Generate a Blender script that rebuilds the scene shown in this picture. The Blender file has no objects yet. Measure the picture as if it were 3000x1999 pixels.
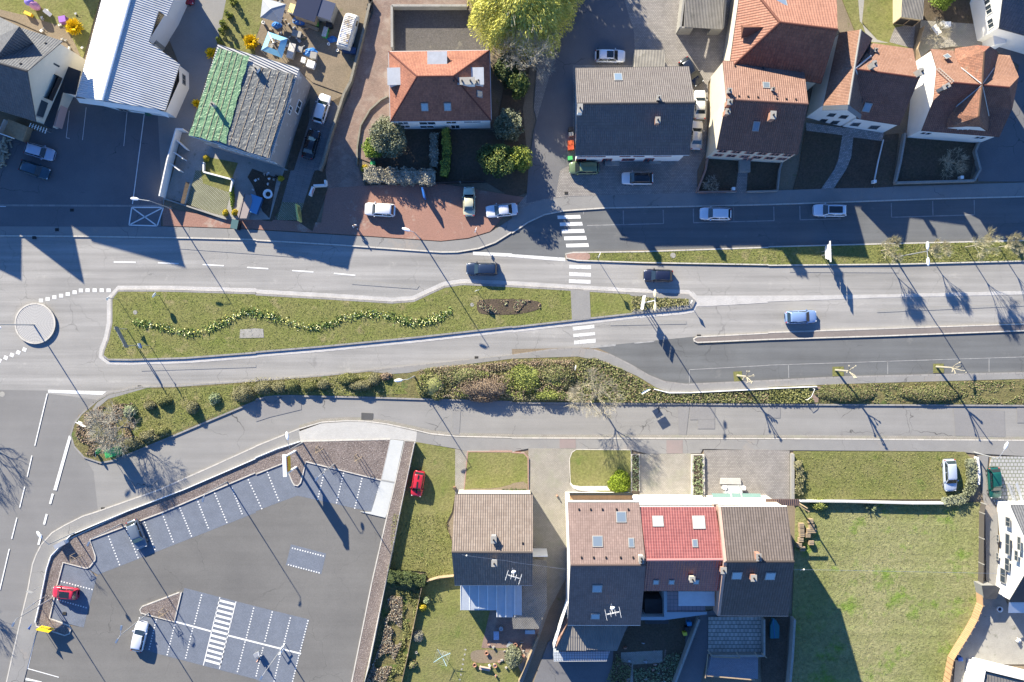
import bpy, math, random
import numpy as np
from mathutils import Vector, Matrix, noise
from mathutils.geometry import tessellate_polygon
R = math.radians
S = .047            # metres per source pixel on the ground
H = 126.9           # drone height
CX, CY = 1505., 962.
K = 1.213           # height unit of the survey notes, in metres
random.seed(4)
sc = bpy.context.scene
col = sc.collection
# ---------------------------------------------------------------- camera, sky, sun
cam = bpy.data.cameras.new('camera'); co = bpy.data.objects.new('camera', cam); col.objects.link(co)
co.location = (0, 0, H); co.rotation_euler = (0, 0, 0)
cam.sensor_width = 36; cam.lens = 32.4; cam.shift_x = -.0017; cam.shift_y = -.0125
cam.clip_start = 1; cam.clip_end = 2000
sc.camera = co
sc.render.resolution_x = 1024; sc.render.resolution_y = 682
EL = 26.0
DX, DY = .535, -.845                      # ground direction in which shadows fall
w = bpy.data.worlds.new('World'); sc.world = w; w.use_nodes = True
nt = w.node_tree; bg = nt.nodes['Background']
sky = nt.nodes.new('ShaderNodeTexSky'); sky.sky_type = 'NISHITA'; sky.sun_disc = False
sky.sun_elevation = R(EL); sky.sun_rotation = math.atan2(-DX, -DY) % (2*math.pi)
sky.air_density = 1.0; sky.dust_density = 0; sky.ozone_density = 6
tn = nt.nodes.new('ShaderNodeMix'); tn.data_type = 'RGBA'; tn.blend_type = 'MULTIPLY'; tn.inputs[0].default_value = 1; tn.inputs[7].default_value = (.72, .95, 1.22, 1)   # camera white balance of the open sky
nt.links.new(sky.outputs[0], tn.inputs[6]); nt.links.new(tn.outputs[2], bg.inputs[0]); bg.inputs[1].default_value = .08
sun = bpy.data.lights.new('sun', 'SUN'); sun.energy = 5.0; sun.angle = R(.5); sun.color = (1, .905, .72)
so = bpy.data.objects.new('sun', sun); col.objects.link(so); so.location = (0, 0, 60)
d = Vector((DX*math.cos(R(EL)), DY*math.cos(R(EL)), -math.sin(R(EL))))
so.rotation_euler = d.to_track_quat('-Z', 'Y').to_euler()
sc.view_settings.view_transform = 'Standard'; sc.view_settings.look = 'None'
sc.view_settings.exposure = 1.5; sc.view_settings.gamma = 1
# ---------------------------------------------------------------- helpers
ROW = {'A': 0, 'B': 500, 'C': 1000, 'D': 1499}
def P(s):
    """map notes -> survey pixels (x, y[, z])"""
    out = []; ox = oy = 0; k = 1
    for t in s.split():
        if t == 'F': ox = oy = 0; k = 1.275
        elif t == 'S': ox = oy = 0; k = 1
        elif t[0] in ROW and ',' not in t: ox = (int(t[1])-1)*750; oy = ROW[t[0]]; k = 1/3.136
        else:
            v = [float(q) for q in t.split(',')]
            out.append((ox+v[0]*k, oy+v[1]*k, *v[2:]))
    return out
def W(x, y, z=0.):
    f = S*(H-z)/H
    return Vector(((x-CX)*f, (CY-y)*f, z))
def G(s, z=0.): return [W(p[0], p[1], z) for p in P(s)]
def G1(s, z=0.): return G(s, z)[0]
def R3(s): return [W(p[0], p[1], p[2]*K) for p in P(s)]
def chaikin(pts, n=2, closed=True):
    for _ in range(n):
        q = []; m = len(pts)
        if not closed: q.append(pts[0])
        for i in range(m if closed else m-1):
            a, b = pts[i], pts[(i+1) % m]
            q += [a.lerp(b, .25), a.lerp(b, .75)]
        if not closed: q.append(pts[-1])
        pts = q
    return pts
def rootloc(o):
    v = Vector((0, 0, 0))
    while o: v += o.location; o = o.parent
    return v
def obj(name, verts, faces, mat, parent=None, smooth=False, uvs=None):
    if parent is not None:
        l = rootloc(parent); verts = [Vector(v)-l for v in verts]
    me = bpy.data.meshes.new(name); me.from_pydata([tuple(v) for v in verts], [], faces)
    if uvs is not None:
        ul = me.uv_layers.new(name='UVMap'); ul.data.foreach_set('uv', np.array(uvs, dtype=np.float32).ravel())
    if smooth: me.polygons.foreach_set('use_smooth', [True]*len(me.polygons))
    me.materials.append(mat); me.update()
    o = bpy.data.objects.new(name, me); col.objects.link(o)
    if parent is not None: o.parent = parent
    return o
def tag(o, label, cat, group=None):
    o['label'] = label; o['category'] = cat
    if group: o['group'] = group
    return o
def thing(name, label, cat, loc=(0, 0, 0), group=None):
    o = bpy.data.objects.new(name, None); col.objects.link(o); o.location = loc; o.empty_display_size = .3
    return tag(o, label, cat, group)
def dup(o, parent=None):
    c = o.copy(); col.objects.link(c); c.parent = parent
    for ch in list(o.children): dup(ch, c)
    return c
class MB:
    def __init__(s): s.v = []; s.f = []
    def poly(s, pts):
        n = len(s.v); s.v += [Vector(p) for p in pts]; s.f.append(tuple(range(n, n+len(pts))))
    def ngon(s, pts):
        n = len(s.v); s.v += pts
        for t in tessellate_polygon([[Vector((p.x, p.y, 0)) for p in pts]]): s.f.append(tuple(n+i for i in t))
    def prism(s, pts, z0, z1):
        s.ngon([Vector((p.x, p.y, z1)) for p in pts]); m = len(pts)
        for i in range(m):
            a, b = pts[i], pts[(i+1) % m]
            s.poly([(a.x, a.y, z0), (b.x, b.y, z0), (b.x, b.y, z1), (a.x, a.y, z1)])
    def box(s, c, sx, sy, z0, z1, rot=0., top=1.):
        n = len(s.v); ca, sa = math.cos(rot), math.sin(rot)
        for z, k in ((z0, 1), (z1, top)):
            for a, b in ((-1, -1), (1, -1), (1, 1), (-1, 1)):
                x, y = a*sx/2*k, b*sy/2*k
                s.v.append(Vector((c[0]+x*ca-y*sa, c[1]+x*sa+y*ca, z)))
        s.f += [tuple(n+i for i in q) for q in ((3, 2, 1, 0), (4, 5, 6, 7), (0, 1, 5, 4), (1, 2, 6, 5), (2, 3, 7, 6), (3, 0, 4, 7))]
    def tube(s, p, q, r0, r1=None, n=6):
        r1 = r0 if r1 is None else r1
        p, q = Vector(p), Vector(q); d = q-p
        if d.length < 1e-6: return
        d.normalize(); u = d.orthogonal().normalized(); v = d.cross(u); m = len(s.v)
        for c, r in ((p, r0), (q, r1)):
            for i in range(n):
                a = 2*math.pi*i/n; s.v.append(c+u*math.cos(a)*r+v*math.sin(a)*r)
        for i in range(n):
            j = (i+1) % n; s.f.append((m+i, m+j, m+n+j, m+n+i))
        s.f.append(tuple(m+n+i for i in range(n))); s.f.append(tuple(m+n-1-i for i in range(n)))
    def wallstrip(s, a, b, th, z0, z1, z1b=None):
        a, b = Vector(a).xy, Vector(b).xy; d = (b-a).normalized(); n = Vector((-d.y, d.x))*th/2
        z1b = z1 if z1b is None else z1b; m = len(s.v)
        for p in (a-n, a+n, b+n, b-n): s.v.append(Vector((p.x, p.y, z0)))
        for p, z in ((a-n, z1), (a+n, z1), (b+n, z1b), (b-n, z1b)): s.v.append(Vector((p.x, p.y, z)))
        s.f += [tuple(m+i for i in q) for q in ((0, 1, 2, 3), (7, 6, 5, 4), (0, 4, 5, 1), (1, 5, 6, 2), (2, 6, 7, 3), (3, 7, 4, 0))]
    def ell(s, c, rx, ry, rz, n=10, m=6, rot=0., zmin=-1):
        k = len(s.v); ca, sa = math.cos(rot), math.sin(rot)
        for j in range(m+1):
            t = -math.pi/2+math.pi*j/m; z = max(math.sin(t), zmin)
            for i in range(n):
                a = 2*math.pi*i/n; x, y = rx*math.cos(a)*math.cos(t), ry*math.sin(a)*math.cos(t)
                s.v.append(Vector((c[0]+x*ca-y*sa, c[1]+x*sa+y*ca, c[2]+rz*z)))
        for j in range(m):
            for i in range(n):
                l = (i+1) % n; s.f.append((k+j*n+i, k+j*n+l, k+(j+1)*n+l, k+(j+1)*n+i))
    def build(s, name, mat, parent=None, smooth=False): return obj(name, s.v, s.f, mat, parent, smooth)
def off(pts, d, closed):
    out = []; m = len(pts)
    for i, p in enumerate(pts):
        a = pts[(i-1) % m] if (closed or i) else p; b = pts[(i+1) % m] if (closed or i < m-1) else p
        t = (b.xy-a.xy)
        t = t.normalized() if t.length > 1e-6 else Vector((1, 0))
        out.append(Vector((p.x-t.y*d, p.y+t.x*d, p.z)))
    return out
def ribbon(name, pts, w0, w1, z0, z1, mat, closed=False, kind='structure'):
    a = off(pts, w0, closed); b = off(pts, w1, closed); m = len(pts); v = []; f = []
    for p, q in zip(a, b): v += [(p.x, p.y, z0), (p.x, p.y, z1), (q.x, q.y, z1), (q.x, q.y, z0)]
    for i in range(m if closed else m-1):
        j = (i+1) % m
        for k in range(3): f.append((4*i+k, 4*i+k+1, 4*j+k+1, 4*j+k))
    o = obj(name, v, f, mat)
    if kind: o['kind'] = kind
    return o
LV = [0]
def sheet(name, pts, z, mat, kind='structure', solid=False):
    LV[0] += 1; z += LV[0]*.0004
    if isinstance(pts, str): pts = G(pts)
    b = MB()
    if solid: b.prism(pts, 0, z)
    else: b.ngon([Vector((p.x, p.y, z)) for p in pts])
    o = b.build(name, mat); o['kind'] = kind
    return o
def slab(name, pts, mat, z=.10, kind='structure', sm=0):
    if isinstance(pts, str): pts = G(pts)
    if sm: pts = chaikin(pts, sm)
    return sheet(name, pts, z, mat, kind, True)
# ---------------------------------------------------------------- materials
def mat0(name):
    m = bpy.data.materials.new(name); m.use_nodes = True
    return m, m.node_tree, m.node_tree.nodes['Principled BSDF']
def N(nt, t, **k):
    n = nt.nodes.new(t)
    for a, b in k.items(): setattr(n, a, b)
    return n
def mixc(nt, f, a, b, bt='MIX'):
    n = nt.nodes.new('ShaderNodeMix'); n.data_type = 'RGBA'; n.blend_type = bt
    for i, v in ((0, f), (6, a), (7, b)):
        if hasattr(v, 'links'): nt.links.new(v, n.inputs[i])
        else: n.inputs[i].default_value = v if not isinstance(v, tuple) else (*v, 1)
    return n.outputs[2]
def mth(nt, op, a, b=0.):
    n = nt.nodes.new('ShaderNodeMath'); n.operation = op
    for i, v in enumerate((a, b)):
        if hasattr(v, 'links'): nt.links.new(v, n.inputs[i])
        else: n.inputs[i].default_value = v
    return n.outputs[0]
def rng(nt, v, a, b, c, d):
    n = nt.nodes.new('ShaderNodeMapRange'); nt.links.new(v, n.inputs[0])
    for i, q in enumerate((a, b, c, d)): n.inputs[i+1].default_value = q
    return n.outputs[0]
def noi(nt, vec, scale, detail=4, rough=.6):
    n = nt.nodes.new('ShaderNodeTexNoise'); n.inputs['Scale'].default_value = scale
    n.inputs['Detail'].default_value = detail; n.inputs['Roughness'].default_value = rough
    nt.links.new(vec, n.inputs['Vector']); return n.outputs['Fac']
def maprot(nt, vec, rot=0., scale=(1, 1, 1)):
    n = nt.nodes.new('ShaderNodeMapping'); n.inputs['Rotation'].default_value = (0, 0, rot); n.inputs['Scale'].default_value = scale
    nt.links.new(vec, n.inputs[0]); return n.outputs[0]
def bump(nt, bs, h, strength, dist=.05):
    n = nt.nodes.new('ShaderNodeBump'); n.inputs['Strength'].default_value = strength; n.inputs['Distance'].default_value = dist
    nt.links.new(h, n.inputs['Height']); nt.links.new(n.outputs[0], bs.inputs['Normal'])
def flat(name, c, rough=.6, metal=0., spec=.5, var=.0, vs=1.5, coat=0.):
    m, nt, bs = mat0(name); bs.inputs['Roughness'].default_value = rough; bs.inputs['Metallic'].default_value = metal
    bs.inputs['Specular IOR Level'].default_value = spec; bs.inputs['Coat Weight'].default_value = coat
    if var:
        tc = N(nt, 'ShaderNodeTexCoord').outputs['Object']
        f = rng(nt, noi(nt, tc, vs, 6, .7), .25, .75, 1-var, 1+var)
        g = N(nt, 'ShaderNodeCombineColor')
        for i in range(3): nt.links.new(f, g.inputs[i])
        nt.links.new(mixc(nt, 1., c, g.outputs[0], 'MULTIPLY'), bs.inputs['Base Color'])
    else: bs.inputs['Base Color'].default_value = (*c, 1)
    return m
def gmat(name, c1, c2, sc1=.25, fine=7., fa=.25, bs_=.3, bd=.03, c3=None, s3=1., t3=.6, crack=0., streak=0., srot=0., rough=.95):
    m, nt, b = mat0(name); b.inputs['Roughness'].default_value = rough; b.inputs['Specular IOR Level'].default_value = .25
    tc = N(nt, 'ShaderNodeTexCoord').outputs['Object']
    big = rng(nt, noi(nt, tc, sc1, 6, .65), .3, .7, 0, 1)
    c = mixc(nt, big, c1, c2)
    if c3:
        c = mixc(nt, rng(nt, noi(nt, tc, s3, 5, .7), t3, t3+.12, 0, 1), c, c3)
    fn = noi(nt, tc, fine, 3, .8)
    if fa:
        f = rng(nt, fn, .25, .75, 1-fa, 1+fa)
        g = N(nt, 'ShaderNodeCombineColor')
        for i in range(3): nt.links.new(f, g.inputs[i])
        c = mixc(nt, 1., c, g.outputs[0], 'MULTIPLY')
    if streak:
        st = rng(nt, noi(nt, maprot(nt, tc, srot, (.03, .9, 1)), 1., 4, .6), .3, .7, 1-streak, 1+streak)
        g = N(nt, 'ShaderNodeCombineColor')
        for i in range(3): nt.links.new(st, g.inputs[i])
        c = mixc(nt, 1., c, g.outputs[0], 'MULTIPLY')
    if crack:
        vo = N(nt, 'ShaderNodeTexVoronoi', feature='DISTANCE_TO_EDGE'); vo.inputs['Scale'].default_value = .16
        nz = N(nt, 'ShaderNodeTexNoise'); nz.inputs['Scale'].default_value = .8; nt.links.new(tc, nz.inputs[0])
        ad = N(nt, 'ShaderNodeVectorMath', operation='MULTIPLY_ADD'); nt.links.new(nz.outputs[1], ad.inputs[0])
        ad.inputs[1].default_value = (1.6, 1.6, 0); nt.links.new(tc, ad.inputs[2]); nt.links.new(ad.outputs[0], vo.inputs['Vector'])
        k = rng(nt, vo.outputs['Distance'], .002, .007, crack, 0)
        k = mth(nt, 'MULTIPLY', k, rng(nt, noi(nt, tc, .12, 2), .48, .56, 0, 1))
        c = mixc(nt, k, c, (.03, .03, .03))
    nt.links.new(c, b.inputs['Base Color']); bump(nt, b, fn, bs_, bd)
    return m
def bmat(name, c1, c2, cm, bw, bh, ms=.02, rot=0., off_=.5, blot=.2, c3=None, uv=False, rough=.9, bs_=.3, soft=.1):
    m, nt, b = mat0(name); b.inputs['Roughness'].default_value = rough; b.inputs['Specular IOR Level'].default_value = .3
    tc = N(nt, 'ShaderNodeTexCoord').outputs['UV' if uv else 'Object']
    br = N(nt, 'ShaderNodeTexBrick'); br.offset = off_
    nt.links.new(maprot(nt, tc, rot), br.inputs['Vector'])
    for k, v in (('Color1', (*c1, 1)), ('Color2', (*c2, 1)), ('Mortar', (*cm, 1)), ('Scale', 1.), ('Mortar Size', ms), ('Brick Width', bw), ('Row Height', bh), ('Mortar Smooth', soft)):
        br.inputs[k].default_value = v
    c = br.outputs['Color']
    if c3: c = mixc(nt, rng(nt, noi(nt, tc, .5, 6, .7), .5, .7, 0, .8), c, c3)
    f = rng(nt, noi(nt, tc, .6, 6, .7), .25, .75, 1-blot, 1+blot); g = N(nt, 'ShaderNodeCombineColor')
    for i in range(3): nt.links.new(f, g.inputs[i])
    nt.links.new(mixc(nt, 1., c, g.outputs[0], 'MULTIPLY'), b.inputs['Base Color'])
    bump(nt, b, mth(nt, 'MULTIPLY', br.outputs['Fac'], -1.), bs_, .03)
    return m
def rmat(name, c1, c2, cm, tw=.3, th=.36, wave=.6, blot=.25, c3=None, t3=.55, rough=.8, step=.3, ridge=1.0, vary=True):
    """pantile / corrugated roof in UV metres: u along the eave, v up the slope"""
    m, nt, b = mat0(name); b.inputs['Roughness'].default_value = rough; b.inputs['Specular IOR Level'].default_value = .35
    tc = N(nt, 'ShaderNodeTexCoord').outputs['UV']
    sp = N(nt, 'ShaderNodeSeparateXYZ'); nt.links.new(tc, sp.inputs[0])
    br = N(nt, 'ShaderNodeTexBrick'); br.offset = 0; nt.links.new(tc, br.inputs['Vector'])
    for k, v in (('Color1', (*c1, 1)), ('Color2', (*c2, 1)), ('Mortar', (*cm, 1)), ('Scale', 1.), ('Mortar Size', .011), ('Brick Width', tw), ('Row Height', th), ('Mortar Smooth', .3)):
        br.inputs[k].default_value = v
    c = br.outputs['Color'] if vary else mixc(nt, rng(nt, noi(nt, tc, .35, 5, .6), .35, .65, 0, 1), c1, c2)
    if c3: c = mixc(nt, rng(nt, noi(nt, tc, .45, 8, .75), t3, t3+.15, 0, .85), c, c3)
    f = rng(nt, noi(nt, tc, .5, 8, .7), .25, .75, 1-blot, 1+blot); g = N(nt, 'ShaderNodeCombineColor')
    for i in range(3): nt.links.new(f, g.inputs[i])
    nt.links.new(mixc(nt, 1., c, g.outputs[0], 'MULTIPLY'), b.inputs['Base Color'])
    su = mth(nt, 'SINE', mth(nt, 'MULTIPLY', sp.outputs[0], 2*math.pi/tw))
    h = mth(nt, 'MULTIPLY', su, wave*.72)
    if step:
        sv = mth(nt, 'FRACT', mth(nt, 'DIVIDE', sp.outputs[1], th))
        h = mth(nt, 'SUBTRACT', h, mth(nt, 'MULTIPLY', sv, step))
    bump(nt, b, h, ridge, .05)
    return m
M = {}
M['asph'] = gmat('asphalt_pale', (.29, .28, .265), (.235, .23, .22), .1, 9, .2, .15, .02, streak=.2, crack=.3, c3=(.31, .30, .28), s3=.5, t3=.60)
M['asph_dk'] = gmat('asphalt_dark', (.135, .14, .142), (.11, .113, .115), .15, 9, .16, .12, .02, streak=.14, crack=.3, c3=(.16, .16, .155), s3=.4, t3=.6)
M['asph_md'] = gmat('asphalt_service', (.25, .243, .23), (.205, .2, .19), .12, 9, .14, .12, .02, crack=.7, streak=.09, c3=(.17, .167, .16), s3=.8, t3=.68)
M['asph_jn'] = gmat('asphalt_junction', (.20, .196, .19), (.165, .162, .158), .12, 9, .12, .12, .02, streak=.05, srot=1.2)
M['asph_lot'] = gmat('asphalt_car_park', (.165, .16, .15), (.12, .117, .112), .07, 9, .14, .12, .02, c3=(.10, .098, .098), s3=.9, t3=.68, streak=.05, srot=.35, crack=.3)
M['asph_yard'] = gmat('asphalt_yard', (.15, .15, .155), (.12, .12, .127), .2, 8, .15, .15, .02, crack=.6)
M['patch'] = gmat('asphalt_patch', (.09, .09, .09), (.075, .075, .075), .5, 9, .15)
M['side'] = gmat('pavement_asphalt', (.24, .235, .225), (.2, .196, .19), .3, 8, .12, .12, .02, crack=.5, c3=(.28, .25, .22), s3=.15, t3=.58)
M['kerb'] = bmat('kerb_stone', (.48, .45, .40), (.42, .40, .36), (.25, .24, .22), 1., 10., .02, blot=.12)
M['kerbdk'] = bmat('kerb_weathered', (.26, .25, .24), (.22, .21, .2), (.12, .12, .12), 1., 10., .02, blot=.2)
M['white'] = gmat('road_paint', (.72, .72, .70), (.60, .60, .58), .8, 12, .12, .1, .01, c3=(.32, .32, .31), s3=4, t3=.60)
M['worn'] = gmat('worn_road_paint', (.62, .62, .6), (.5, .5, .48), 1.2, 12, .15, .1, .01, c3=(.3, .3, .29), s3=2.5, t3=.55)
M['line'] = gmat('thin_road_paint', (.33, .33, .32), (.2, .2, .2), 1.2, 12, .2)
M['cobble'] = bmat('cobble_setts', (.62, .60, .57), (.52, .51, .49), (.30, .29, .28), .17, .15, .03, blot=.15)
M['ltpave'] = bmat('pale_block_paving', (.47, .46, .43), (.42, .41, .385), (.3, .29, .27), .22, .12, .012, blot=.08)
M['conc'] = gmat('poured_concrete', (.46, .47, .46), (.40, .41, .40), .4, 8, .08, .1, .01)
M['concw'] = gmat('weathered_concrete', (.32, .31, .28), (.25, .24, .22), .5, 6, .15, .2, .02, c3=(.15, .15, .12), s3=1.2, t3=.6)
M['bay'] = bmat('blue_grey_pavers', (.165, .185, .225), (.14, .16, .195), (.09, .10, .12), .24, .14, .012, rot=R(22), blot=.12)
M['slabs'] = bmat('grey_block_pavers', (.29, .27, .25), (.23, .215, .2), (.13, .12, .11), .3, .2, .02, blot=.2)
M['slabs2'] = bmat('beige_block_pavers', (.33, .31, .27), (.28, .26, .225), (.17, .155, .13), .24, .16, .02, blot=.15, c3=(.24, .24, .18))
M['redpave'] = bmat('red_brown_pavers', (.30, .215, .17), (.235, .165, .135), (.11, .08, .07), .22, .12, .015, blot=.22, c3=(.30, .25, .21))
M['gridpave'] = bmat('grass_grid_pavers', (.36, .34, .29), (.3, .285, .24), (.10, .11, .05), .2, .2, .045, rot=R(45), blot=.15)
M['plaza'] = gmat('red_gravel', (.30, .165, .125), (.24, .14, .11), .22, 7, .3, .3, .03, c3=(.34, .27, .22), s3=.3, t3=.56)
M['dirt'] = gmat('bare_dirt', (.22, .175, .125), (.17, .14, .10), .4, 6, .3, .5, .05, c3=(.12, .13, .05), s3=.6, t3=.6)
M['rubble'] = gmat('shaded_rubble', (.11, .10, .095), (.085, .08, .075), .5, 5, .35, .7, .07, c3=(.17, .155, .13), s3=.5, t3=.6)  # base tone lowered to carry the shade of willow and wall
M['stripbr'] = gmat('brown_grey_strip', (.20, .175, .16), (.165, .145, .135), .4, 8, .15, c3=(.25, .23, .2), s3=1.5, t3=.6)
M['soil'] = gmat('dark_soil', (.10, .075, .055), (.07, .055, .04), .8, 5, .4, .8, .08)
M['grass'] = gmat('lawn_grass', (.13, .155, .036), (.18, .172, .065), .2, 3.6, .36, 1., .10, c3=(.215, .19, .09), s3=.45, t3=.55)
M['grass2'] = gmat('garden_grass', (.135, .15, .042), (.185, .172, .072), .3, 3.6, .36, 1., .10, c3=(.11, .15, .035), s3=.35, t3=.6)
M['meadow'] = gmat('rough_meadow', (.165, .185, .06), (.255, .235, .125), .11, 2.6, .38, 1., .13, c3=(.13, .19, .035), streak=.12, srot=1.35, s3=.22, t3=.52)
M['scrub'] = gmat('scrub_ground', (.13, .125, .045), (.17, .14, .07), .5, 3.2, .5, 1., .16, c3=(.08, .12, .03), s3=.5, t3=.52)
M['dark_gr'] = gmat('dark_garden_ground', (.085, .07, .045), (.10, .075, .055), .5, 4, .35, .7, .08)  # dark brown garden ground, mottled at random
M['mulch'] = gmat('bark_mulch', (.20, .165, .15), (.13, .105, .095), .6, 6.5, .65, 1., .09, c3=(.40, .37, .34), s3=6, t3=.55)
M['gravel'] = gmat('white_pebbles', (.58, .56, .52), (.4, .38, .35), 1, 7, .5, .8, .06)
M['rail'] = flat('galvanised_steel', (.42, .43, .44), .45, .5, var=.1)
M['pole'] = flat('lamp_post_grey', (.38, .39, .39), .5, .3)
M['wpaint'] = flat('white_metal_paint', (.80, .80, .78), .5, var=.06)
M['lampw'] = flat('lamp_head_shell', (.72, .74, .76), .4)
M['lampb'] = flat('lamp_head_dark', (.10, .14, .22), .4)
M['lampc'] = flat('cream_lamp_head', (.72, .6, .38), .5)
M['glass'] = flat('window_glass', (.04, .055, .07), .08, 0, .8)
M['sky_glass'] = flat('skylight_glass', (.16, .2, .24), .1, .2, 1.)
M['frame'] = flat('grey_window_frame', (.25, .25, .24), .6)
M['wframe'] = flat('white_window_frame', (.75, .75, .72), .6)
M['wood'] = flat('weathered_wood', (.33, .25, .16), .8, var=.25, vs=3)
M['orwood'] = bmat('orange_fence_boards', (.42, .265, .145), (.37, .235, .125), (.2, .12, .06), .12, 8., .01, blot=.15)
M['dark'] = flat('black_plastic', (.015, .015, .017), .5)
M['rubber'] = flat('tyre_rubber', (.02, .02, .02), .9)
M['rim'] = flat('alloy_rim', (.4, .4, .41), .4, .7)
M['cglass'] = flat('car_glass', (.015, .022, .027), .06, 0, .8)
M['chead'] = flat('headlight_lens', (.6, .62, .62), .15)
M['ctail'] = flat('taillight_lens', (.35, .01, .01), .25)
M['bluetarp'] = flat('blue_tarpaulin', (.02, .14, .42), .5, var=.3, vs=2)
M['skin'] = flat('skin', (.45, .27, .19), .6)
M['hair'] = flat('brown_hair', (.05, .03, .02), .8)
M['zinc'] = flat('zinc_sheet', (.42, .44, .46), .4, .4, var=.12)
M['terra'] = flat('terracotta', (.36, .19, .13), .8, var=.15)
M['brickred'] = bmat('red_brick', (.36, .16, .11), (.28, .12, .08), (.3, .27, .24), .22, .08, .015, blot=.15)
M['ivory'] = flat('ivory_plastic', (.6, .58, .5), .6, var=.1)
# walls
M['w_white'] = gmat('white_render', (.74, .73, .70), (.68, .67, .64), .5, 6, .04, .1, .01)
M['w_cream'] = gmat('cream_render', (.56, .52, .43), (.5, .47, .39), .5, 6, .05, .1, .01)
M['w_grey'] = gmat('patchy_grey_render', (.28, .265, .26), (.24, .23, .225), .5, 5, .08, .1, .01, c3=(.58, .57, .56), s3=.5, t3=.58)
M['w_stone'] = gmat('old_stone_wall', (.24, .22, .18), (.17, .16, .13), .8, 4, .3, .5, .05)
# roofs
M['r_orange'] = rmat('orange_clay_tiles', (0.310, 0.169, 0.115), (0.245, 0.122, 0.083), (0.115, 0.043, 0.029), .3, .36, .6, .2, ridge=.8)
M['r_orange2'] = rmat('salmon_clay_tiles', (0.288, 0.144, 0.101), (0.245, 0.119, 0.083), (0.144, 0.065, 0.043), .34, .42, .7, .15, ridge=1.)
M['r_salmon'] = rmat('pale_salmon_tiles', (0.252, 0.153, 0.116), (0.211, 0.122, 0.092), (0.116, 0.061, 0.048), .27, .4, .7, .18, ridge=.9)
M['r_red'] = rmat('red_plain_tiles', (0.289, 0.128, 0.081), (0.212, 0.089, 0.060), (0.102, 0.034, 0.025), .2, .3, .4, .25, c3=(0.170, 0.068, 0.043), t3=.6, ridge=.7)
M['r_old'] = rmat('mossy_red_tiles', (0.280, 0.133, 0.084), (0.182, 0.091, 0.063), (0.070, 0.042, 0.028), .2, .28, .4, .3, c3=(0.231, 0.203, 0.154), t3=.56, ridge=.7)
M['r_grey'] = rmat('grey_brown_tiles', (0.149, 0.135, 0.129), (0.124, 0.110, 0.107), (0.055, 0.050, 0.050), .26, .4, .9, .14, c3=(0.171, 0.149, 0.138), t3=.6, ridge=1.)
M['r_slate'] = rmat('charcoal_tiles', (0.120, 0.124, 0.132), (0.096, 0.100, 0.108), (0.040, 0.040, 0.044), .33, .5, .8, .12, ridge=.9)
M['r_tan'] = rmat('tan_concrete_tiles', (0.204, 0.167, 0.142), (0.167, 0.132, 0.111), (0.081, 0.068, 0.062), .3, .4, .9, .15, c3=(0.234, 0.185, 0.155), t3=.55, ridge=1.)
M['r_brown'] = rmat('pinkish_brown_tiles', (0.209, 0.150, 0.132), (0.173, 0.122, 0.107), (0.098, 0.070, 0.062), .28, .33, .4, .18, ridge=.5)
M['r_scarlet'] = rmat('glossy_red_tiles', (.235, .078, .072), (.185, .058, .055), (.36, .18, .17), .33, .38, .8, .1, rough=.28, ridge=1.)  # pale joint colour paints the glint rows of the glossy tiles
M['r_umber'] = rmat('dark_umber_tiles', (0.120, 0.099, 0.090), (0.099, 0.081, 0.072), (0.048, 0.039, 0.036), .33, .4, .8, .15, ridge=1.)
M['r_corr'] = rmat('weathered_corrugated_sheet', (.26, .245, .22), (.2, .19, .175), (.2, .2, .2), .2, 2., 1., .3, c3=(.10, .10, .08), t3=.58, step=0, ridge=1.4, vary=False)
M['r_metalw'] = rmat('white_ribbed_metal', (.72, .72, .72), (.66, .66, .66), (.2, .2, .2), .3, 60., 1., .05, step=0, ridge=1., vary=False, rough=.5)
M['r_metal'] = rmat('shaded_ribbed_metal', (.50, .51, .53), (.42, .43, .44), (.1, .1, .1), .3, 60., 1., .1, c3=(.30, .27, .19), t3=.63, step=0, ridge=1.6, vary=False, rough=.5)  # white sheet greyed for the slope away from the sun, plus brownish stains
M['r_dark'] = flat('dark_roof_felt', (.035, .037, .042), .8, var=.2)
M['r_poly'] = flat('translucent_roof_sheet', (.40, .43, .46), .25, 0, .8, var=.1)
# ================================================================ the ground and the streets
g = MB(); g.poly([(-500, -500, 0), (500, -500, 0), (500, 500, 0), (-500, 500, 0)])
o = g.build('ground', M['dirt']); o['kind'] = 'structure'
KT = G('B1 -400,600 0,605 750,610 1750,625 2352,640 B2 0,645 700,685 1200,720 1700,755 1850,753 2050,720 2200,665 2352,570 B3 0,580 150,480 300,410 480,375 850,350 1650,335 2352,318 B4 0,318 700,295 1550,265 2352,245 2800,235')
sheet('main_road', G('B1 -400,600 0,605 750,610 1750,625 2352,640 B2 0,645 700,685 1200,720 1700,755 1990,760 B3 0,770 490,820 1200,865 2352,885 B4 0,885 2352,840 2900,820 2900,1380 2352,1400 0,1485 B3 1680,1525 C3 760,60 B3 0,1640 C2 2352,130 1300,245 600,320 0,365 C1 2352,365 1600,415 1280,420 1000,480 900,540 440,480 440,455 -400,450'), .004, M['asph'])
sheet('frontage_road', G('B2 1700,755 1850,753 2050,720 2200,665 2352,570 B3 0,580 150,480 300,410 480,375 850,350 1650,335 2352,318 B4 0,318 700,295 1550,265 2352,245 2900,230 2900,620 2352,640 0,695 B3 2352,700 760,745 490,760 485,830 0,780 B2 1990,760'), .004, M['asph_dk'])
sheet('slip_road', G('C3 760,50 B3 1680,1525 1690,1568 C3 1700,35 2352,0 B4 0,1550 2352,1475 2900,1460 C4 2900,280 2352,290 700,325 0,365 C3 2352,365 1640,405 1450,380 1250,315 1090,220 900,115'), .004, M['asph_dk'])
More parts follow.
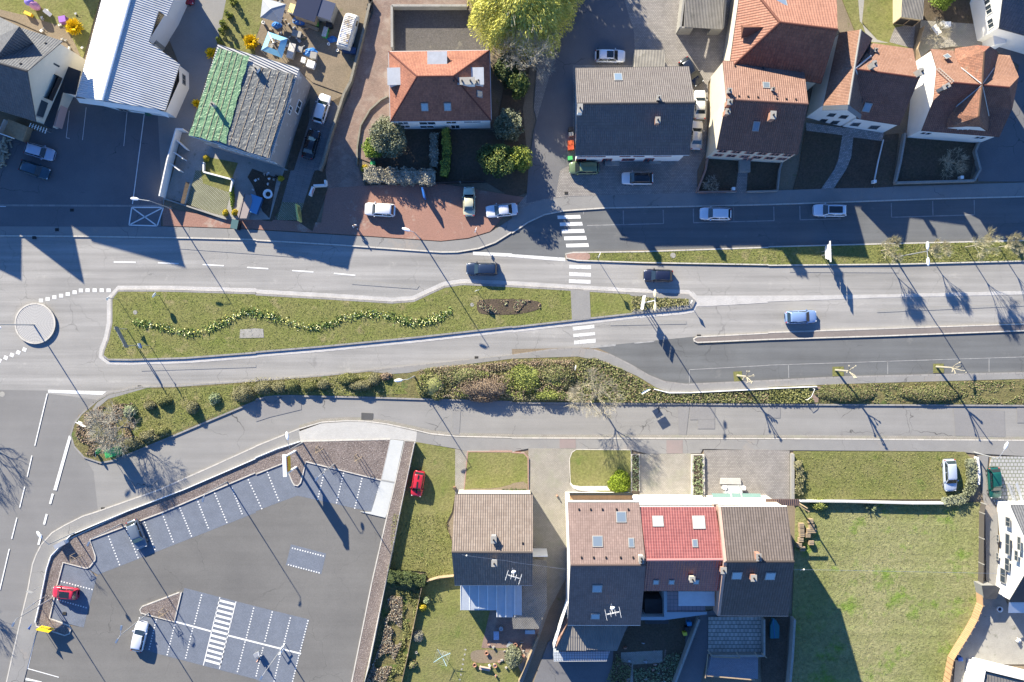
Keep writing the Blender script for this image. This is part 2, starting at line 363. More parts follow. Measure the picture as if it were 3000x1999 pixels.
sheet('service_road', G('C1 880,555 1300,700 1900,500 2352,530 C2 0,500 120,480 1000,500 2352,540 C3 0,560 2352,580 C4 0,585 2900,600 2900,910 C4 2352,905 0,890 C3 2352,890 0,885 C2 2352,880 1850,870 1600,845 1480,815 1200,755 1000,730 850,725 600,740 400,800 0,960 C1 2352,963 1900,1168 1450,1365 900,1560 D1 760,40 600,120 480,190 380,300 330,400 S 60,1700 C1 700,1200 600,900'), .004, M['asph_md'])
sheet('side_road', G('C1 -500,440 440,455 440,480 900,540 C1 880,555 720,680 655,860 690,980 780,1070 860,1200 900,1560 D1 620,110 480,190 380,300 330,400 300,480 250,750 200,950 120,1300 60,1568 0,1900 -500,1900'), .005, M['asph_jn'])
# sidewalks on the north side
slab('pavement', G('B1 -400,520 0,510 1500,515 2352,545 B2 0,548 950,605 1700,655 1950,630 2150,570 2352,440 B3 0,385 250,280 480,240 1650,205 2352,190 B4 0,185 1100,150 2352,110 2800,100 2800,235')+list(reversed(KT)), M['side'], .11)
ribbon('kerb', KT, -.02, .16, 0, .155, M['kerb'])
slab('forecourt', 'A1 -900,1180 250,1220 470,1180 700,880 1440,1010 1560,1070 B1 1500,0 1480,520 0,514 -900,520', M['asph_yard'], .12)
sheet('drain_strip', G('B1 -400,310 1490,318 1490,335 -400,328'), .14, M['kerbdk'])
slab('alley', 'A1 1200,-200 2120,-200 2000,400 1750,1200 1610,1290 1590,1510 B1 1500,330 1480,10 A1 1450,1000 1650,600 1450,100', M['side'], .13)
slab('red_gravel_lot', G('B1 1490,340 2100,450 B2 -200,430 600,480 650,165 1000,140 1700,120 2352,230 B3 130,250 0,340 B2 2150,560 1950,620 1700,648 950,597 0,540 B1 2352,538 1500,508'), M['plaza'], .125)
# red driveway and yards
slab('driveway', 'A2 1050,-200 1950,-200 1950,70 1250,80 1250,470 1225,900 1160,930 1050,1020 960,1180 930,1500 B2 1000,150 640,165 A2 640,1500 700,1250 790,1030 860,880 890,770 1000,310 1080,110', M['redpave'], .12)
slab('scrapyard_ground', 'A1 2120,-200 A2 1060,-200 1060,100 990,300 880,770 820,870 520,760 400,650 0,510 A1 2000,410 2150,100', M['dirt'], .12)
slab('lawn', 'A1 2120,-200 2352,-200 A2 60,-100 60,180 -20,420 0,520 A1 2000,410', M['grass2'], .14)
slab('lawn', 'A1 -900,-300 1000,-300 760,560 700,560 560,370 430,300 200,200 0,150 -900,0', M['grass2'], .13)
sheet('dirt_path', G('A1 0,90 250,150 620,260 700,420 760,560 600,480 420,320 150,200 0,150'), .14, M['dirt'])
slab('rubble_court', 'A2 1270,90 1950,90 2160,300 2140,470 1270,470', M['rubble'], .15)
slab('brick_path', 'A2 1225,905 1150,930 1050,1020 960,1180 935,1450 1060,1500 1250,1250 1300,1130', M['redpave'], .14)
slab('garden_ground', 'A2 1060,1500 1200,1150 2200,1200 2352,400 2352,-200 A3 200,-200 200,400 100,1000 150,1568 B3 150,200 B2 2352,250 2100,100 1000,130', M['dark_gr'], .115)
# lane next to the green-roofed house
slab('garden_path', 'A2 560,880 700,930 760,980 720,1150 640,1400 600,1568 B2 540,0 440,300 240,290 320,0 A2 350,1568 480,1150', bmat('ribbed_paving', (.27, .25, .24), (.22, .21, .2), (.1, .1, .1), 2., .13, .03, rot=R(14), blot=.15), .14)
sheet('grass_verge', G('A2 400,1100 500,900 480,1150 350,1568 B2 320,0 240,290 150,470 60,460 A2 280,1568'), .13, M['dark_gr'])
slab('grass_verge', 'A2 820,870 700,930 760,980 640,1400 540,1568 B2 540,0 440,300 400,480 520,560 660,170 640,0 A2 700,1250', M['dark_gr'], .13)
sheet('grid_parking', G('B2 240,290 440,300 400,460 190,455'), .15, M['gridpave'])
slab('patio', 'A1 1680,1210 2352,1390 A2 300,1568 B2 260,0 130,450 0,455 B1 2100,450 2000,420 1700,300 1520,255 1600,0', M['concw'], .14)
sheet('grid_parking', G('B1 1800,0 2150,20 2120,200 2070,420 1950,390 1720,310'), .16, M['gridpave'])
sheet('lawn', G('A1 1880,1440 2190,1500 B1 2140,60 2100,200 1870,120 1850,20'), .165, M['grass2'])
sheet('planting_bed', G('S 740,495 812,522 805,560 790,640 770,620 742,545 726,520'), .165, M['soil'])
# north-east: shared yard, back gardens
slab('paved_yard', 'A3 620,-200 2100,-200 1995,560 1935,560 1800,760 1780,1400 1700,1568 B3 1700,205 480,240 250,280 0,385 150,200 300,0 A3 330,1500 200,1000 250,300', M['slabs'], .12)
sheet('asphalt_driveway', G('A3 640,-200 1000,-100 1120,300 1130,600 560,600 560,1500 440,1568 B3 400,240 130,300 150,0 A3 200,1200 400,500'), .13, M['asph_yard'])
slab('back_garden_lawn', 'A4 600,-200 1250,-200 1250,200 1340,260 1320,450 950,400 800,300', M['grass2'], .13)
sheet('footpath', G('A4 810,-200 900,-200 860,210 900,340 950,390 1110,400 1000,370 840,200'), .14, M['concw'])
sheet('block_paving', G('A4 1160,260 1350,220 1330,450 1110,390'), .14, M['slabs'])
slab('back_garden_patio', 'A4 1400,190 1980,230 1960,430 1700,430 1480,460 1370,560', M['slabs2'], .13)
slab('garden_ground', 'A4 1430,-200 2050,-200 1980,230 1430,190', M['dark_gr'], .135)
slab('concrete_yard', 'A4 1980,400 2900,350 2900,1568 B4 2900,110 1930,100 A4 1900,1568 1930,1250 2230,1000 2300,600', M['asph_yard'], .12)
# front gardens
slab('front_garden_bed', 'A4 340,1180 700,1240 600,1568 B4 490,170 230,175 A4 280,1568', M['dark_gr'], .13)
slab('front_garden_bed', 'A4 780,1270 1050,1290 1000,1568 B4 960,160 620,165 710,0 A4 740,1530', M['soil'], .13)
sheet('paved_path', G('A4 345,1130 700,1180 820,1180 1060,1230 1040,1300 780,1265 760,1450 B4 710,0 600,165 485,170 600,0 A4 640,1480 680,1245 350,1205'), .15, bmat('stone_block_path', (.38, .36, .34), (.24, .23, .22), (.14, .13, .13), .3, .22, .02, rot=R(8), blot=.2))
slab('front_garden_bed', 'A4 1240,1240 1880,1260 1950,1240 1870,1568 B4 1850,95 1180,110 A4 1190,1500', M['dark_gr'], .13)
sheet('grass_verge', G('A4 1070,1240 1200,1230 1160,1568 B4 1140,150 970,160 A4 1010,1568'), .14, M['dark_gr'])
slab('front_garden_bed', 'A3 1790,1450 2352,1500 A4 110,1490 B4 80,185 0,190 B3 2352,200 1690,210', M['dark_gr'], .13)
sheet('paved_path', G('A3 2090,1470 2170,1470 B3 2150,210 2050,205'), .14, M['slabs'])
# ---------------------------------------------------------------- central islands
def island(name, pts, top, kmat=M['kerb'], cob=0., sm=0, z=.14, kw=.14):
    p = G(pts)
    if sm: p = chaikin(p, sm)
    o = slab(name, p, top, z)
    a = sum(p[i].x*p[(i+1) % len(p)].y-p[(i+1) % len(p)].x*p[i].y for i in range(len(p)))
    s = -1 if a > 0 else 1
    ribbon('kerb', p, -s*kw, s*.03, 0, z+.05, kmat, True)
    return p, s
main_i = 'B1 1090,1105 1500,1105 2352,1130 B2 0,1140 700,1180 1250,1215 1450,1200 1600,1130 1730,1070 1900,1045 2352,1065 B3 500,1095 1100,1130 1620,1145 1680,1200 1650,1260 1550,1275 1150,1310 700,1360 0,1440 B2 2352,1435 1500,1530 C2 600,50 0,100 C1 2352,105 1700,155 1200,170 1000,168 950,130 960,80 1000,-20 B1 1030,1400 1030,1180'
p = G(main_i)
slab('grass_island', p, M['grass'], .16)
ribbon('kerb', p, -.12, .12, 0, .19, M['kerbdk'], True)
cob = G('B1 1000,1568 C1 940,10 915,100 930,150 980,190 1200,195 1700,180 2352,135 C2 0,125 800,50 B2 1600,1545 2352,1470 B3 0,1460')
sgn = -1 if sum(p[i].x*p[(i+1) % len(p)].y-p[(i+1) % len(p)].x*p[i].y for i in range(len(p))) > 0 else 1
ribbon('cobble_strip', p, sgn*.16, sgn*.72, 0, .022, M['cobble'], True)
sheet('cobble_strip', G('B3 1650,1100 1700,1150 2352,1150 B4 0,1150 1000,1140 2352,1105 2352,1140 1000,1170 0,1205 B3 2352,1215 1750,1250 1690,1250 1690,1180'), .012, M['cobble'])
sheet('island_footpath', G('B3 537,1098 712,1110 722,1358 550,1372'), .185, M['side'])
sheet('island_footpath', G('B3 1070,1128 1620,1143 1685,1200 1655,1262 1550,1277 1090,1318 1120,1280 1540,1240 1620,1230 1620,1180 1280,1170 1090,1150'), .19, M['side'])
sheet('drain_cover', G('B1 2210,1460 2352,1450 B2 70,1455 75,1535 B1 2205,1540'), .2, M['concw'])
sheet('flower_bed', chaikin(G('B2 2035,1180 2352,1180 B3 150,1185 270,1210 270,1270 120,1310 B2 2352,1325 2060,1325 2025,1270')), .19, M['soil'])
for q, r in (('B1 1247,1303', .3), ('B2 1985,1233', .27), ('B3 1477,781', .38), ('C1 20,488', .38), ('C2 2310,615', .32)):
    c = G1(q); b = MB(); z = .02 if q[0] == 'C' else .2
    b.prism([Vector((c.x+r*math.cos(a*.524), c.y+r*math.sin(a*.524), 0)) for a in range(12)], 0, z); b.build('manhole_cover', M['concw'])['kind'] = 'structure'
island('grass_median', 'B3 490,765 560,750 1200,742 2352,703 B4 0,698 1000,672 2352,640 2900,620 2900,815 2352,835 1200,865 0,875 B3 2352,870 1200,850 600,830 500,810', M['grass'], M['kerb'])
sheet('island_footpath', chaikin(G('B3 495,770 560,752 715,752 718,826 600,828 505,808'), 1), .17, M['brickred'])
island('median_strip', 'B3 1665,1545 1700,1525 2352,1490 B4 0,1485 2352,1405 2900,1385 2900,1450 2352,1475 1000,1525 0,1555 C3 1700,15 1670,0', M['stripbr'], M['kerb'])
# long planted strip between the main road and the service road
strip = 'C1 900,550 1010,485 1290,425 1600,420 2352,368 C2 600,322 1300,250 2352,140 C3 0,135 350,85 580,72 760,90 900,130 1090,225 1250,320 1400,380 1600,405 2352,370 C4 700,335 2352,298 2900,285 2900,585 2352,585 0,575 C3 2352,575 0,560 C2 2352,550 1000,510 300,495 120,500 0,530 C1 2352,545 1920,725 1590,865 1200,1025 1040,1090 930,1110 780,1060 690,960 660,860 690,760 760,670'
p = G(strip); slab('planted_strip', p, M['scrub'], .15); ribbon('kerb', p, -.02, .2, 0, .18, M['kerbdk'], True)
sheet('lawn', G('C1 1020,520 1290,445 1700,430 2352,385 C2 600,340 1050,290 1250,330 1400,480 1000,500 300,485 0,515 C1 2300,550 1900,710 1560,850 1200,900 1250,700 1100,560'), .16, M['grass'])
sheet('pavement', G('C3 0,130 350,85 580,72 760,90 900,130 1090,225 1250,320 1400,380 1600,405 2352,370 C4 700,335 2352,298 2352,345 900,385 480,400 0,420 C3 2352,430 1450,470 1330,430 1150,320 850,190 600,140 300,150 0,160 C2 1550,260 1400,290 1250,300 1050,280 1400,240 2000,165'), .17, M['side'])
sheet('pavement', G('C1 900,560 1010,490 1290,430 1350,430 1000,530 800,700'), .165, M['side'])
sheet('ground_cover', G('C4 480,410 900,390 2352,350 2352,575 1800,575 460,565'), .17, M['scrub'])
sheet('brick_steps', G('C4 440,420 480,415 455,560 345,565 430,470'), .175, M['redpave'])
# ---------------------------------------------------------------- south side pavements
slab('pavement', 'C1 900,1560 1450,1365 1900,1168 2352,963 C2 0,960 400,800 410,915 220,980 0,1070 C1 2352,1076 1700,1358 1180,1558 D1 690,190 520,330 460,450 400,900 360,1050 330,1130 220,1568 60,1568 120,1300 200,950 250,750 300,480 330,400 380,300 480,190 600,120 760,40', M['conc'] if 0 else M['side'], .11)
slab('pale_paving', 'C2 395,830 600,755 850,738 1000,742 1200,768 1480,830 1470,922 1230,897 900,905 410,918', M['ltpave'], .12)
slab('pavement', 'C2 1480,830 1600,858 1850,883 2352,893 C3 0,898 2352,903 C4 0,903 2900,918 2900,1060 2352,1055 1900,1030 1700,1010 0,1000 C3 1750,990 1730,1030 1250,1035 1090,995 150,985 0,1015 C2 2352,1010 1940,1010 1830,985 1470,925', M['side'], .112)
ribbon('kerb', G('D1 60,1568 120,1300 200,950 250,750 300,480 330,400 380,300 480,190 600,120 760,40 C1 900,1560 1450,1365 1900,1168 2352,963 C2 0,960 400,800 600,740 850,725 1000,730 1200,755 1480,815 1600,845 1850,870 2352,880 C3 0,885 2352,890 C4 0,890 2900,910'), -.14, .03, 0, .15, M['kerb'])
sheet('gutter_strip', off(G('C2 400,795 600,735 850,720 1000,725 1200,750 1480,810 1600,840 1850,865 2352,875 C3 0,880 2352,885 C4 0,885 2900,905'), .35, False)+list(reversed(G('C2 400,795 600,735 850,720 1000,725 1200,750 1480,810 1600,840 1850,865 2352,875 C3 0,880 2352,885 C4 0,885 2900,905'))), .012, M['slabs2'])
for q, mm in (('C2 968,657 1078,662 1075,725 967,720', 'patch'), ('C2 1803,640 1880,640 1868,860 1803,855', 'side')): sheet('asphalt_patch', G(q), .02, M[mm])
for q, mm in (('C3 437,898 585,900 585,983 437,983', 'redpave'), ('C3 708,900 798,902 798,985 708,985', 'slabs2'), ('C3 1417,908 1567,908 1567,1030 1417,1030', 'redpave'), ('C3 1720,905 1870,908 1870,990 1720,990', 'side')): sheet('asphalt_patch', G(q), .135, gmat('pavement_patch', (.25, .2, .19), (.22, .19, .18), .5, 8, .1) if mm == 'redpave' else M['side'])
# ---------------------------------------------------------------- supermarket car park
slab('car_park', 'C2 460,1120 1160,1285 1280,1290 D2 1200,40 1060,650 880,1568 880,1900 -2352,1900 D1 200,1900 240,1430 340,1080 640,1120 660,1050 760,1060 880,600 C1 1700,1568', M['asph_lot'], .03)
def bedk(name, pts, m, z=.15, kw=.16, sm=0):
    p = G(pts)
    if sm: p = chaikin(p, sm)
    slab(name, p, m, z); ribbon('kerb', p, -kw/2, kw/2, 0, z+.06, M['kerb'], True)
for q in ('C1 2352,1200 C2 0,1215 260,1120 300,1210 340,1310 400,1320 430,1230 460,1105 1160,1280 1100,1420 1060,1568 380,1418 0,1560 D1 2352,10 900,580 815,530 880,450 880,410 830,260 1500,0 C1 2100,1320',
          'D1 590,475 815,530 890,600 770,1065 460,990 530,690', 'D1 1695,700 2352,870 D2 0,870 490,990 300,1700 D1 2352,1540 1450,1305 1270,1250 1290,960 1600,1010 1640,900',
          'D2 322,300 645,385 600,575 275,490'):
    sheet('parking_bays', G(q), .038, M['bay'])
def edge(pts, wd=.1): ribbon('paver_edging', G(pts), -wd/2, wd/2, 0, .048, M['kerbdk'])
edge('C2 1060,1568 380,1418 0,1560 D1 2352,10 900,580 770,1065 460,990'); edge('D1 1695,700 2352,870 D2 0,870 490,990 300,1700'); edge('D1 1450,1305 2352,1540 2900,1680'); edge('D2 322,300 645,385 600,575 275,490 322,300')
bedk('mulch_bed', 'C2 1235,900 1150,1275 460,1105 430,1230 410,1300 385,1325 355,1320 335,1290 265,1115 0,1220 C1 2352,1205 1500,1568 D1 830,255 880,405 880,440 830,505 800,520 585,465 525,690 460,980 640,1045 655,1075 640,1120 600,1135 340,1050 330,1000 460,430 640,250 1170,0 C1 1180,1560 1700,1360 2352,1078 C2 0,1075 220,988 410,920', M['mulch'])
bedk('mulch_bed', 'D1 1670,735 1605,1010 1300,930 1290,900 1310,870 1640,745', M['mulch'])
bedk('mulch_bed', 'C2 1365,915 1460,925 1325,1568 D2 1225,520 1140,900 1000,1568 1000,1800 860,1800 880,1568 1065,650 1205,40 C2 1290,1250', M['mulch'], .13)
slab('white_footpath', 'C2 1235,900 1365,915 1210,1568 D2 1190,55 960,0 C2 1060,1568 1150,1275', M['conc'], .16)
sheet('drain_strip', G('C2 1155,1268 1270,1288 1268,1302 1150,1280'), .18, M['frame'])
# ---------------------------------------------------------------- painted markings
def stripes(name, qs, z, m):
    LV[0] += 1; z += LV[0]*(.0004 if z > .03 else .00003); b = MB()
    for q in qs: b.ngon([Vector((p.x, p.y, z)) for p in (G(q) if isinstance(q, str) else q)])
    o = b.build(name, m); o['kind'] = 'structure'
def dash(a, b, wd, z=0):
    a, b = a.copy(), b.copy(); d = (b-a).normalized(); n = Vector((-d.y, d.x, 0))*wd/2
    return [a-n, b-n, b+n, a+n]
def dots(a, b, n, sz):
    d = (b-a).normalized()*sz/2; return [dash(a.lerp(b, (i+.5)/n)-d, a.lerp(b, (i+.5)/n)+d, sz) for i in range(n)]
stripes('zebra_crossing', ['B3 416,415 625,408 632,441 420,446', 'B3 437,478 642,473 650,505 440,511', 'B3 455,543 660,537 668,571 460,577', 'B3 476,607 680,601 688,636 481,641', 'B3 495,674 700,668 706,702 500,706'], .02, M['white'])
stripes('zebra_crossing', ['B3 527,866 726,872 726,907 527,900', 'B3 525,933 724,942 724,976 525,968', 'B3 523,998 722,1006 722,1041 522,1033'], .02, M['worn'])
stripes('zebra_crossing', ['B3 557,1437 755,1417 757,1448 560,1471', 'B3 562,1502 760,1484 763,1512 565,1532', 'B3 570,1562 768,1545 C3 768,13 571,30'], .02, M['worn'])
stripes('give_way_line', ['B2 1992,746 2352,762 B3 0,768 490,802 490,835 0,795 B2 2352,794 1995,777'], .02, M['worn'])
stripes('give_way_line', ['C1 442,445 980,462 940,495 442,473'], .02, M['worn'])
cl = G('B1 1045,841 1247,843 1452,848 1641,856 1862,864 2057,875 2270,890 B2 113,902 333,919 528,932 716,945 912,963')
stripes('lane_marking', [dash(cl[i], cl[i+1], .17) for i in range(0, 12, 2)], .021, M['white'])
r1 = G('B1 377,1194 438,1180 500,1164 562,1150 623,1135 686,1119 744,1102 805,1100 870,1100 935,1100 998,1101')
r2 = G('C1 225,77 168,103 110,127 53,152 -5,177')
stripes('dashed_marking', [dash(q-Vector((.28, 0, 0)), q+Vector((.28, 0, 0)), .5) for q in r1]+[dash(q-Vector((.25, -.1, 0)), q+Vector((.25, -.1, 0)), .52) for q in r2], .021, M['white'])
sl = G('C1 437,480 322,960 296,1050 252,1243 229,1336 183,1528 D1 158,55 110,250 88,342 0,720 -15,790 -60,980')
stripes('lane_marking', [dash(sl[i], sl[i+1], .15) for i in range(0, 10, 2)]+[G('C1 635,867 660,872 522,1372 492,1366')]+[dash(*G(q), .3) for q in ('C1 488,1400 462,1495', 'D1 432,22 407,118', 'D1 380,210 355,305')]+['D1 330,1060 350,1063 262,1437 240,1430', dash(*G('D1 240,1436 543,1521'), .12), 'D1 240,1525 390,1562 380,1568 236,1548', 'C1 1035,1545 1100,1513 1112,1530 1045,1565'], .05, M['white'])
stripes('parking_marking', [dash(*G(q), wd) for q, wd in (('B3 690,506 1394,487', .12), ('B3 658,378 656,405', .1), ('B3 1022,368 1024,492', .12), ('B3 1388,362 1392,488', .12), ('B3 1665,350 1667,480', .12), ('B3 1667,480 2352,462', .12), ('B3 2035,340 2038,465', .06),
    ('B4 0,462 57,461', .12), ('B4 52,332 55,461', .12), ('B4 291,325 294,453', .12), ('B4 294,453 667,443', .12), ('B4 1132,300 1134,430', .12), ('B4 1134,430 1898,407', .12), ('B4 1512,282 1515,412', .12), ('B4 1893,270 1896,408', .12),
    ('C3 1629,262 2352,222', .1), ('C4 0,220 2352,145', .1), ('C3 1629,262 1629,384', .1), ('C4 187,212 190,338', .1), ('C4 1099,178 1099,305', .1), ('C4 2030,155 2030,285', .1))]+['C3 760,40 955,25 950,45 700,70', 'C3 1120,10 1310,-5 1305,8 1125,24'], .022, M['line'])
stripes('forecourt_marking', [dash(*G(q), wd) for q, wd in (('A1 1330,1055 B1 1222,310', .12), ('A1 1172,1035 A1 1142,1345', .07), ('A1 797,990 A1 763,1290', .07), ('A1 642,1020 A1 614,1270', .07), ('A1 614,1270 645,1275', .07), ('B1 0,330 60,332', .1))]
    + [dash(*G(q), .17) for q in ('B1 1215,340 1505,341', 'B1 1505,341 1448,510', 'B1 1448,510 1190,503', 'B1 1190,503 1215,340', 'B1 1220,345 1445,508', 'B1 1500,343 1195,500')], .145, M['white'])
dd = []
for q, n in (('C2 100,1190 215,1475', 11), ('C2 -75,1260 60,1550', 11), ('C1 2130,1340 D1 2230,30', 11), ('C1 1970,1385 D1 2090,110', 12), ('C1 1807,1440 D1 1920,160', 12), ('C1 1650,1520 D1 1765,235', 12), ('D1 1490,10 1598,290', 11), ('D1 1325,85 1430,360', 11), ('D1 1160,150 1275,435', 11), ('D1 995,215 1105,500', 11),
             ('C2 637,1165 565,1465', 12), ('C2 808,1200 738,1495', 12), ('C2 977,1250 905,1545', 12), ('C2 1135,1325 D2 1065,25', 12), ('D1 555,638 860,718', 12), ('D1 520,805 805,885', 12),
             ('D1 1857,755 1785,1040', 12), ('D1 1775,1060 1705,1355', 12), ('D1 2335,875 2262,1170', 12), ('D1 2255,1185 2180,1480', 12), ('D2 153,910 80,1200', 12), ('D2 68,1240 0,1520', 12), ('D2 320,965 248,1250', 12), ('D2 235,1270 165,1568', 12), ('D2 482,990 405,1290', 12), ('D2 398,1310 335,1568', 11),
             ('D1 1440,980 1370,1275', 12), ('D1 1610,1030 1535,1325', 12), ('D2 325,332 630,410', 13), ('D2 288,485 592,565', 13), ('D1 1285,965 1275,1010', 2)):
    a, b = G(q); dd += dots(a, b, n, .17)
stripes('bay_marking', dd, .052, M['white'])
st = [dash(*G(q), wd) for q, wd in (('D1 1612,1010 D1 1945,1100', .22), ('D1 2090,1135 D2 415,1305', .22), ('D1 2022,785 1870,1412', .12), ('D1 2170,825 2018,1445', .12))]
for i in range(13):
    a0, a1 = G('D1 2015,800 1880,1395'); b0, b1 = G('D1 2165,838 2025,1435')
    f = (i+.3)/13; st.append(dash(a0.lerp(a1, f), b0.lerp(b1, f), .33))
stripes('zebra_crossing', st, .06, M['white'])
# ---------------------------------------------------------------- roundabout centre
c = G1('B1 332,1405'); b = MB(); b.prism([Vector((c.x+2.82*math.cos(a*.1309), c.y+2.82*math.sin(a*.1309), 0)) for a in range(48)], 0, .32)
m, nt_, bs = mat0('radial_setts'); tc = N(nt_, 'ShaderNodeTexCoord').outputs['Object']
mp = N(nt_, 'ShaderNodeMapping'); nt_.links.new(tc, mp.inputs[0]); mp.inputs[1].default_value = (-c.x, -c.y, 0)
sx = N(nt_, 'ShaderNodeSeparateXYZ'); nt_.links.new(mp.outputs[0], sx.inputs[0])
rr = mth(nt_, 'SQRT', mth(nt_, 'ADD', mth(nt_, 'MULTIPLY', sx.outputs[0], sx.outputs[0]), mth(nt_, 'MULTIPLY', sx.outputs[1], sx.outputs[1])))
k1 = mth(nt_, 'GREATER_THAN', mth(nt_, 'FRACT', mth(nt_, 'DIVIDE', rr, .2)), .75)
at = mth(nt_, 'ARCTAN2', sx.outputs[1], sx.outputs[0])
k2 = mth(nt_, 'GREATER_THAN', mth(nt_, 'FRACT', mth(nt_, 'MULTIPLY', at, 7.)), .85)
nt_.links.new(mixc(nt_, mth(nt_, 'MAXIMUM', k1, mth(nt_, 'MULTIPLY', k2, .5)), (.40, .39, .37), (.17, .165, .16)), bs.inputs['Base Color'])
b.build('roundabout_island', m)['kind'] = 'structure'
ring = [Vector((c.x+2.8*math.cos(a*.1309), c.y+2.8*math.sin(a*.1309), 0)) for a in range(48)]
ribbon('kerb', ring, -.02, .2, 0, .36, M['kerb'], True)
# ---------------------------------------------------------------- southern plots
slab('lawn', 'C2 1470,925 1830,990 1830,1400 D2 1800,0 1740,120 1800,280 1815,570 1580,610 1560,550 1210,520 1240,430 C2 1330,1568', M['grass2'], .13)
slab('garden_lawn', 'D2 1210,620 1530,640 1580,620 1815,590 1880,680 1880,900 2250,910 2070,1250 2320,1250 D3 100,1500 -50,1700 D2 1000,1700 1100,1200', M['grass2'], .132)
sheet('bramble_bank', G('D2 1200,620 1520,700 1340,1600 980,1600 1120,1000'), .15, M['scrub'])
sheet('red_patio', G('D2 2150,910 2352,900 D3 100,900 250,1090 150,1290 0,1260 D2 2352,1250 2070,1250'), .15, M['redpave'])
sheet('rockery_bed', chaikin(G('D2 1960,1310 2010,1260 2352,1270 2352,1370 2000,1400')), .152, M['dirt'])
slab('path', 'C2 1830,990 1940,1010 1910,1380 1830,1405', M['slabs2'], .135)
p = G('C2 1945,1012 2352,1012 C3 0,1018 110,1025 148,1070 148,1400 C2 1910,1400'); slab('raised_lawn', p, M['grass2'], .3); ribbon('brick_edging', p, -.1, .1, 0, .36, M['brickred'], True)
sheet('flower_bed', chaikin(G('C2 1915,1350 2200,1350 2352,1310 C3 0,1300 140,1280 140,1395 C2 1915,1395'), 1), .33, M['dirt'])
slab('paved_driveway', 'C3 150,985 590,985 530,1060 525,1300 600,1380 900,1400 900,1568 D3 520,0 520,560 340,900 200,1300 100,1568 -200,1568 200,1080 320,880 190,300 190,0 C3 190,1410 150,1400', M['slabs2'], .125)
bedk('front_lawn', 'C3 590,993 1092,997 1092,1390 900,1395 600,1365 535,1310 527,1080 550,1020', M['grass2'], .15, .1)
sheet('pebble_strip', G('C3 530,1285 560,1320 630,1330 870,1328 900,1370 650,1370 560,1350 530,1310'), .17, M['gravel'])
bedk('planter_bed', 'C3 1097,1038 1166,1038 1168,1370 1097,1370', M['soil'], .3, .12)
slab('paved_driveway', 'C3 1170,1035 1640,1030 1640,1430 1170,1430', M['slabs2'], .127)
bedk('planter_bed', 'C3 1650,1040 1750,1040 1755,1425 1650,1425', M['soil'], .55, .3)
slab('paved_driveway', 'C3 1760,1000 2352,995 C4 0,1000 195,1005 195,1450 0,1470 C3 2352,1450 1760,1440', M['slabs'], .126)
slab('front_lawn', 'C4 232,1010 1800,1015 1890,1100 1890,1350 1700,1450 232,1450', M['grass2'], .135)
slab('meadow', 'C4 260,1480 1950,1480 D4 1920,700 1900,900 1650,1330 1600,1800 190,1800 240,400 D4 250,0', M['meadow'], .13)
slab('asphalt_driveway', 'C4 1920,1050 2020,1050 2000,1300 2100,1568 D4 2105,0 2110,700 2000,700 1990,0', M['side'], .13)
slab('grid_parking', 'C4 2050,1060 2900,1060 2900,1500 2080,1500 2000,1300', bmat('dotted_grass_pavers', (.34, .34, .34), (.31, .31, .31), (.16, .17, .13), .5, .5, .06, blot=.1), .135)
slab('concrete_court', 'D4 1970,700 2120,700 2220,900 2900,800 2900,1400 2352,1400 1900,1400 1780,1568 1700,1568 1720,1330 1960,870', M['concw'], .128)
slab('courtyard', 'D3 520,1045 1180,1000 1880,900 1800,1300 1700,1700 150,1700 330,1200', M['asph_yard'], .12)
slab('tiled_terrace', 'D3 1800,960 2290,960 2290,1280 1800,1300', bmat('terrace_flags', (.44, .42, .37), (.36, .34, .30), (.1, .1, .1), .55, .55, .04, blot=.2), .3)
slab('garden_ground', 'D3 1100,1000 1590,950 1590,1250 1450,1700 900,1700 930,1280', M['dark_gr'], .14)
sheet('rubble_patch', G('D3 2290,960 2352,960 D4 190,960 150,1568 D3 2290,1568'), .13, M['soil'])

for q in ('B1 318,617', 'C1 1282,420', 'C1 917,1118', 'C1 870,572', 'C1 945,1540', 'C2 2330,875', 'C2 2025,152', 'B3 1715,1520', 'D1 595,935', 'B3 498,210', 'B1 665,365', 'B1 528,545'):
    c = G1(q); b = MB(); b.box(c, .5, .4, 0, .03 if q[0] in 'C' else .165); b.build('drain_grate', M['rubber'])['kind'] = 'structure'
for q in ('C3 1632,600 1865,605 1862,720 1632,722', 'C3 1705,722 1862,722 1862,805 1705,805', 'C4 0,600 112,600 112,705 0,705', 'C4 2285,612 2352,612 2352,750 2288,750', 'C2 10,560 415,575 418,628 120,700 0,740', 'C3 1520,600 1630,600 1600,860 1530,860', 'C4 1700,620 2170,640 2178,880 1720,870'):
    sheet('asphalt_patch', G(q), .006, gmat('resurfaced_asphalt', (.215, .21, .205), (.195, .19, .187), .5, 8, .12))

for q in ('B1 1700,660 2352,690 B2 0,700 500,760 400,800 0,770 B1 1650,720', 'B2 900,1010 1500,1060 1480,1090 880,1045', 'B4 200,900 1200,905 1200,940 200,935', 'C1 1300,250 2352,215 2352,240 1300,275', 'B3 900,1390 1600,1380 1600,1410 900,1425', 'B4 1000,1280 2352,1220 2352,1245 1000,1305'):
    sheet('asphalt_patch', G(q), -.002, gmat('worn_lane_asphalt', (.245, .24, .228), (.265, .258, .245), .3, 9, .18))
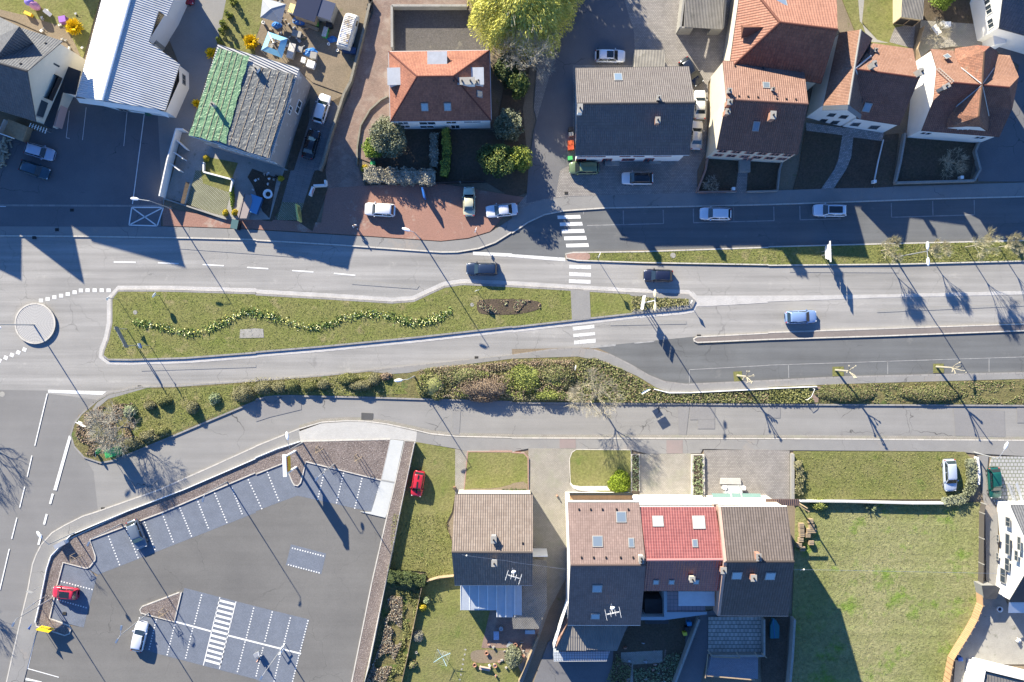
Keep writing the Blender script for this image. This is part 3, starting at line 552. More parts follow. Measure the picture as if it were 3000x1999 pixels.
# ================================================================ buildings
def roof_uv(vs, f):
    n = (vs[f[1]]-vs[f[0]]).cross(vs[f[2]]-vs[f[0]])
    if n.length < 1e-6 and len(f) > 3: n = (vs[f[2]]-vs[f[1]]).cross(vs[f[3]]-vs[f[1]])
    n.normalize()
    if n.z < 0: n = -n
    u = Vector((0, 0, 1)).cross(n)
    u = u.normalized() if u.length > .03 else Vector((1, 0, 0))
    v = n.cross(u)
    return [(vs[i].dot(u), vs[i].dot(v)) for i in f]
def roof(name, vs, faces, mat, parent, th=.16):
    us = sorted({i for f in faces for i in f}); mp_ = {k: i for i, k in enumerate(us)}; vs = [vs[i] for i in us]; faces = [tuple(mp_[i] for i in f) for f in faces]
    V = list(vs)+[v-Vector((0, 0, th)) for v in vs]; n = len(vs); F = []; UV = []
    cnt = {}
    for f in faces:
        if len(f) == 3: tr = [tuple(f)]
        else: tr = [tuple(f[i] for i in t) for t in tessellate_polygon([[Vector((vs[i].x, vs[i].y, 0)) for i in f]])]
        nn = Vector()
        for i in range(len(f)): nn += vs[f[i]].cross(vs[f[(i+1) % len(f)]])
        nn.normalize()
        if nn.z < 0: nn = -nn
        u = Vector((0, 0, 1)).cross(nn); u = u.normalized() if u.length > .03 else Vector((1, 0, 0)); w_ = nn.cross(u)
        for t in tr:
            F.append(t); UV += [(vs[i].dot(u), vs[i].dot(w_)) for i in t]
            F.append(tuple(i+n for i in reversed(t))); UV += [(0, 0)]*3
        for i in range(len(f)):
            e = (f[i], f[(i+1) % len(f)]); cnt[frozenset(e)] = cnt.get(frozenset(e), [])+[e]
    for es in cnt.values():
        if len(es) == 1:
            a, b = es[0]; F.append((a, b, b+n, a+n)); UV += [(0, 0)]*4
    return obj(name, V, F, mat, parent, uvs=UV)
def walls(name, vs, idx, mat, parent, ins=.3, drop=.15):
    p = [vs[i] for i in idx]; c = sum(p, Vector())/len(p); out = []
    for q in p:
        d = (q-c); d.z = 0; L = d.length; k = max(L-ins*1.3, .1)/L
        out.append(Vector((c.x+d.x*k, c.y+d.y*k, q.z-drop)))
    v = []; f = []; m = len(out)
    for q in out: v += [Vector((q.x, q.y, 0)), q.copy()]
    for i in range(m):
        j = (i+1) % m; f.append((2*i, 2*j, 2*j+1, 2*i+1))
    w = obj(name, v, f, mat, parent); return w, out
def wallwin(parent, a, b, c, items, fm=None, gm=None, name='window'):
    """windows on the wall running from a to b; c = centre of the house; items = (fraction, z, width, height)"""
    d = Vector((b.x-a.x, b.y-a.y, 0)); L = d.length; d.normalize(); n = Vector((d.y, -d.x, 0))
    if n.dot(Vector((a.x-c.x, a.y-c.y, 0))) < 0: n = -n
    for t, z, wd, ht in items:
        o = Vector((a.x, a.y, 0))+d*L*t
        def q(s0, s1, z0, z1, e):
            return [o+d*s0+n*e+Vector((0, 0, z0)), o+d*s1+n*e+Vector((0, 0, z0)), o+d*s1+n*e+Vector((0, 0, z1)), o+d*s0+n*e+Vector((0, 0, z1))]
        mb = MB(); k = .09
        for s0, s1, z0, z1 in ((-wd/2-k, wd/2+k, z-ht/2-k, z-ht/2), (-wd/2-k, wd/2+k, z+ht/2, z+ht/2+k), (-wd/2-k, -wd/2, z-ht/2, z+ht/2), (wd/2, wd/2+k, z-ht/2, z+ht/2), (-.03, .03, z-ht/2, z+ht/2)):
            A = q(s0, s1, z0, z1, 0); B = q(s0, s1, z0, z1, .07); mb.poly(B)
            for i in range(4): mb.poly([A[i], A[(i+1) % 4], B[(i+1) % 4], B[i]])
        w = mb.build(name, fm or M['wframe'], parent)
        pb = MB(); pb.poly(q(-wd/2, wd/2, z-ht/2, z+ht/2, .02)); pb.build('pane', gm or M['glass'], w)
CAM = Vector((0, 0, H))
def wallpoly(parent, a, b, c, quads, gm=None, fm=None):
    """openings traced on the wall plane through a and b"""
    d = Vector((b.x-a.x, b.y-a.y, 0)).normalized(); n = Vector((d.y, -d.x, 0))
    if n.dot(Vector((a.x-c.x, a.y-c.y, 0))) < 0: n = -n
    for s in quads:
        q = []
        for g_ in G(s):
            r_ = g_-CAM; t_ = (a-CAM).dot(n)/r_.dot(n); q.append(CAM+r_*t_)
        m_ = sum(q, Vector())/len(q); mb = MB(); o_ = [m_+(p_-m_)*1.12+n*.05 for p_ in q]; mb.poly(o_)
        for i in range(len(o_)): mb.poly([o_[i], o_[(i+1) % len(o_)], o_[(i+1) % len(o_)]-n*.06, o_[i]-n*.06])
        w = mb.build('window', fm or M['frame'], parent); pb = MB(); pb.poly([p_+n*.06 for p_ in q]); pb.build('pane', gm or M['glass'], w)
def hit(vs, f, s):
    """where the sight line through a survey pixel meets the plane of a roof face"""
    a, b, c = vs[f[0]], vs[f[1]], vs[f[2]]; n = (b-a).cross(c-a).normalized()
    if n.z < 0: n = -n
    g = G1(s)-CAM; t = (a-CAM).dot(n)/g.dot(n); p = CAM+g*t
    u = Vector((0, 0, 1)).cross(n)
    u = u.normalized() if u.length > .03 else Vector((1, 0, 0))
    return p, u, n.cross(u), n
def skylight(ro, vs, f, s, wd=.8, ht=1., m=None, fm=None):
    p, u, v, n = hit(vs, f, s); mb = MB()
    def q(w_, h_, e): return [p+u*a*w_/2+v*b*h_/2+n*e for a, b in ((-1, -1), (1, -1), (1, 1), (-1, 1))]
    A = q(wd+.2, ht+.2, 0); B = q(wd+.2, ht+.2, .12); mb.poly(B)
    for i in range(4): mb.poly([A[i], A[(i+1) % 4], B[(i+1) % 4], B[i]])
    w = mb.build('skylight', fm or M['frame'], ro); pb = MB(); pb.poly(q(wd, ht, .135)); pb.build('pane', m or M['sky_glass'], w)
def chimney(ro, vs, f, s, wd=.5, dp=.7, h=1.1, m=None, rot=0, pots=1):
    p, u, v, n = hit(vs, f, s); mb = MB(); r = math.atan2(u.y, u.x)+rot
    mb.box(p, wd, dp, p.z-.4, p.z+h, r); ch = mb.build('chimney', m or M['brickred'], ro)
    mb = MB(); mb.box(p, wd+.14, dp+.14, p.z+h, p.z+h+.1, r); mb.build('chimney_cap', M['concw'], ch)
    for i in range(pots):
        o = (i-(pots-1)/2)*dp*.5; q = p+Vector((-math.sin(r), math.cos(r), 0))*o
        mb = MB(); mb.tube(q+Vector((0, 0, h+.1)), q+Vector((0, 0, h+.45)), .12, .1, 8); mb.build('chimney_pot', M['dark'], ch)
def vent(ro, vs, f, s):
    p, u, v, n = hit(vs, f, s); mb = MB(); mb.box(p, .22, .28, p.z-.05, p.z+.2, math.atan2(u.y, u.x), .7); mb.build('roof_vent', M['dark'], ro)
def gutter(ro, a, b, m=None):
    mb = MB(); mb.tube(a-Vector((0, 0, .1)), b-Vector((0, 0, .1)), .08); mb.build('gutter', m or M['zinc'], ro)
def ridgecap(ro, a, b, m, r=.13):
    mb = MB(); mb.tube(a, b, r, n=8); mb.build('ridge_cap', m, ro)
def ctr(vs): return sum(vs, Vector())/len(vs)
# --- house with a hipped red roof
h = thing('hipped_house', 'white detached house under an orange-red hipped tile roof with zinc box dormers', 'house', G1('A2 1700,800'))
v = R3('A2 1220,475,4.5 2145,463,4.5 2160,1108,4.5 1235,1118,4.5 1480,703,8.5 1812,700,8.5')
r = roof('roof', v, [(0, 4, 5, 1), (1, 5, 2), (3, 2, 5, 4), (0, 3, 4)], M['r_red'], h)
wl, wp = walls('wall', v, [0, 1, 2, 3], M['w_white'], h, .2)
wallwin(h, wp[3], wp[2], ctr(v), [(.1, 4., 1.3, 1.2), (.35, 3.7, 2.1, 1.6), (.6, 4., 1.3, 1.2), (.82, 4.2, 2.2, .7), (.63, 1.3, 1.1, 2.2), (.1, 1.8, 1.3, 1.2), (.33, 1.5, 1.8, 1.4)])
for a, b in ((0, 4), (1, 5), (2, 5), (3, 4), (4, 5)): ridgecap(r, v[a], v[b], M['r_red'], .11)
for a, b in ((0, 1), (1, 2), (2, 3), (3, 0)): gutter(r, v[a], v[b])
for s in ('A2 1550,982', 'A2 1760,980'): skylight(r, v, (3, 2, 5), s, .75, 1.)
skylight(r, v, (1, 5, 2), 'A2 2050,866', .7, .8)
def boxdormer(s, f, wd, dp, ht, nm='dormer'):
    p, u, vv, n = hit(v, f, s); mb = MB(); a = math.atan2(u.y, u.x); mb.box(p, wd, dp, p.z-2., p.z+ht, a); dm = mb.build(nm, M['w_white'], r)
    mb = MB(); mb.box(p, wd+.25, dp+.3, p.z+ht, p.z+ht+.1, a); mb.build('dormer_roof', M['zinc'], dm)
boxdormer('A2 1668,560', (0, 4, 5), 2.3, 1.8, .55); boxdormer('A2 1290,715', (0, 3, 4), 2.0, 1.9, .6); boxdormer('A2 2020,712', (1, 5, 2), 2., 1.8, .5)
chimney(r, v, (1, 5, 2), 'A2 1935,765', .8, 2.1, 1.0, M['w_white'], pots=4)
chimney(r, v, (1, 5, 2), 'A2 2030,770', .5, .5, .7, M['w_white'])
# --- grey and charcoal roofed house beside the shared yard
h = thing('terraced_house', 'long white house with grey-brown corrugated north slope and dark south slope, four cars around it', 'house', G1('A3 1100,1000'))
v = R3('A3 582,627,5 1628,612,5 1680,945,8.1 1630,1425,5 582,1432,5 596,955,8.1')
r = roof('roof', v, [(0, 5, 2, 1), (4, 3, 2, 5)], M['r_grey'], h)
wl, wp = walls('wall', v, [0, 1, 2, 3, 4, 5], M['w_white'], h, .35)
wallwin(h, wp[4], wp[3], ctr(v), [(.05, 4.5, 1., 1.3), (.13, 4.5, 1.2, 1.3), (.22, 4.5, 1.2, 1.3), (.45, 4.5, 1.3, 1.3), (.58, 4.5, 1.3, 1.3), (.8, 4.6, 2.2, 1.2), (.3, 1.2, 1.1, 2.2), (.7, 1.2, 1.1, 2.2), (.05, 1.6, 1.2, 1.3), (.5, 1.6, 1.5, 1.3)], flat('red_shutter', (.3, .05, .04), .6))
ridgecap(r, v[5], v[2], M['r_grey'], .16); gutter(r, v[4], v[3]); gutter(r, v[0], v[1], M['dark'])
skylight(r, v, (0, 5, 2), 'A3 975,712', .9, 1.2); chimney(r, v, (0, 5, 2), 'A3 1340,915', .45, .5, .9, M['concw']); chimney(r, v, (4, 3, 2), 'A3 1325,1125', .5, .7, 1.3, M['terra']); chimney(r, v, (4, 3, 2), 'A3 618,1020', .55, 1.0, 1.4, M['w_white'])
mb = MB(); mb.box(G1('A3 917,1500'), 2., .9, 0, .55); mb.build('doorstep', M['concw'], h)
mb = MB(); mb.box(G1('A3 1311,1490'), 1.6, .6, 0, .45); mb.build('doorstep', M['concw'], h)
h = thing('lean_to_shed', 'small corrugated lean-to shed on the north wall of the long white house', 'shed', G1('A3 1260,540'))
v = R3('A3 1125,458,2.2 1404,460,2.2 1404,625,2.9 1125,625,2.9')
roof('roof', v, [(0, 3, 2, 1)], M['r_corr'], h, .08); walls('wall', v, [0, 1, 2, 3], M['concw'], h, .1)
# --- pale salmon roofed house
h = thing('town_house', 'tall cream house with pale salmon tile roof and pink framed windows', 'house', G1('A3 2050,950'))
v = R3('A3 1935,560,6.3 A4 325,600,6.3 370,958,8.9 275,1415,6 A3 1880,1370,6 1970,915,8.9')
r = roof('roof', v, [(0, 5, 2, 1)], M['r_salmon'], h); roof('roof', v, [(4, 3, 2, 5)], rmat('shaded_salmon_tiles', (0.198, 0.105, 0.077), (0.161, 0.084, 0.062), (.08, .04, .03), .27, .4, .7, .2), h)  # south slope: darker copy of the salmon tiles, its shade put into the colour
wl, wp = walls('wall', v, [0, 1, 2, 3, 4, 5], M['w_cream'], h, .08)
pink = flat('pink_window_surround', (.45, .22, .18), .7)
wallwin(h, wp[4], wp[3], ctr(v), [(t, z, 1., 1.4) for t in (.1, .27, .44, .6, .76, .92) for z in (5.9, 3.2)]+[(.52, 1.1, 1.1, 2.1)], pink)
ridgecap(r, v[5], v[2], M['r_salmon'], .14); gutter(r, v[4], v[3], M['dark']); gutter(r, v[0], v[1], M['dark'])
f = (0, 5, 2)
skylight(r, v, f, 'A3 2335,787', .7, .8); chimney(r, v, f, 'A3 1985,850', .45, .5, .9, M['concw'])
for s in ('A3 2050,610', 'A3 2305,630', 'A3 2083,885', 'A3 2170,890', 'A3 2258,895', 'A4 80,908', 'A4 168,912', 'A4 255,915', 'A4 225,640'): vent(r, v, f, s)
chimney(r, v, f, 'A4 35,830', .3, .3, .6, M['zinc'])
f = (4, 3, 2)
for s in ('A3 1975,965', 'A3 1958,1050'): chimney(r, v, f, s, .5, .6, 1.5, M['terra'])
chimney(r, v, f, 'A4 15,1085', .6, .9, 1.6, M['terra']); skylight(r, v, f, 'A3 2242,1160', .65, 1.1)
mb = MB(); mb.box(G1('A3 2125,1510'), 1.5, 2.4, 0, .9); mb.build('entrance_steps', M['concw'], h)
# --- large orange roofed house behind
h = thing('farmhouse', 'large house with broad bright orange tile roof behind the salmon-roofed house', 'house', G1('A4 150,300'))
v = R3('A3 1998,575,6.3 S 2175,-70,6.3 S 2285,66,10 S 2454,87,10 S 2406,245,6.3 S 2448,-95,6.3 S 2141,181,6.3')
v[0] = v[6]; v[0] = R3('A3 1995,640,6')[0]
r = roof('roof', v, [(0, 1, 2), (1, 5, 3, 2)], M['r_orange2'], h, .2)
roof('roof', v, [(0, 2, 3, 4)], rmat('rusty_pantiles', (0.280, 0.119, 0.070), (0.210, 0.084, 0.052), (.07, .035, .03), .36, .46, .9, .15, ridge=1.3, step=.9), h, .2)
wl, wp = walls('wall', v, [0, 1, 5, 3, 4], M['w_cream'], h, .35)
for a, b in ((0, 2), (1, 2), (2, 3)): ridgecap(r, v[a], v[b], M['r_orange'], .17)
skylight(r, v, (1, 5, 3), 'A4 122,25', 1.1, 1.2); gutter(r, v[0], v[1], M['dark'])
p, u, vv, n = hit(v, (0, 1, 2), 'A3 2200,280')
dz = p.z+.9; dq = [Vector((p.x-1.2, p.y+.9, p.z-.5)), Vector((p.x-1.2, p.y-.9, p.z-.5)), Vector((p.x+1.9, p.y, p.z+1.3)), Vector((p.x-1.3, p.y, p.z+1.2))]
mb = MB(); mb.poly([dq[0], dq[2], dq[3]]); mb.poly([dq[1], dq[3], dq[2]]); mb.poly([dq[0], dq[3], dq[1]]); mb.build('dormer', M['r_orange2'], r)
# --- cross-gabled house
rb = rmat('plain_clay_tiles', (0.260, 0.149, 0.105), (0.211, 0.112, 0.074), (.14, .08, .06), .2, .26, .4, .15, c3=(.36, .27, .2), t3=.6)
rd = rmat('shaded_clay_tiles', (0.198, 0.099, 0.074), (0.155, 0.074, 0.056), (.07, .04, .03), .25, .32, .5, .25)  # darkened copy of the plain tiles for slopes turned from the sun
h = thing('cross_gabled_house', 'white rendered house with two crossing clay tile roofs and a stone path in front', 'house', G1('A4 850,750'))
v = R3('A4 655,300,6 852,272,8.4 740,965,8.4 508,970,6 962,355,6.6 S 2524,336,6.2 A4 800,632,8.4 A4 885,885,5.6')
r = roof('roof', v, [(0, 1, 2, 3), (1, 4, 6), (6, 7, 5, 2)], rb, h)
v2 = R3('A4 965,398,5 1330,448,5 1392,716,8.3 1210,1152,4.5 815,1092,4.5 800,636,8.3')
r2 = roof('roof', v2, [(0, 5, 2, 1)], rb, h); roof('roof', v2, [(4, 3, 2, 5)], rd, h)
wl, wp = walls('wall', [v[0], v[1], v[4], v[5], v[2], v[3]], [0, 1, 2, 3, 4, 5], M['w_white'], h, .12)
wallpoly(h, wp[5], wp[3], ctr(v), ['A4 570,1040 630,1042 600,1072 538,1066', 'A4 678,1057 740,1062 712,1090 645,1084', 'A4 495,1092 552,1095 525,1124 462,1118', 'A4 600,1108 660,1112 630,1140 568,1135'], M['glass'], M['frame'])
wl, wq = walls('wall', v2, [0, 1, 2, 3, 4, 5], M['w_white'], h, .12)
wallpoly(h, wq[4], wq[3], ctr(v2), ['A4 785,1130 852,1130 825,1160 755,1152', 'A4 950,1155 1030,1158 995,1188 920,1180'], M['glass'], M['frame'])
mb = MB(); mb.poly([v[3]+Vector((0, 0, .05)), v[2]+Vector((0, 0, .05)), v[5]+Vector((0, 0, .05))]); 
mb = MB()
for a, b in ((3, 2), (2, 5)):
    A, B = v[a], v[b]; e = Vector((0, -.55, -.35)); mb.poly([A, B, B+e, A+e]); mb.poly([A-Vector((0, 0, .15)), A+e-Vector((0, 0, .1)), B+e-Vector((0, 0, .1)), B-Vector((0, 0, .15))])
mb.build('zinc_gable_trim', flat('dull_lead_trim', (.16, .18, .2), .5, .3), r)
ridgecap(r, v[1], v[2], M['concw'], .13); ridgecap(r2, v2[5], v2[2], M['r_red'], .13)
mb = MB(); mb.tube(v[6], v[7], .12); mb.tube(v[6], R3('A4 945,515,6.9')[0], .12); mb.build('valley_flashing', M['zinc'], r)
chimney(r2, v2, (0, 5, 2), 'A4 930,625', .4, .7, 1.8, M['concw'], rot=.3); chimney(r2, v2, (0, 5, 2), 'A4 1360,690', .45, .8, 1.6, M['concw'], rot=.3); chimney(r2, v2, (0, 5, 2), 'A4 980,470', .35, .4, .4, M['zinc'])
skylight(r2, v2, (4, 3, 2), 'A4 910,985', .8, 1.1)
# --- complex hipped house on the corner
h = thing('corner_villa', 'white villa with crossing half-hipped red tile roofs on the eastern corner plot', 'house', G1('A4 1850,800'))
v = R3('A4 1495,450,4.8 1550,628,6.6 1700,760,8.3 1520,922,6.6 1410,1203,4.3 2125,1260,4.3 2245,1000,6 2215,805,8.3 2305,708,6.4 2222,510,4.8')
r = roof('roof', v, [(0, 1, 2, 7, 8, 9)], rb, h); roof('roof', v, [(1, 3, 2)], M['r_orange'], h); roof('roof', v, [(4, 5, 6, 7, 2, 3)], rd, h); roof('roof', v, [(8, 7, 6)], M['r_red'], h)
v3 = R3('A4 1718,445,5 1920,415,6.8 2040,427,6.8 1988,475,8.5 2108,470,5 2095,600,5.4 1968,778,8.5 1705,570,5.4')
r3 = roof('roof', v3, [(0, 1, 3, 6, 7), (3, 2, 4, 5, 6)], M['r_old'], h); roof('roof', v3, [(1, 2, 3)], M['r_red'], h)
v4 = R3('A4 1968,782,8.5 1643,1050,5.2 1638,1175,4.8 1830,1162,6.6 1936,1072,8.5 1950,1166,6.6 2022,1205,4.8 2032,1085,5.2')
r4 = roof('roof', v4, [(0, 1, 2, 3, 4), (0, 4, 5, 6, 7)], M['r_old'], h); roof('roof', v4, [(4, 3, 5)], M['r_old'], h)
mb = MB()
for a, b in ((v3[6], v3[7]), (v3[6], v3[5]), (v4[0], v4[1]), (v4[0], v4[7])): mb.tube(a+Vector((0, 0, .03)), b+Vector((0, 0, .03)), .07)
mb.build('valley_flashing', M['zinc'], r); ridgecap(r3, v3[3], v3[6], M['r_old'], .12); ridgecap(r4, v4[0], v4[4], M['r_old'], .12)
ridgecap(r, v[2], v[7], M['r_red'], .14)
wl, wp = walls('wall', v, [0, 1, 3, 4, 5, 6, 8, 9], M['w_white'], h, .2)
wl, wq = walls('wall', v4, [1, 2, 3, 5, 6, 7], M['w_white'], h, .2)
wl, wz = walls('wall', v3, [0, 1, 2, 4, 5, 7], M['w_white'], h, .4)
wallwin(h, wp[3], wp[4], ctr(v), [(.12, 3.4, 1.3, 1.2), (.85, 3.4, 1.2, 1.2)], M['wframe'])
wallwin(h, wq[2], wq[3], ctr(v4), [(.3, 5.2, 1.2, 1.2), (.4, 2.6, 1.3, 1.3)], M['wframe'])
chimney(r, v, (1, 3, 2), 'A4 1590,820', .45, .9, 1.4, M['concw'], rot=.6); skylight(r, v, (0, 1, 2), 'A4 1645,522', .5, .6)
mb = MB(); q0, u, vv, n = hit(v, (0, 1, 2), 'A4 1560,640'); q1 = hit(v, (0, 1, 2), 'A4 1695,762')[0]
for o_ in (-.18, .18): mb.tube(q0+u*o_+n*.15, q1+u*o_+n*.15, .04)
for i in range(9): c = q0.lerp(q1, i/8)+n*.15; mb.tube(c-u*.18, c+u*.18, .035)
mb.build('roof_ladder', M['concw'], r)
# --- dark roofed house at the far corner
h = thing('slate_roof_house', 'white house with a charcoal slate roof at the top right corner', 'house', G1('A4 2250,100'))
v = R3('A4 2122,262,5.2 2620,400,5.2 2660,-100,8.4 2185,-230,8.4 2235,-600,5.2 2700,-500,5.2')
r = roof('roof', v, [(0, 3, 2, 1), (3, 4, 5, 2)], M['r_slate'], h)
wl, wp = walls('wall', v, [0, 1, 2, 5, 4, 3], M['w_white'], h, .3)
wallwin(h, wp[0], wp[5], ctr(v), [(.2, 4.2, 1.1, 1.4), (.55, 4.4, 1.1, 1.4), (.8, 4.4, 1.1, 1.4)])
mb = MB(); mb.box(G1('A4 2012,360')+Vector((0, 0, 0)), 1.6, 3.2, 0, 3., .15); mb.build('entrance_porch', M['w_white'], h)
# --- sheds
h = thing('open_garage', 'old garage with weathered corrugated roof and dark open front in the shared yard', 'garage', G1('A3 1750,150'))
v = R3('A3 1598,-160,3.2 1965,-160,3.2 1932,270,2.6 1578,250,2.6')
roof('roof', v, [(0, 3, 2, 1)], M['r_corr'], h, .1); mb = MB()
a, b, c2, d2 = [W(p[0], p[1]) for p in P('A3 1565,-150 1930,-160 1895,320 1512,315')]
mb.wallstrip(a, d2, .25, 0, 3.6, 3.); mb.wallstrip(b, c2, .25, 0, 3.6, 3.); mb.wallstrip(a, b, .25, 0, 3.6)
mb.wallstrip(d2, d2.lerp(c2, .3), .25, 0, 2.95); mb.wallstrip(c2.lerp(d2, .28), c2, .25, 0, 2.95); mb.build('wall', M['concw'], h)
h = thing('garden_shed', 'cream garden shed with ribbed brown tile roof on the back lawn', 'shed', G1('A4 1320,80'))
v = R3('A4 1240,-120,3 1440,-110,3 1425,182,2.6 1225,155,2.6')
roof('roof', v, [(0, 3, 2, 1)], M['r_corr'], h, .1); wl, wp = walls('wall', v, [0, 1, 2, 3], flat('yellowish_plaster', (.5, .43, .28), .9, var=.1), h, .1)
wallwin(h, wp[3], wp[2], ctr(v), [(.5, 1.3, 2.6, 2.2)], M['wood'], M['dark'], 'garage_door')
# --- north-west: grey roofed house with a cream gable
h = thing('gabled_guesthouse', 'tall grey tiled house whose cream south-east gable has balconies and dark windows', 'house', G1('A1 150,600'))
v = R3('A1 578,378,7.0 250,655,11.0 330,1120,5.6 A1 -700,800,5.6 A1 -700,390,11 A1 -700,-30,7.0')
r = roof('roof', v, [(0, 1, 4, 5), (1, 2, 3, 4)], M['r_slate'], h)
wl, wp = walls('wall', v, [0, 1, 2, 3, 4, 5], M['w_cream'], h, .5)
cc = ctr(v); A, B = wp[2], wp[0]
wallpoly(h, A, B, cc, ['A1 350,595 428,640 405,700 328,660', 'A1 490,575 548,605 520,650 475,622', 'A1 300,735 378,770 360,860 282,812', 'A1 385,885 455,905 392,1080 332,1060'], M['glass'], M['frame'])
d = Vector((B.x-A.x, B.y-A.y, 0)); L = d.length; d.normalize(); n = Vector((-d.y, d.x, 0))
if n.dot(Vector((A.x-cc.x, A.y-cc.y, 0))) < 0: n = -n
mb = MB(); q0 = Vector((A.x, A.y, 0))+d*L*.3; q1 = Vector((A.x, A.y, 0))+d*L*.62
mb.wallstrip(q0+n*.4, q1+n*.4, .8, 5.6, 5.75); mb.wallstrip(q0+n*.8, q1+n*.8, .08, 5.75, 6.6); mb.wallstrip(q0, q0+n*.8, .08, 5.75, 6.6); mb.wallstrip(q1, q1+n*.8, .08, 5.75, 6.6); mb.build('balcony', M['dark'], h)
for s in ('A1 420,400', 'A1 190,588'): vent(r, v, (0, 1, 4), s)
ridgecap(r, v[1], v[4], M['r_slate'], .16)
p, u, vv, nn = hit(v, (0, 1, 4), 'A1 290,395'); a1 = R3('A1 175,245,10.6')[0]; a2 = R3('A1 -80,590,10.9')[0]
mb = MB(); e1 = hit(v, (0, 1, 4), 'A1 308,400')[0]; e2 = hit(v, (0, 1, 4), 'A1 -20,150')[0]
dr = roof('dormer_roof', [a1, a2, e1+Vector((0, 0, .2)), e2, hit(v, (0, 1, 4), 'A1 -200,420')[0]], [(0, 1, 2), (0, 3, 4, 1)], M['r_slate'], r)
mb.poly([a1, e2, e1]); mb.build('dormer', M['w_cream'], r)
h = thing('porch_annex', 'low dark-roofed annex with pinkish parapet at the foot of the cream gable', 'annex', G1('A1 600,900'))
v = R3('A1 620,610,3.4 742,655,3.4 690,872,3.4 575,850,3.4 475,1185,3.2 400,1150,3.2')
roof('roof', v, [(0, 1, 2, 3), (3, 4, 5, 0)], M['r_dark'], h); mb = MB()
mb.prism([W(p[0], p[1]) for p in P('A1 640,640 760,690 700,900 600,870 490,1160 530,1190 S 175,375 S 180,330')][:6], 0, 2.2)
mb.build('wall', M['w_white'], h)
mb = MB(); q = G('A1 590,860 660,880 575,1190 485,1160'); mb.prism(q, 0, 2.1); mb.build('parapet', flat('pink_render', (.42, .30, .29), .8), h)
# --- white metal workshop
h = thing('metal_roof_workshop', 'white workshop with ribbed metal roof and curved side wall on the forecourt', 'building', G1('A1 1150,500'))
v = R3('A1 985,-200,4.4 1245,-200,5.6 935,922,5.6 700,886,4.4 1680,-200,4.6 1530,150,4.1 1455,100,4.4 1365,385,4.2 1652,590,3.6 1517,1015,3.6 1210,25,5.6')
v[0] = hit(v, (1, 2, 3), 'A1 985,-200')[0]
for i_, s_ in ((4, 'A1 1680,-200'), (5, 'A1 1530,150'), (6, 'A1 1455,100'), (7, 'A1 1365,385'), (8, 'A1 1652,590')): v[i_] = hit(v, (1, 2, 9), s_)[0]
r = roof('roof', v, [(0, 1, 2, 3)], M['r_metalw'], h, .2)
roof('roof', v, [(1, 4, 5, 6, 7, 8, 9, 2)], M['r_metal'], h, .2); ridgecap(r, v[1], v[2], M['wpaint'], .2)
wp = [Vector((q.x, q.y, 0)) for q in R3('A1 1010,-180,4 1660,-180,4 1520,125,4 1365,375,4 1645,600,3.2 1665,760,2.6 1530,1030,3 950,930,4.6 725,875,4')]
mb = MB(); zs = [4, 4, 4, 4, 3.2, 3.2, 3.2, 4.6, 4.]
for i in range(9):
    j = (i+1) % 9; a, b = wp[i], wp[j]; mb.poly([a, b, (b.x, b.y, zs[j]*K), (a.x, a.y, zs[i]*K)])
mb.build('wall', M['w_white'], h)
wallwin(h, wp[7], wp[6], ctr(wp), [(.25, 2.6, 3., 1.6), (.6, 2.6, 3., 1.6), (.1, 1.4, 1.2, 2.2)], M['frame']); wallwin(h, wp[4], wp[5], ctr(wp)+Vector((-8, 0, 0)), [(.7, 2.2, 1.2, 1.)], M['frame'])
mb = MB(); q = R3('A1 700,900,4.3 930,930,5.1 1440,1005,3.8 1530,1040,3.6'); 
for a, b in zip(q, q[1:]): mb.poly([a, b, b+Vector((.1, -.5, -.7)), a+Vector((.1, -.5, -.7))])
mb.build('fascia', M['w_white'], h)
h = thing('side_lean_to', 'dark ribbed lean-to roof on the east side of the white workshop', 'shed', G1('A1 1450,250'))
v = R3('A1 1455,105,3.2 1508,150,2.6 1425,410,2.6 1370,388,3.2'); roof('roof', v, [(0, 3, 2, 1)], M['r_corr'], h, .06); walls('wall', v, [0, 1, 2, 3], M['concw'], h, .1)
# --- house under tarpaulins
h = thing('tarped_house', 'grey house with flat corrugated roof covered by green and black tarpaulins', 'house', G1('A2 0,900'))
v = R3('A1 2000,410,6.8 A2 398,628,6.4 130,1465,6.4 A1 1740,1245,6.7')
r = roof('roof', v, [(0, 3, 2, 1)], rmat('pale_corrugated_sheet', (.42, .42, .42), (.36, .36, .36), (.1, .1, .1), .32, 60, 1., .1, step=0, ridge=1.8, vary=False), h, .2)
wl, wp = walls('wall', v, [0, 1, 2, 3], M['w_grey'], h, .15)
wallwin(h, wp[1], wp[2], ctr(v), [(.42, 5.8, .9, 1.1), (.32, 2.6, 1.6, 1.6)]); wallwin(h, wp[3], wp[2], ctr(v), [(.3, 4., 1.2, .9), (.42, 4., 1.2, .9), (.54, 4., 1.2, .9), (.75, 3.9, 2.6, 1.1), (.92, 3.9, 1.2, 1.1)])
gutter(r, v[0], v[1], M['dark']); gutter(r, v[3], v[2])
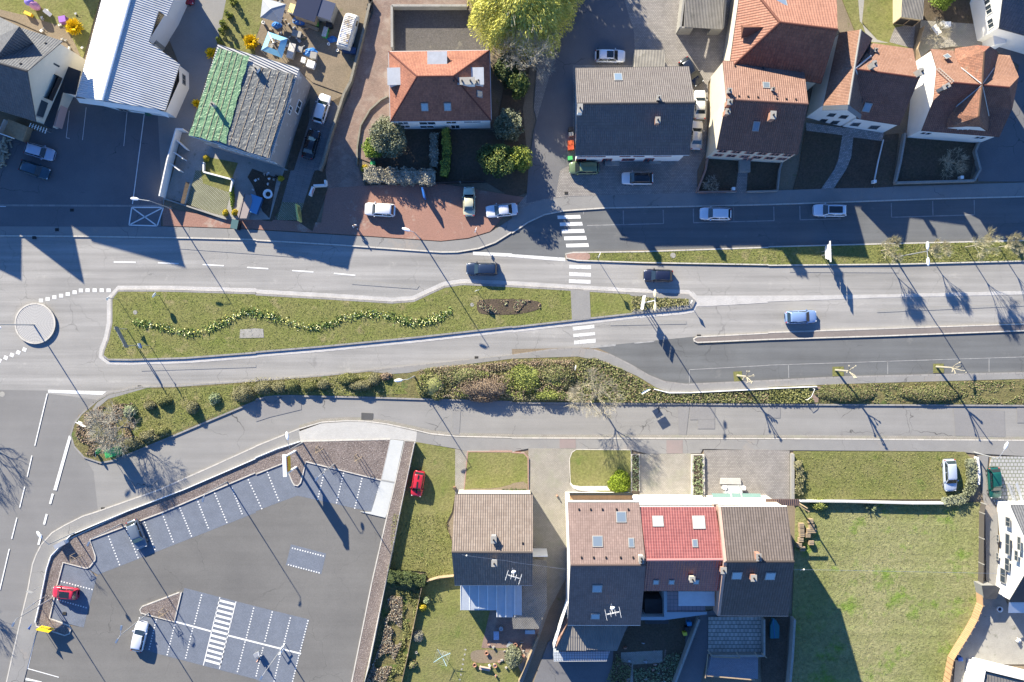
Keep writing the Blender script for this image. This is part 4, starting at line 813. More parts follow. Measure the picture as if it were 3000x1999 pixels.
def tarp(name, q, m, seed, nx=70, ny=90):
    vs = []; fs = []
    for j in range(ny+1):
        for i in range(nx+1):
            s, t = i/nx, j/ny; p = q[0].lerp(q[1], s).lerp(q[3].lerp(q[2], s), t)
            e = min(s, 1-s, t, 1-t)
            wob = Vector((noise.noise(Vector((p.x*.7, p.y*.7, seed))), noise.noise(Vector((p.x*.7, p.y*.7, seed+5))), 0))*.25*(1 if e < .01 else 0)
            g_ = noise.noise(Vector((p.x*.5, p.y*.5, seed+3)))*2.5; z = abs(noise.noise(Vector((p.x*1.3+g_, p.y*1.3-g_, seed))))*.06+abs(noise.noise(Vector((p.x*3.2, p.y*3.2+g_, seed+9))))*.07
            vs.append(p+wob+Vector((0, 0, z)))
    for j in range(ny):
        for i in range(nx): a = j*(nx+1)+i; fs.append((a, a+1, a+nx+2, a+nx+1))
    return obj(name, vs, fs, m, r)
up = Vector((0, 0, .1))
tg = [a+up for a in R3('A1 2005,440,6.8 2290,525,6.8 2075,1320,6.8 1738,1248,6.8')]; tk = [a+up for a in R3('A1 2300,600,6.7 A2 360,690,6.5 115,1462,6.5 A1 2068,1325,6.7')]
t1 = tarp('green_tarpaulin', tg, flat('green_tarpaulin', (.115, .22, .115), .5, 0, .5, var=.3, vs=.9), 1.); t2 = tarp('black_tarpaulin', tk, flat('black_tarpaulin', (.125, .13, .125), .45, 0, .5, var=.35, vs=1.1), 7.)
for q, par, ns in ((tg, t1, (.12, .3, .47, .62, .8)), (tk, t2, (.1, .28, .46, .64, .84, .97))):
    for s in ns:
        mb = MB(); a, b = q[0].lerp(q[1], s), q[3].lerp(q[2], s); mb.tube(a+up*.8, b+up*.8, .03, n=4); mb.build('batten', M['wood'], par)
chimney(r, v, (0, 3, 2), 'A1 1985,985', .4, .4, 1.5, M['zinc']); chimney(r, v, (0, 3, 2), 'A2 15,650', .6, .6, .9, M['w_white'])
# --- south side: detached house
h = thing('tan_roof_house', 'detached house with tan tile roof, aerial and a glass-roofed veranda behind', 'house', G1('D3 0,300'))
v = R3('C2 1828,1408,4.5 C3 190,1410,4.5 D3 190,376,7.4 D3 190,678,4.8 D2 1825,677,4.8 D2 1797,372,7.4')
r = roof('roof', v, [(0, 5, 2, 1)], M['r_tan'], h); roof('roof', v, [(4, 3, 2, 5)], M['r_tan'], h)
wl, wp = walls('wall', v, [0, 1, 2, 3, 4, 5], M['w_cream'], h, .3); wallwin(h, wp[3], wp[4], ctr(v), [(.2, 3.6, 1.2, 1.2), (.75, 3.6, 1.2, 1.2)]); ridgecap(r, v[5], v[2], M['r_tan'], .16); gutter(r, v[0], v[1], M['dark']); gutter(r, v[4], v[3], M['zinc'])
chimney(r, v, (0, 5, 2), 'D2 2185,240', .6, .8, 1.2, M['zinc']); chimney(r, v, (4, 3, 2), 'D2 2190,455', .6, .7, 1.2, M['zinc']); vent(r, v, (0, 5, 2), 'D3 98,292')
h = thing('veranda', 'veranda with translucent panel roof in white bars behind the tan-roofed house', 'veranda', G1('D2 2150,800'))
v = R3('D2 1880,678,3.2 D3 90,680,3.2 D3 90,975,2.7 D2 2212,970,2.7 D2 2210,908,2.8 D2 1880,906,2.8')
ro = roof('roof', v, [(0, 5, 4, 3, 2, 1)], M['r_poly'], h, .05)
for i in range(7):
    x = 1880+i*83; mb = MB(); y1 = 906 if x < 2200 else 970
    a, b = R3(f'D2 {x},678,3.25 {x},{y1},2.8'); mb.tube(a, b, .05, n=4); mb.build('glazing_bar', M['wpaint'], ro)
walls('wall', v, [0, 1, 2, 3, 4, 5], M['w_white'], h, .15)
h = thing('side_shed', 'grey corrugated shed roof between the tan-roofed house and the driveway', 'shed', G1('D3 200,800'))
v = R3('D3 190,440,3 320,450,2.8 320,885,2.8 245,1080,2.6 10,1078,2.6 D2 2352,990,2.7 D3 95,690,3')
roof('roof', v, [(0, 6, 5, 4, 3, 2, 1)], M['r_corr'], h, .08); walls('wall', v, [0, 1, 2, 3, 4, 5, 6], M['concw'], h, .15)
mb = MB(); a = R3('D3 192,420,4 330,420,4'); mb.wallstrip(a[0], a[1], .12, 0, 4.4); mb.build('gable_wing', M['wpaint'], h)
# --- terrace of three
h = thing('brown_row_house', 'left house of the southern row, pinkish-brown tile roof with skylights and a big aerial', 'house', G1('D3 850,500'))
v = R3('C3 513,1485,7.6 1170,1485,7.6 D3 1230,491,10.2 1180,1045,5.6 510,1045,5.6 D3 535,493,10.2')
r = roof('roof', v, [(0, 5, 2, 1)], M['r_brown'], h); roof('roof', v, [(4, 3, 2, 5)], M['r_brown'], h)
wl, wp = walls('wall', v, [0, 1, 2, 3, 4, 5], M['w_white'], h, .2); wallwin(h, wp[3], wp[4], ctr(v), [(.2, 5., 1.2, 1.3), (.5, 5., 1.2, 1.3), (.8, 5., 1.2, 1.3)]); ridgecap(r, v[5], v[2], M['r_brown'], .16); gutter(r, v[4], v[3], M['wpaint']); gutter(r, v[0], v[1], M['dark'])
for s, a, b in (('D3 1003,52', 1.1, 1.2), ('D3 785,275', 1.1, 1.2), ('D3 1095,287', .55, 1.)): skylight(r, v, (0, 5, 2), s, a, b)
for x in (638, 750, 863, 998, 1112): vent(r, v, (0, 5, 2), f'D3 {x},423')
for x in (615, 722, 830, 960, 1068): vent(r, v, (0, 5, 2), f'C3 {x},1545')
chimney(r, v, (0, 5, 2), 'D3 1178,425', .5, .8, 1., M['w_cream'], pots=2)
for s, a, b in (('D3 782,705', 1.1, 1.1), ('D3 765,960', 1., .8)): skylight(r, v, (4, 3, 2), s, a, b)
mb = MB()
bc = R3('C3 530,1412,5.4 1112,1412,5.4 1112,1478,5.6 530,1478,5.6'); mb.wallstrip(bc[0], bc[1], .12, 5.2, 6.6); mb.build('balcony_railing', M['dark'], h)
mb = MB(); mb.prism([Vector((q.x, q.y, 0)) for q in bc], 5.9, 6.1); mb.build('balcony', M['orwood'], h)
h = thing('red_row_house', 'middle house of the southern row with glossy scarlet tile roof and satellite dish', 'house', G1('D3 1550,400'))
v = R3('C3 1175,1522,7.6 1870,1522,7.6 D3 1945,441,10 1895,730,7.6 1210,730,7.6 D3 1236,445,10')
r = roof('roof', v, [(0, 5, 2, 1)], M['r_scarlet'], h); roof('roof', v, [(4, 3, 2, 5)], M['r_scarlet'], h)
wl, wp = walls('wall', v, [0, 1, 2, 3, 4, 5], M['w_white'], h, .1); wallwin(h, wp[3], wp[4], ctr(v), [(.25, 7.4, 1.2, 1.2), (.7, 7.4, 1.2, 1.2)]); ridgecap(r, v[5], v[2], M['r_scarlet'], .17)
for s, a, b in (('D3 1340,90', 1.2, 1.2), ('D3 1715,100', 1.4, 1.5), ('D3 1680,293', .5, .8)): skylight(r, v, (0, 5, 2), s, a, b, flat('bright_skylight_glass', (.7, .72, .74), .1) if b > 1 else None)
for s in ('D3 1322,645', 'D3 1465,645', 'D3 1692,643'): skylight(r, v, (4, 3, 2), s, .55, .6)
chimney(r, v, (4, 3, 2), 'D3 1640,600', .55, .6, 1.2, M['w_cream']); chimney(r, v, (4, 3, 2), 'D3 1925,520', .6, .7, 1.1, M['terra'])
h = thing('umber_row_house', 'right house of the southern row, dark umber ribbed tile roof and green awnings', 'house', G1('D3 2150,500'))
v = R3('C3 1905,1520,7.8 C4 175,1518,7.8 D4 240,461,10.4 188,960,6 D3 1897,957,6 D3 1958,462,10.4')
r = roof('roof', v, [(0, 5, 2, 1)], M['r_umber'], h); roof('roof', v, [(4, 3, 2, 5)], M['r_umber'], h)
wl, wp = walls('wall', v, [0, 1, 2, 3, 4, 5], M['w_cream'], h, .2); wallwin(h, wp[3], wp[4], ctr(v), [(.2, 5.2, 1.2, 1.3), (.5, 5.2, 1.2, 1.3), (.8, 5.2, 1.2, 1.3), (.35, 2.2, 1.6, 2.), (.7, 2.2, 1.6, 2.)]); ridgecap(r, v[5], v[2], M['r_umber'], .16); gutter(r, v[4], v[3]); gutter(r, v[0], v[1], M['wpaint'])
mb = MB(); mb.wallstrip(v[0], v[5], .35, 6., v[0].z+.15, v[5].z+.15); mb.wallstrip(v[5], v[4], .35, 5., v[5].z+.15, v[4].z+.15); mb.build('party_wall', flat('pinkish_render', (.38, .26, .21), .9, var=.1), h)
chimney(r, v, (0, 5, 2), 'D3 2245,400', .5, .8, 1.1, M['terra'], pots=2); chimney(r, v, (4, 3, 2), 'D3 2200,590', .6, .7, 1.1, M['terra'])
for s in ('D3 2065,585', 'D4 20,590'): skylight(r, v, (4, 3, 2), s, 1.1, 1.1)
mb = MB(); q = R3('C3 1120,1435,6.6 2330,1440,6.6 2330,1500,6.9 1120,1490,6.9'); mb.poly(q); mb.poly([a-Vector((0, 0, .2)) for a in reversed(q)])
for i in range(4): mb.poly([q[i], q[(i+1) % 4], q[(i+1) % 4]-Vector((0, 0, .2)), q[i]-Vector((0, 0, .2))])
mb.build('facade_band', M['wpaint'], h)
for x0, x1 in ((1835, 2003), (2017, 2098), (2110, 2282)):
    mb = MB(); q = R3(f'C3 {x0},1455,4.2 {x1},1458,4.2'); n_ = 8; z0 = q[0].z
    for i in range(n_):
        a0, a1 = math.pi/2*i/n_, math.pi/2*(i+1)/n_
        def pt(p, a): return Vector((p.x, p.y+1.3*math.sin(a)-.5, z0-.2+.9*math.cos(a)))
        mb.poly([pt(q[0], a0), pt(q[1], a0), pt(q[1], a1), pt(q[0], a1)])
    mb.build('awning', flat('green_awning_cloth', (.13, .215, .19), .8, var=.08), h)
h = thing('entrance_stairs', 'pale stone entrance stairs with handrails below the green awnings', 'stairs', G1('C3 2000,1340'))
mb = MB(); q = G('C3 1912,1255 2092,1258 2098,1312 1905,1308'); mb.prism(q, 0, .5); mb.build('landing', M['ltpave'], h)
mb = MB()
for i in range(9):
    y = 1320+i*14; q = G(f'C3 1935,{y} 2098,{y} 2098,{y+14} 1940,{y+14}'); mb.prism(q, 0, .55+i*.22)
mb.build('steps', M['conc'], h)
mb = MB()
for x, x2 in ((1945, 1990), (2100, 2080)):
    a, b = G1(f'C3 {x},1335', 1.4), G1(f'C3 {x2},1430', 3.5); mb.tube(a, b, .05); mb.tube((a.x, a.y, 0), a, .05); mb.tube((b.x, b.y, 0), b, .05)
mb.build('handrail', M['rail'], h)
for s_ in ('C3 1940,1335', 'C3 2112,1340'): mb = MB(); mb.box(G1(s_), .5, .45, 0, 1.2); mb.build('newel_post', M['w_white'], h)
h = thing('brown_canopy', 'narrow brown ribbed canopy roof at the east end of the southern row', 'canopy', G1('C4 150,1480'))
v = R3('C4 -30,1450,4.4 285,1452,4.4 292,1512,4.2 -30,1512,4.2'); roof('roof', v, [(0, 3, 2, 1)], rmat('brown_sheet', (.2, .13, .11), (.17, .11, .09), (.05, .05, .05), .25, 60, 1., .1, step=0, vary=False), h, .1)
mb = MB()
for s in ('C4 -20,1470', 'C4 255,1470', 'C4 270,1500'): mb = MB(); a = G1(s); mb.tube(a, a+Vector((0, 0, 5)), .08); mb.build('post', M['wood'], h)
# rear terraces of the row
h = thing('roof_terrace', 'blue-edged tiled terrace with a glass canopy behind the scarlet-roofed house', 'terrace', G1('D3 1600,850'))
mb = MB(); mb.prism(G('D3 1190,740 1400,740 1400,960 1190,960', 0), 0, 3.4); mb.build('lower_deck', M['r_dark'], h)
mb = MB(); mb.prism([W(p[0], p[1], 4.6) for p in P('D3 1425,735 1785,735 1772,930 1425,945')], 0, 4.6); mb.build('deck', bmat('pink_tiles', (.33, .27, .28), (.3, .25, .26), (.15, .15, .18), .5, .5, .03, off_=0, blot=.08), h)
mb = MB(); mb.prism([W(p[0], p[1], 4.8) for p in P('D3 1398,735 1425,735 1425,925 1790,922 1790,945 1398,998 1180,998 1180,968 1398,968')], 0, 4.8); mb.build('parapet', flat('blue_grey_parapet', (.30, .37, .42), .7), h)
v = R3('D3 1530,735,6.2 1862,735,6.2 1862,868,5.8 1530,868,5.8'); roof('glass_canopy', v, [(0, 3, 2, 1)], M['r_poly'], h, .05)
h = thing('metal_deck_roof', 'dark ribbed flat roof with railing behind the pinkish-brown row house', 'terrace', G1('D3 700,1180'))
v = R3('D3 600,1052,3.6 1060,1052,3.6 965,1280,3.5 400,1278,3.5 510,1052,3.6'); roof('roof', v, [(0, 4, 3, 2, 1)], rmat('dark_deck_sheet', (.20, .185, .17), (.17, .16, .15), (.05, .05, .05), .3, 60, 1., .15, step=0, vary=False), h, .15)
walls('wall', v, [0, 1, 2, 3, 4], M['brickred'], h, .1)
mb = MB(); q = R3('D3 515,850,5 385,1270,5 390,1375,4.6'); mb.wallstrip(q[0], q[1], .12, 3.5, 5.4); mb.build('side_screen', M['wpaint'], h)
mb = MB(); q = G('D3 385,1290 900,1285 870,1370 385,1375', 3.2); mb.prism(q, 0, 3.2); mb.build('balcony', bmat('balcony_tiles', (.36, .4, .45), (.33, .37, .42), (.15, .17, .2), .35, .35, .03, off_=0, blot=.05), h)
mb = MB()
q = G('D3 382,1378 870,1374', 4.2)
mb.tube(q[0], q[1], .04)
for i in range(24): a = q[0].lerp(q[1], i/23); mb.tube((a.x, a.y, 3.2), a, .02, n=4)
mb.build('railing', M['rail'], h)
# --- east: white house and flat-roofed building
h = thing('white_gabled_house', 'dazzling white gable wall with tall dark windows at the right edge', 'house', G1('D4 2300,400'))
v = R3('C4 2228,1502,3.4 D4 2452,430,7.4 D4 2212,832,3.4 D4 2900,832,3.4 D4 3200,430,7.4 C4 2900,1502,3.4')
r = roof('roof', v, [(0, 1, 4, 5)], M['r_slate'], h); roof('roof', v, [(2, 3, 4, 1)], M['r_dark'], h)
wl, wp = walls('wall', v, [0, 1, 2, 3, 4, 5], M['w_white'], h, .25)
wallwin(h, wp[0], wp[2], ctr(v), [(.18, 3.2, 1.1, 1.), (.36, 6., 1.6, .6), (.42, 3.2, 2.6, .9), (.5, 5.4, 1.2, .7), (.64, 3.2, 1.6, 1.), (.78, 2.2, 1.8, 1.2), (.4, .7, .8, .5), (.6, .7, .8, .5)], M['frame'])
mb = MB(); q = R3('D4 2215,835,3 2900,835,3 2900,938,2.4 2208,932,2.4'); mb.poly(q); mb.poly([a-Vector((0, 0, .1)) for a in q]); mb.build('glass_canopy', M['r_poly'], h)
h = thing('entrance_lean_to', 'dark glazed lean-to porch against the white gable by the wooden fence', 'porch', G1('D4 2050,750'))
v = R3('D4 1965,680,2.2 2095,680,2.2 2135,705,2.2 2095,805,2 1985,805,2'); roof('roof', v, [(0, 1, 2, 3, 4)], M['r_dark'], h, .06); walls('wall', v, [0, 1, 2, 3, 4], M['frame'], h, .1)
h = thing('flat_roof_building', 'low white flat-roofed building with corrugated sheet at the bottom right corner', 'building', G1('D4 2200,1500'))
v = R3('D4 2010,1478,3 2900,1700,3 2800,2200,3 1880,2100,3'); roof('roof', v, [(0, 3, 2, 1)], M['r_corr'], h, .1)
mb = MB(); q = R3('D4 1990,1440,3.1 2900,1665,3.1'); mb.wallstrip(q[0], q[1], .5, 0, 4.0); q2 = R3('D4 1975,1440,3.1 1850,2100,3.1'); mb.wallstrip(q2[0], q2[1], .6, 0, 4.0); mb.build('wall', M['w_white'], h)
# --- neighbour out of the frame on the left: its gables throw the saw-tooth shadow on the road
h = thing('neighbour_house', 'tall gabled house beyond the left edge whose shadow falls on the road', 'house', W(-330, 270))
def gable(cx, cy, hw, z0, z1, dp):
    c = W(cx, cy); ax = Vector((.86, .50, 0)); ay = Vector((-.5, .86, 0))
    vs = [c-ax*hw+Vector((0, 0, z0)), c+Vector((0, 0, z1)), c+ax*hw+Vector((0, 0, z0))]; vb = [q+ay*dp for q in vs]
    V = vs+vb; roof('roof', V, [(0, 1, 4, 3), (1, 2, 5, 4)], M['r_slate'], h); walls('wall', V, [0, 1, 2, 5, 4, 3], M['w_cream'], h, .3)
gable(-60, 348, 4., 8., 13.2, 9); gable(-235, 352, 3.6, 10, 12.8, 9)

h = thing('added_shade_house', 'unseen house added beyond the top left edge to shade the north-west garden', 'house', W(0, -360))  # out of view, put in so its shadow darkens the garden
v = [W(x_, y_, z_) for x_, y_, z_ in ((-70, -560, 7.5), (60, -600, 7.5), (120, -330, 7.5), (10, -290, 7.5), (-5, -580, 10.6), (65, -310, 10.6))]
roof('roof', v, [(0, 3, 5, 4), (4, 5, 2, 1)], M['r_slate'], h); walls('wall', v, [0, 4, 1, 2, 5, 3], M['w_cream'], h, .3)
h = thing('entrance_deck', 'grey wooden entrance deck with a dark stairwell in the shade below the cream gable', 'deck', G1('A1 150,1190')); mb = MB(); mb.prism([W(p[0], p[1], 1.6) for p in P('A1 75,1095 250,1165 205,1300 20,1230')], .1, 1.6); mb.build('platform', M['wood'], h)
mb = MB(); q = R3('A1 20,1235,1.4 130,1275,1.4'); mb.wallstrip(q[0], q[1], .12, 1.6, 2.6); mb.build('railing', M['wpaint'], h); mb = MB(); q = R3('A1 70,1110,1.4 20,1225,1.4'); mb.wallstrip(q[0], q[1], .1, 1.6, 2.6); mb.build('side_railing', M['rail'], h)
h = thing('slatted_rack', 'row of pale slats lying in the shade beside the entrance deck', 'rack', G1('A1 345,1180'))
for i in range(7):
    a, b = G(f'A1 {285+i*24},{1132+i*8} {268+i*24},{1168+i*10}', 1.5); mb = MB(); mb.tube(a, b, .06, n=4); mb.build('slat', M['wpaint'], h)
mb = MB(); q = G('A1 275,1150 425,1205', 1.4)
mb.tube(q[0], q[1], .05); mb.tube((q[0].x, q[0].y, .1), q[0], .05); mb.tube((q[1].x, q[1].y, .1), q[1], .05); mb.build('frame', M['rail'], h)
# ================================================================ vehicles
def carmat(c, metal=.2, rough=.25):
    key = 'paint_%02x%02x%02x' % tuple(int(min(255, q*255)) for q in c)
    if key not in M: M[key] = flat('car_paint', c, rough, metal, .6, coat=.5)
    return M[key]
TYPES = {  # xf, xft, xrt, xr as fractions of the length, height, bonnet, boot
    'hatch': (.25, .11, -.36, -.46, 1.46, .80, .92), 'mini': (.28, .15, -.38, -.47, 1.48, .82, .95), 'sedan': (.23, .08, -.20, -.33, 1.42, .78, .90),
    'estate': (.24, .10, -.42, -.48, 1.47, .80, .95), 'mpv': (.31, .15, -.40, -.47, 1.6, .88, .98), 'suv': (.25, .12, -.38, -.46, 1.65, .92, 1.02)}
def car(label, s, heading, c, typ='hatch', L=4.2, Wd=1.74, roofc=None, sunroof=0, stripes_=False, rails=False, name='parked_car', group=None, cat='car'):
    xf, xft, xrt, xr, Hh, hb, hr = TYPES[typ]
    p = P(s)[0]; t = thing(name, label, cat, group=group); w2 = Wd/2
    body = carmat(c); xs = [-.5, -.485, -.44, -.36, -.2, 0, .2, .34, .43, .48, .5]
    ws = [.70, .84, .95, .99, 1, 1, 1, .98, .93, .82, .66]
    zs = [hr*.80, hr*.9, hr*.97, hr, .97, .96, .94, hb+.06, hb, hb*.9, hb*.76]
    V = []; F = []; nx = len(xs)
    for x, k, z in zip(xs, ws, zs):
        for y, zz in ((-.86, .22), (-1, .38), (-1, .62), (-.97, z-.07), (-.84, z), (-.4, z+.035), (0, z+.045), (.4, z+.035), (.84, z), (.97, z-.07), (1, .62), (1, .38), (.86, .22)):
            V.append((x*L, y*w2*k, zz))
    for i in range(nx-1):
        for j in range(12): a = i*13+j; F.append((a, a+13, a+14, a+1))
        F.append((i*13, i*13+12, (i+1)*13+12, (i+1)*13))
    F.append(tuple(range(12, -1, -1))); F.append(tuple((nx-1)*13+i for i in range(13)))
    obj('body', V, F, body, t, True)
    # cabin
    wb, wt = .88*w2, .68*w2; zb = .93; a0, a1, b1, b0 = xf*L, xft*L, xrt*L, xr*L
    rows = [(b0, wb, zb), (b1, wt, Hh-.05), (b1+.1*(a1-b1), wt*1.01, Hh), ((a1+b1)/2, wt*1.03, Hh+.02), (a1-.1*(a1-b1), wt*1.01, Hh), (a1, wt*.98, Hh-.05), (a0, wb*.97, zb)]
    V = []; F = []
    for x, y, z in rows:
        for q, dz in ((-1, 0), (-.9, .035), (0, .055), (.9, .035), (1, 0)): V.append((x, y*q, z+(dz if z > 1 else 0)))
    for i in range(6):
        for j in range(4): a = i*5+j; F.append((a, a+5, a+6, a+1))
    n = len(V)
    for sg, j in ((-1, 0), (1, 4)):
        m = len(V); V += [(b0, sg*wb, zb-.1), (a0, sg*wb, zb-.1)]
        F.append((m, 0*5+j, 1*5+j, 3*5+j, 5*5+j, 6*5+j, m+1))
    obj('roof', V, F, carmat(roofc) if roofc else body, t, True)
    def quad(nm, pts, mt, e=.012, par=t):
        a, b, c_, d_ = [Vector(q) for q in pts]; n_ = (b-a).cross(d_-a).normalized()
        if n_.dot(a+b+c_+d_-Vector((0, 0, 3.6))*1) < 0 and nm != 'side_window': n_ = -n_
        if nm == 'side_window': n_ = Vector((0, 1 if a.y > 0 else -1, .4)).normalized()
        if nm == 'windscreen': n_ = Vector((1, 0, 1)).normalized()
        if nm == 'rear_window': n_ = Vector((-1, 0, 1)).normalized()
        mb = MB(); mb.poly([q+n_*e for q in (a, b, c_, d_)]); return mb.build(nm, mt, par)
    def lp(a, b, f): return a+(b-a)*f
    k0, k1 = .06, .93
    xa, za, wa = lp(a0, a1, k0), lp(zb, Hh-.05, k0), lp(wb*.97, wt*.98, k0)*.93; xb, zb_, wb_ = lp(a0, a1, k1), lp(zb, Hh-.05, k1), lp(wb*.97, wt*.98, k1)*.92
    quad('windscreen', [(xa, -wa, za+.02), (xa, wa, za+.02), (xb, wb_, zb_+.05), (xb, -wb_, zb_+.05)], M['cglass'], .03)
    xa, za, wa = lp(b0, b1, .1), lp(zb, Hh-.05, .1), lp(wb, wt, .1)*.9; xb, zb_, wb_ = lp(b0, b1, .9), lp(zb, Hh-.05, .9), lp(wb, wt, .9)*.9
    quad('rear_window', [(xa, -wa, za+.02), (xa, wa, za+.02), (xb, wb_, zb_+.05), (xb, -wb_, zb_+.05)], M['cglass'], .03)
    for sg in (-1, 1):
        for u0, u1 in ((.07, .5), (.54, .93)):
            x0, x1 = lp(b0, a0, u0), lp(b0, a0, u1); X0 = lp(b1, a1, u0); X1 = lp(b1, a1, u1); f0, f1 = .08, .85
            def pt(xl, xh, f): return (lp(xl, xh, f), sg*lp(wb, wt, f), lp(zb, Hh-.05, f))
            quad('side_window', [pt(x0, X0, f0), pt(x1, X1, f0), pt(x1, X1, f1), pt(x0, X0, f1)], M['cglass'], .02)
        mb = MB(); mb.box((a0-.35, sg*(w2+.06)), .14, .2, .88, 1.04, 0, .8); mb.build('mirror', body, t)
        mb = MB(); mb.box((L*.47, sg*w2*.62), .13, .32, .58, .74, sg*-.3); mb.build('headlight', M['chead'], t)
        mb = MB(); mb.box((-L*.475, sg*w2*.74), .1, .2, .66, .9, sg*.25); mb.build('taillight', M['ctail'], t)
        for x in (.31, -.31):
            mb = MB(); mb.tube((x*L, sg*(w2-.2), .31), (x*L, sg*(w2+.012), .31), .31, n=14); wh = mb.build('wheel', M['rubber'], t)
            mb = MB(); mb.tube((x*L, sg*(w2-.1), .31), (x*L, sg*(w2+.025), .31), .2, n=10); mb.build('rim', M['rim'], wh)
        if rails: mb = MB(); mb.tube((b1, sg*wt*.93, Hh+.08), (a1, sg*wt*.93, Hh+.08), .03); mb.build('roof_rail', M['rail'], t)
    if sunroof:
        x0, x1 = (a1*.92, b1+(1-sunroof)*(a1-b1)); mb = MB(); z = Hh+.085
        mb.poly([(x0, -wt*.78, z-.01), (x0, wt*.78, z-.01), (x1, wt*.78, z), (x1, -wt*.78, z)]); mb.build('glass_roof', M['cglass'], t)
    if stripes_:
        mb = MB()
        mb.poly([(a1, -.12, Hh+.02), (a1, .12, Hh+.02), (b1, .12, Hh+.09), (b1, -.12, Hh+.09)]); mb.poly([(a1, .12, Hh+.075), (a1, -.12, Hh+.075), ((a1+b1)/2, -.12, Hh+.09), ((a1+b1)/2, .12, Hh+.09)])
        mb.poly([(.25*L, -.1, .97), (.25*L, .1, .97), (.48*L, .1, .80), (.48*L, -.1, .80)]); mb.poly([(.25*L, -.1, .98), (.25*L, .1, .98), (.38*L, .1, .9), (.38*L, -.1, .9)])
        mb.build('racing_stripe', M['dark'], t)
    gz = W(p[0], p[1], .75); t.location = (gz.x, gz.y, .03 if s[0] in 'BCS' else .13)
    t.rotation_euler = (0, 0, math.atan2(-heading[1], heading[0]))
    return t
WH, SV, CR = (.72, .72, .72), (.50, .52, .55), (.62, .57, .46)
GC = 'cars on the streets and yards'
car('pale blue-white hatchback parked nose-out by the log pile in the deep shade', 'A1 365,1395', (245, 70), (.35, .40, .5), 'hatch', 4.1, group=GC)
car('dark teal car parked beside the pale hatchback below the log pile', 'A1 320,1560', (245, 85), (.02, .06, .09), 'hatch', 4.2, group=GC)
car('white hatchback parked in the lane next to the grey tarp-covered house', 'A2 605,1000', (80, -270), WH, 'hatch', 4.0, group=GC).location.z = .15
car('black car with chrome window lines behind the white hatchback in the lane', 'A2 505,1325', (65, -235), (.008, .008, .012), 'sedan', 4.1, group=GC).location.z = .15
car('silver-white hatchback with large black glass roof in the shared yard', 'A3 900,517', (280, 5), (.66, .68, .72), 'hatch', 4.15, sunroof=.5, group=GC)
car('dark blue car parked askew at the north-east corner of the long house', 'A3 1645,660', (150, 215), (.015, .02, .03), 'hatch', 4.1, group=GC)
car('white car squeezed beside the long house, the northern one', 'A3 1725,965', (0, -1), (.62, .61, .58), 'sedan', 4.0, 1.68, group=GC)
car('cream car squeezed beside the long house, the southern one', 'A3 1695,1245', (12, -265), (.60, .56, .50), 'sedan', 4.0, 1.68, group=GC)
car('olive green car parked in front of the long white house by the red bins', 'A3 662,1545', (-1, 0), (.14, .19, .10), 'mpv', 4.1, group=GC)
car('white hatchback with all-black roof in front of the long white house', 'B3 1152,70', (-285, 0), WH, 'hatch', 4.3, roofc=(.012, .014, .02), group=GC)
car('silver hatchback parked in the marked roadside bay', 'B3 1870,397', (-290, -6), (.66, .68, .72), 'hatch', 4.3, group=GC)
car('white estate with long glass roof parked in the marked bay near the wedge of sunlight', 'B4 571,365', (-295, -3), (.68, .70, .74), 'estate', 4.55, sunroof=.8, group=GC)
car('white crossover parked on the red gravel lot at the edge of the sunlight', 'B2 1140,360', (-290, -18), WH, 'suv', 4.2, 1.8, group=GC)
car('beige saloon parked nose to the hedge on the red gravel lot', 'B2 1957,285', (-2, -270), (.56, .54, .38), 'sedan', 4.05, 1.66, group=GC)
car('white saloon on the corner of the red gravel lot', 'B2 2258,365', (-290, 30), (.66, .67, .70), 'sedan', 4.35, group=GC)
car('dark navy car driving left past the flower bed on the main road', 'B2 2075,905', (-290, -6), (.02, .035, .07), 'estate', 4.3, 1.75, name='moving_car', group='cars driving on the main road').location.z = .01
car('black and white car driving left before the island tip', 'B3 1345,965', (-270, -8), (.015, .02, .045), 'hatch', 4.0, 1.72, name='moving_car', group='cars driving on the main road').location.z = .01
car('light blue-silver car driving right along the paved median', 'B4 302,1345', (290, -10), (.20, .30, .50), 'hatch', 4.3, 1.78, name='moving_car', group='cars driving on the main road').location.z = .01
car('small red car with black racing stripe on the grass by the car park fence', 'C2 1488,1308', (-35, 225), (.55, .025, .04), 'mini', 3.5, 1.62, stripes_=True, group=GC).location.z = .14
car('silver coupe-like hatchback parked on the front lawn beside the hedge', 'C4 1670,1230', (15, 300), (.46, .51, .60), 'hatch', 4.4, group=GC).location.z = .14
car('dark green hatchback on the dotted pavers next to the metal ramps', 'C4 2080,1300', (20, 290), (.01, .09, .07), 'hatch', 4.2, 1.7, group=GC).location.z = .14
car('dark grey-blue car standing across a bay in the car park', 'D1 1255,210', (95, 235), (.13, .16, .20), 'hatch', 4.1, group=GC).location.z = .05
car('small red car with dark glass roof in the left bays of the car park', 'D1 600,748', (-210, -22), (.55, .03, .06), 'mini', 3.5, 1.6, sunroof=.75, group=GC).location.z = .05
car('silver hatchback standing beside the triangular mulch bed', 'D1 1280,1150', (60, -270), (.60, .63, .70), 'hatch', 4.1, group=GC).location.z = .05
car('red car half out of the picture at the top behind the metal workshop', 'A1 1650,-30', (170, 30), (.25, .01, .02), 'hatch', 4.1, group=GC)
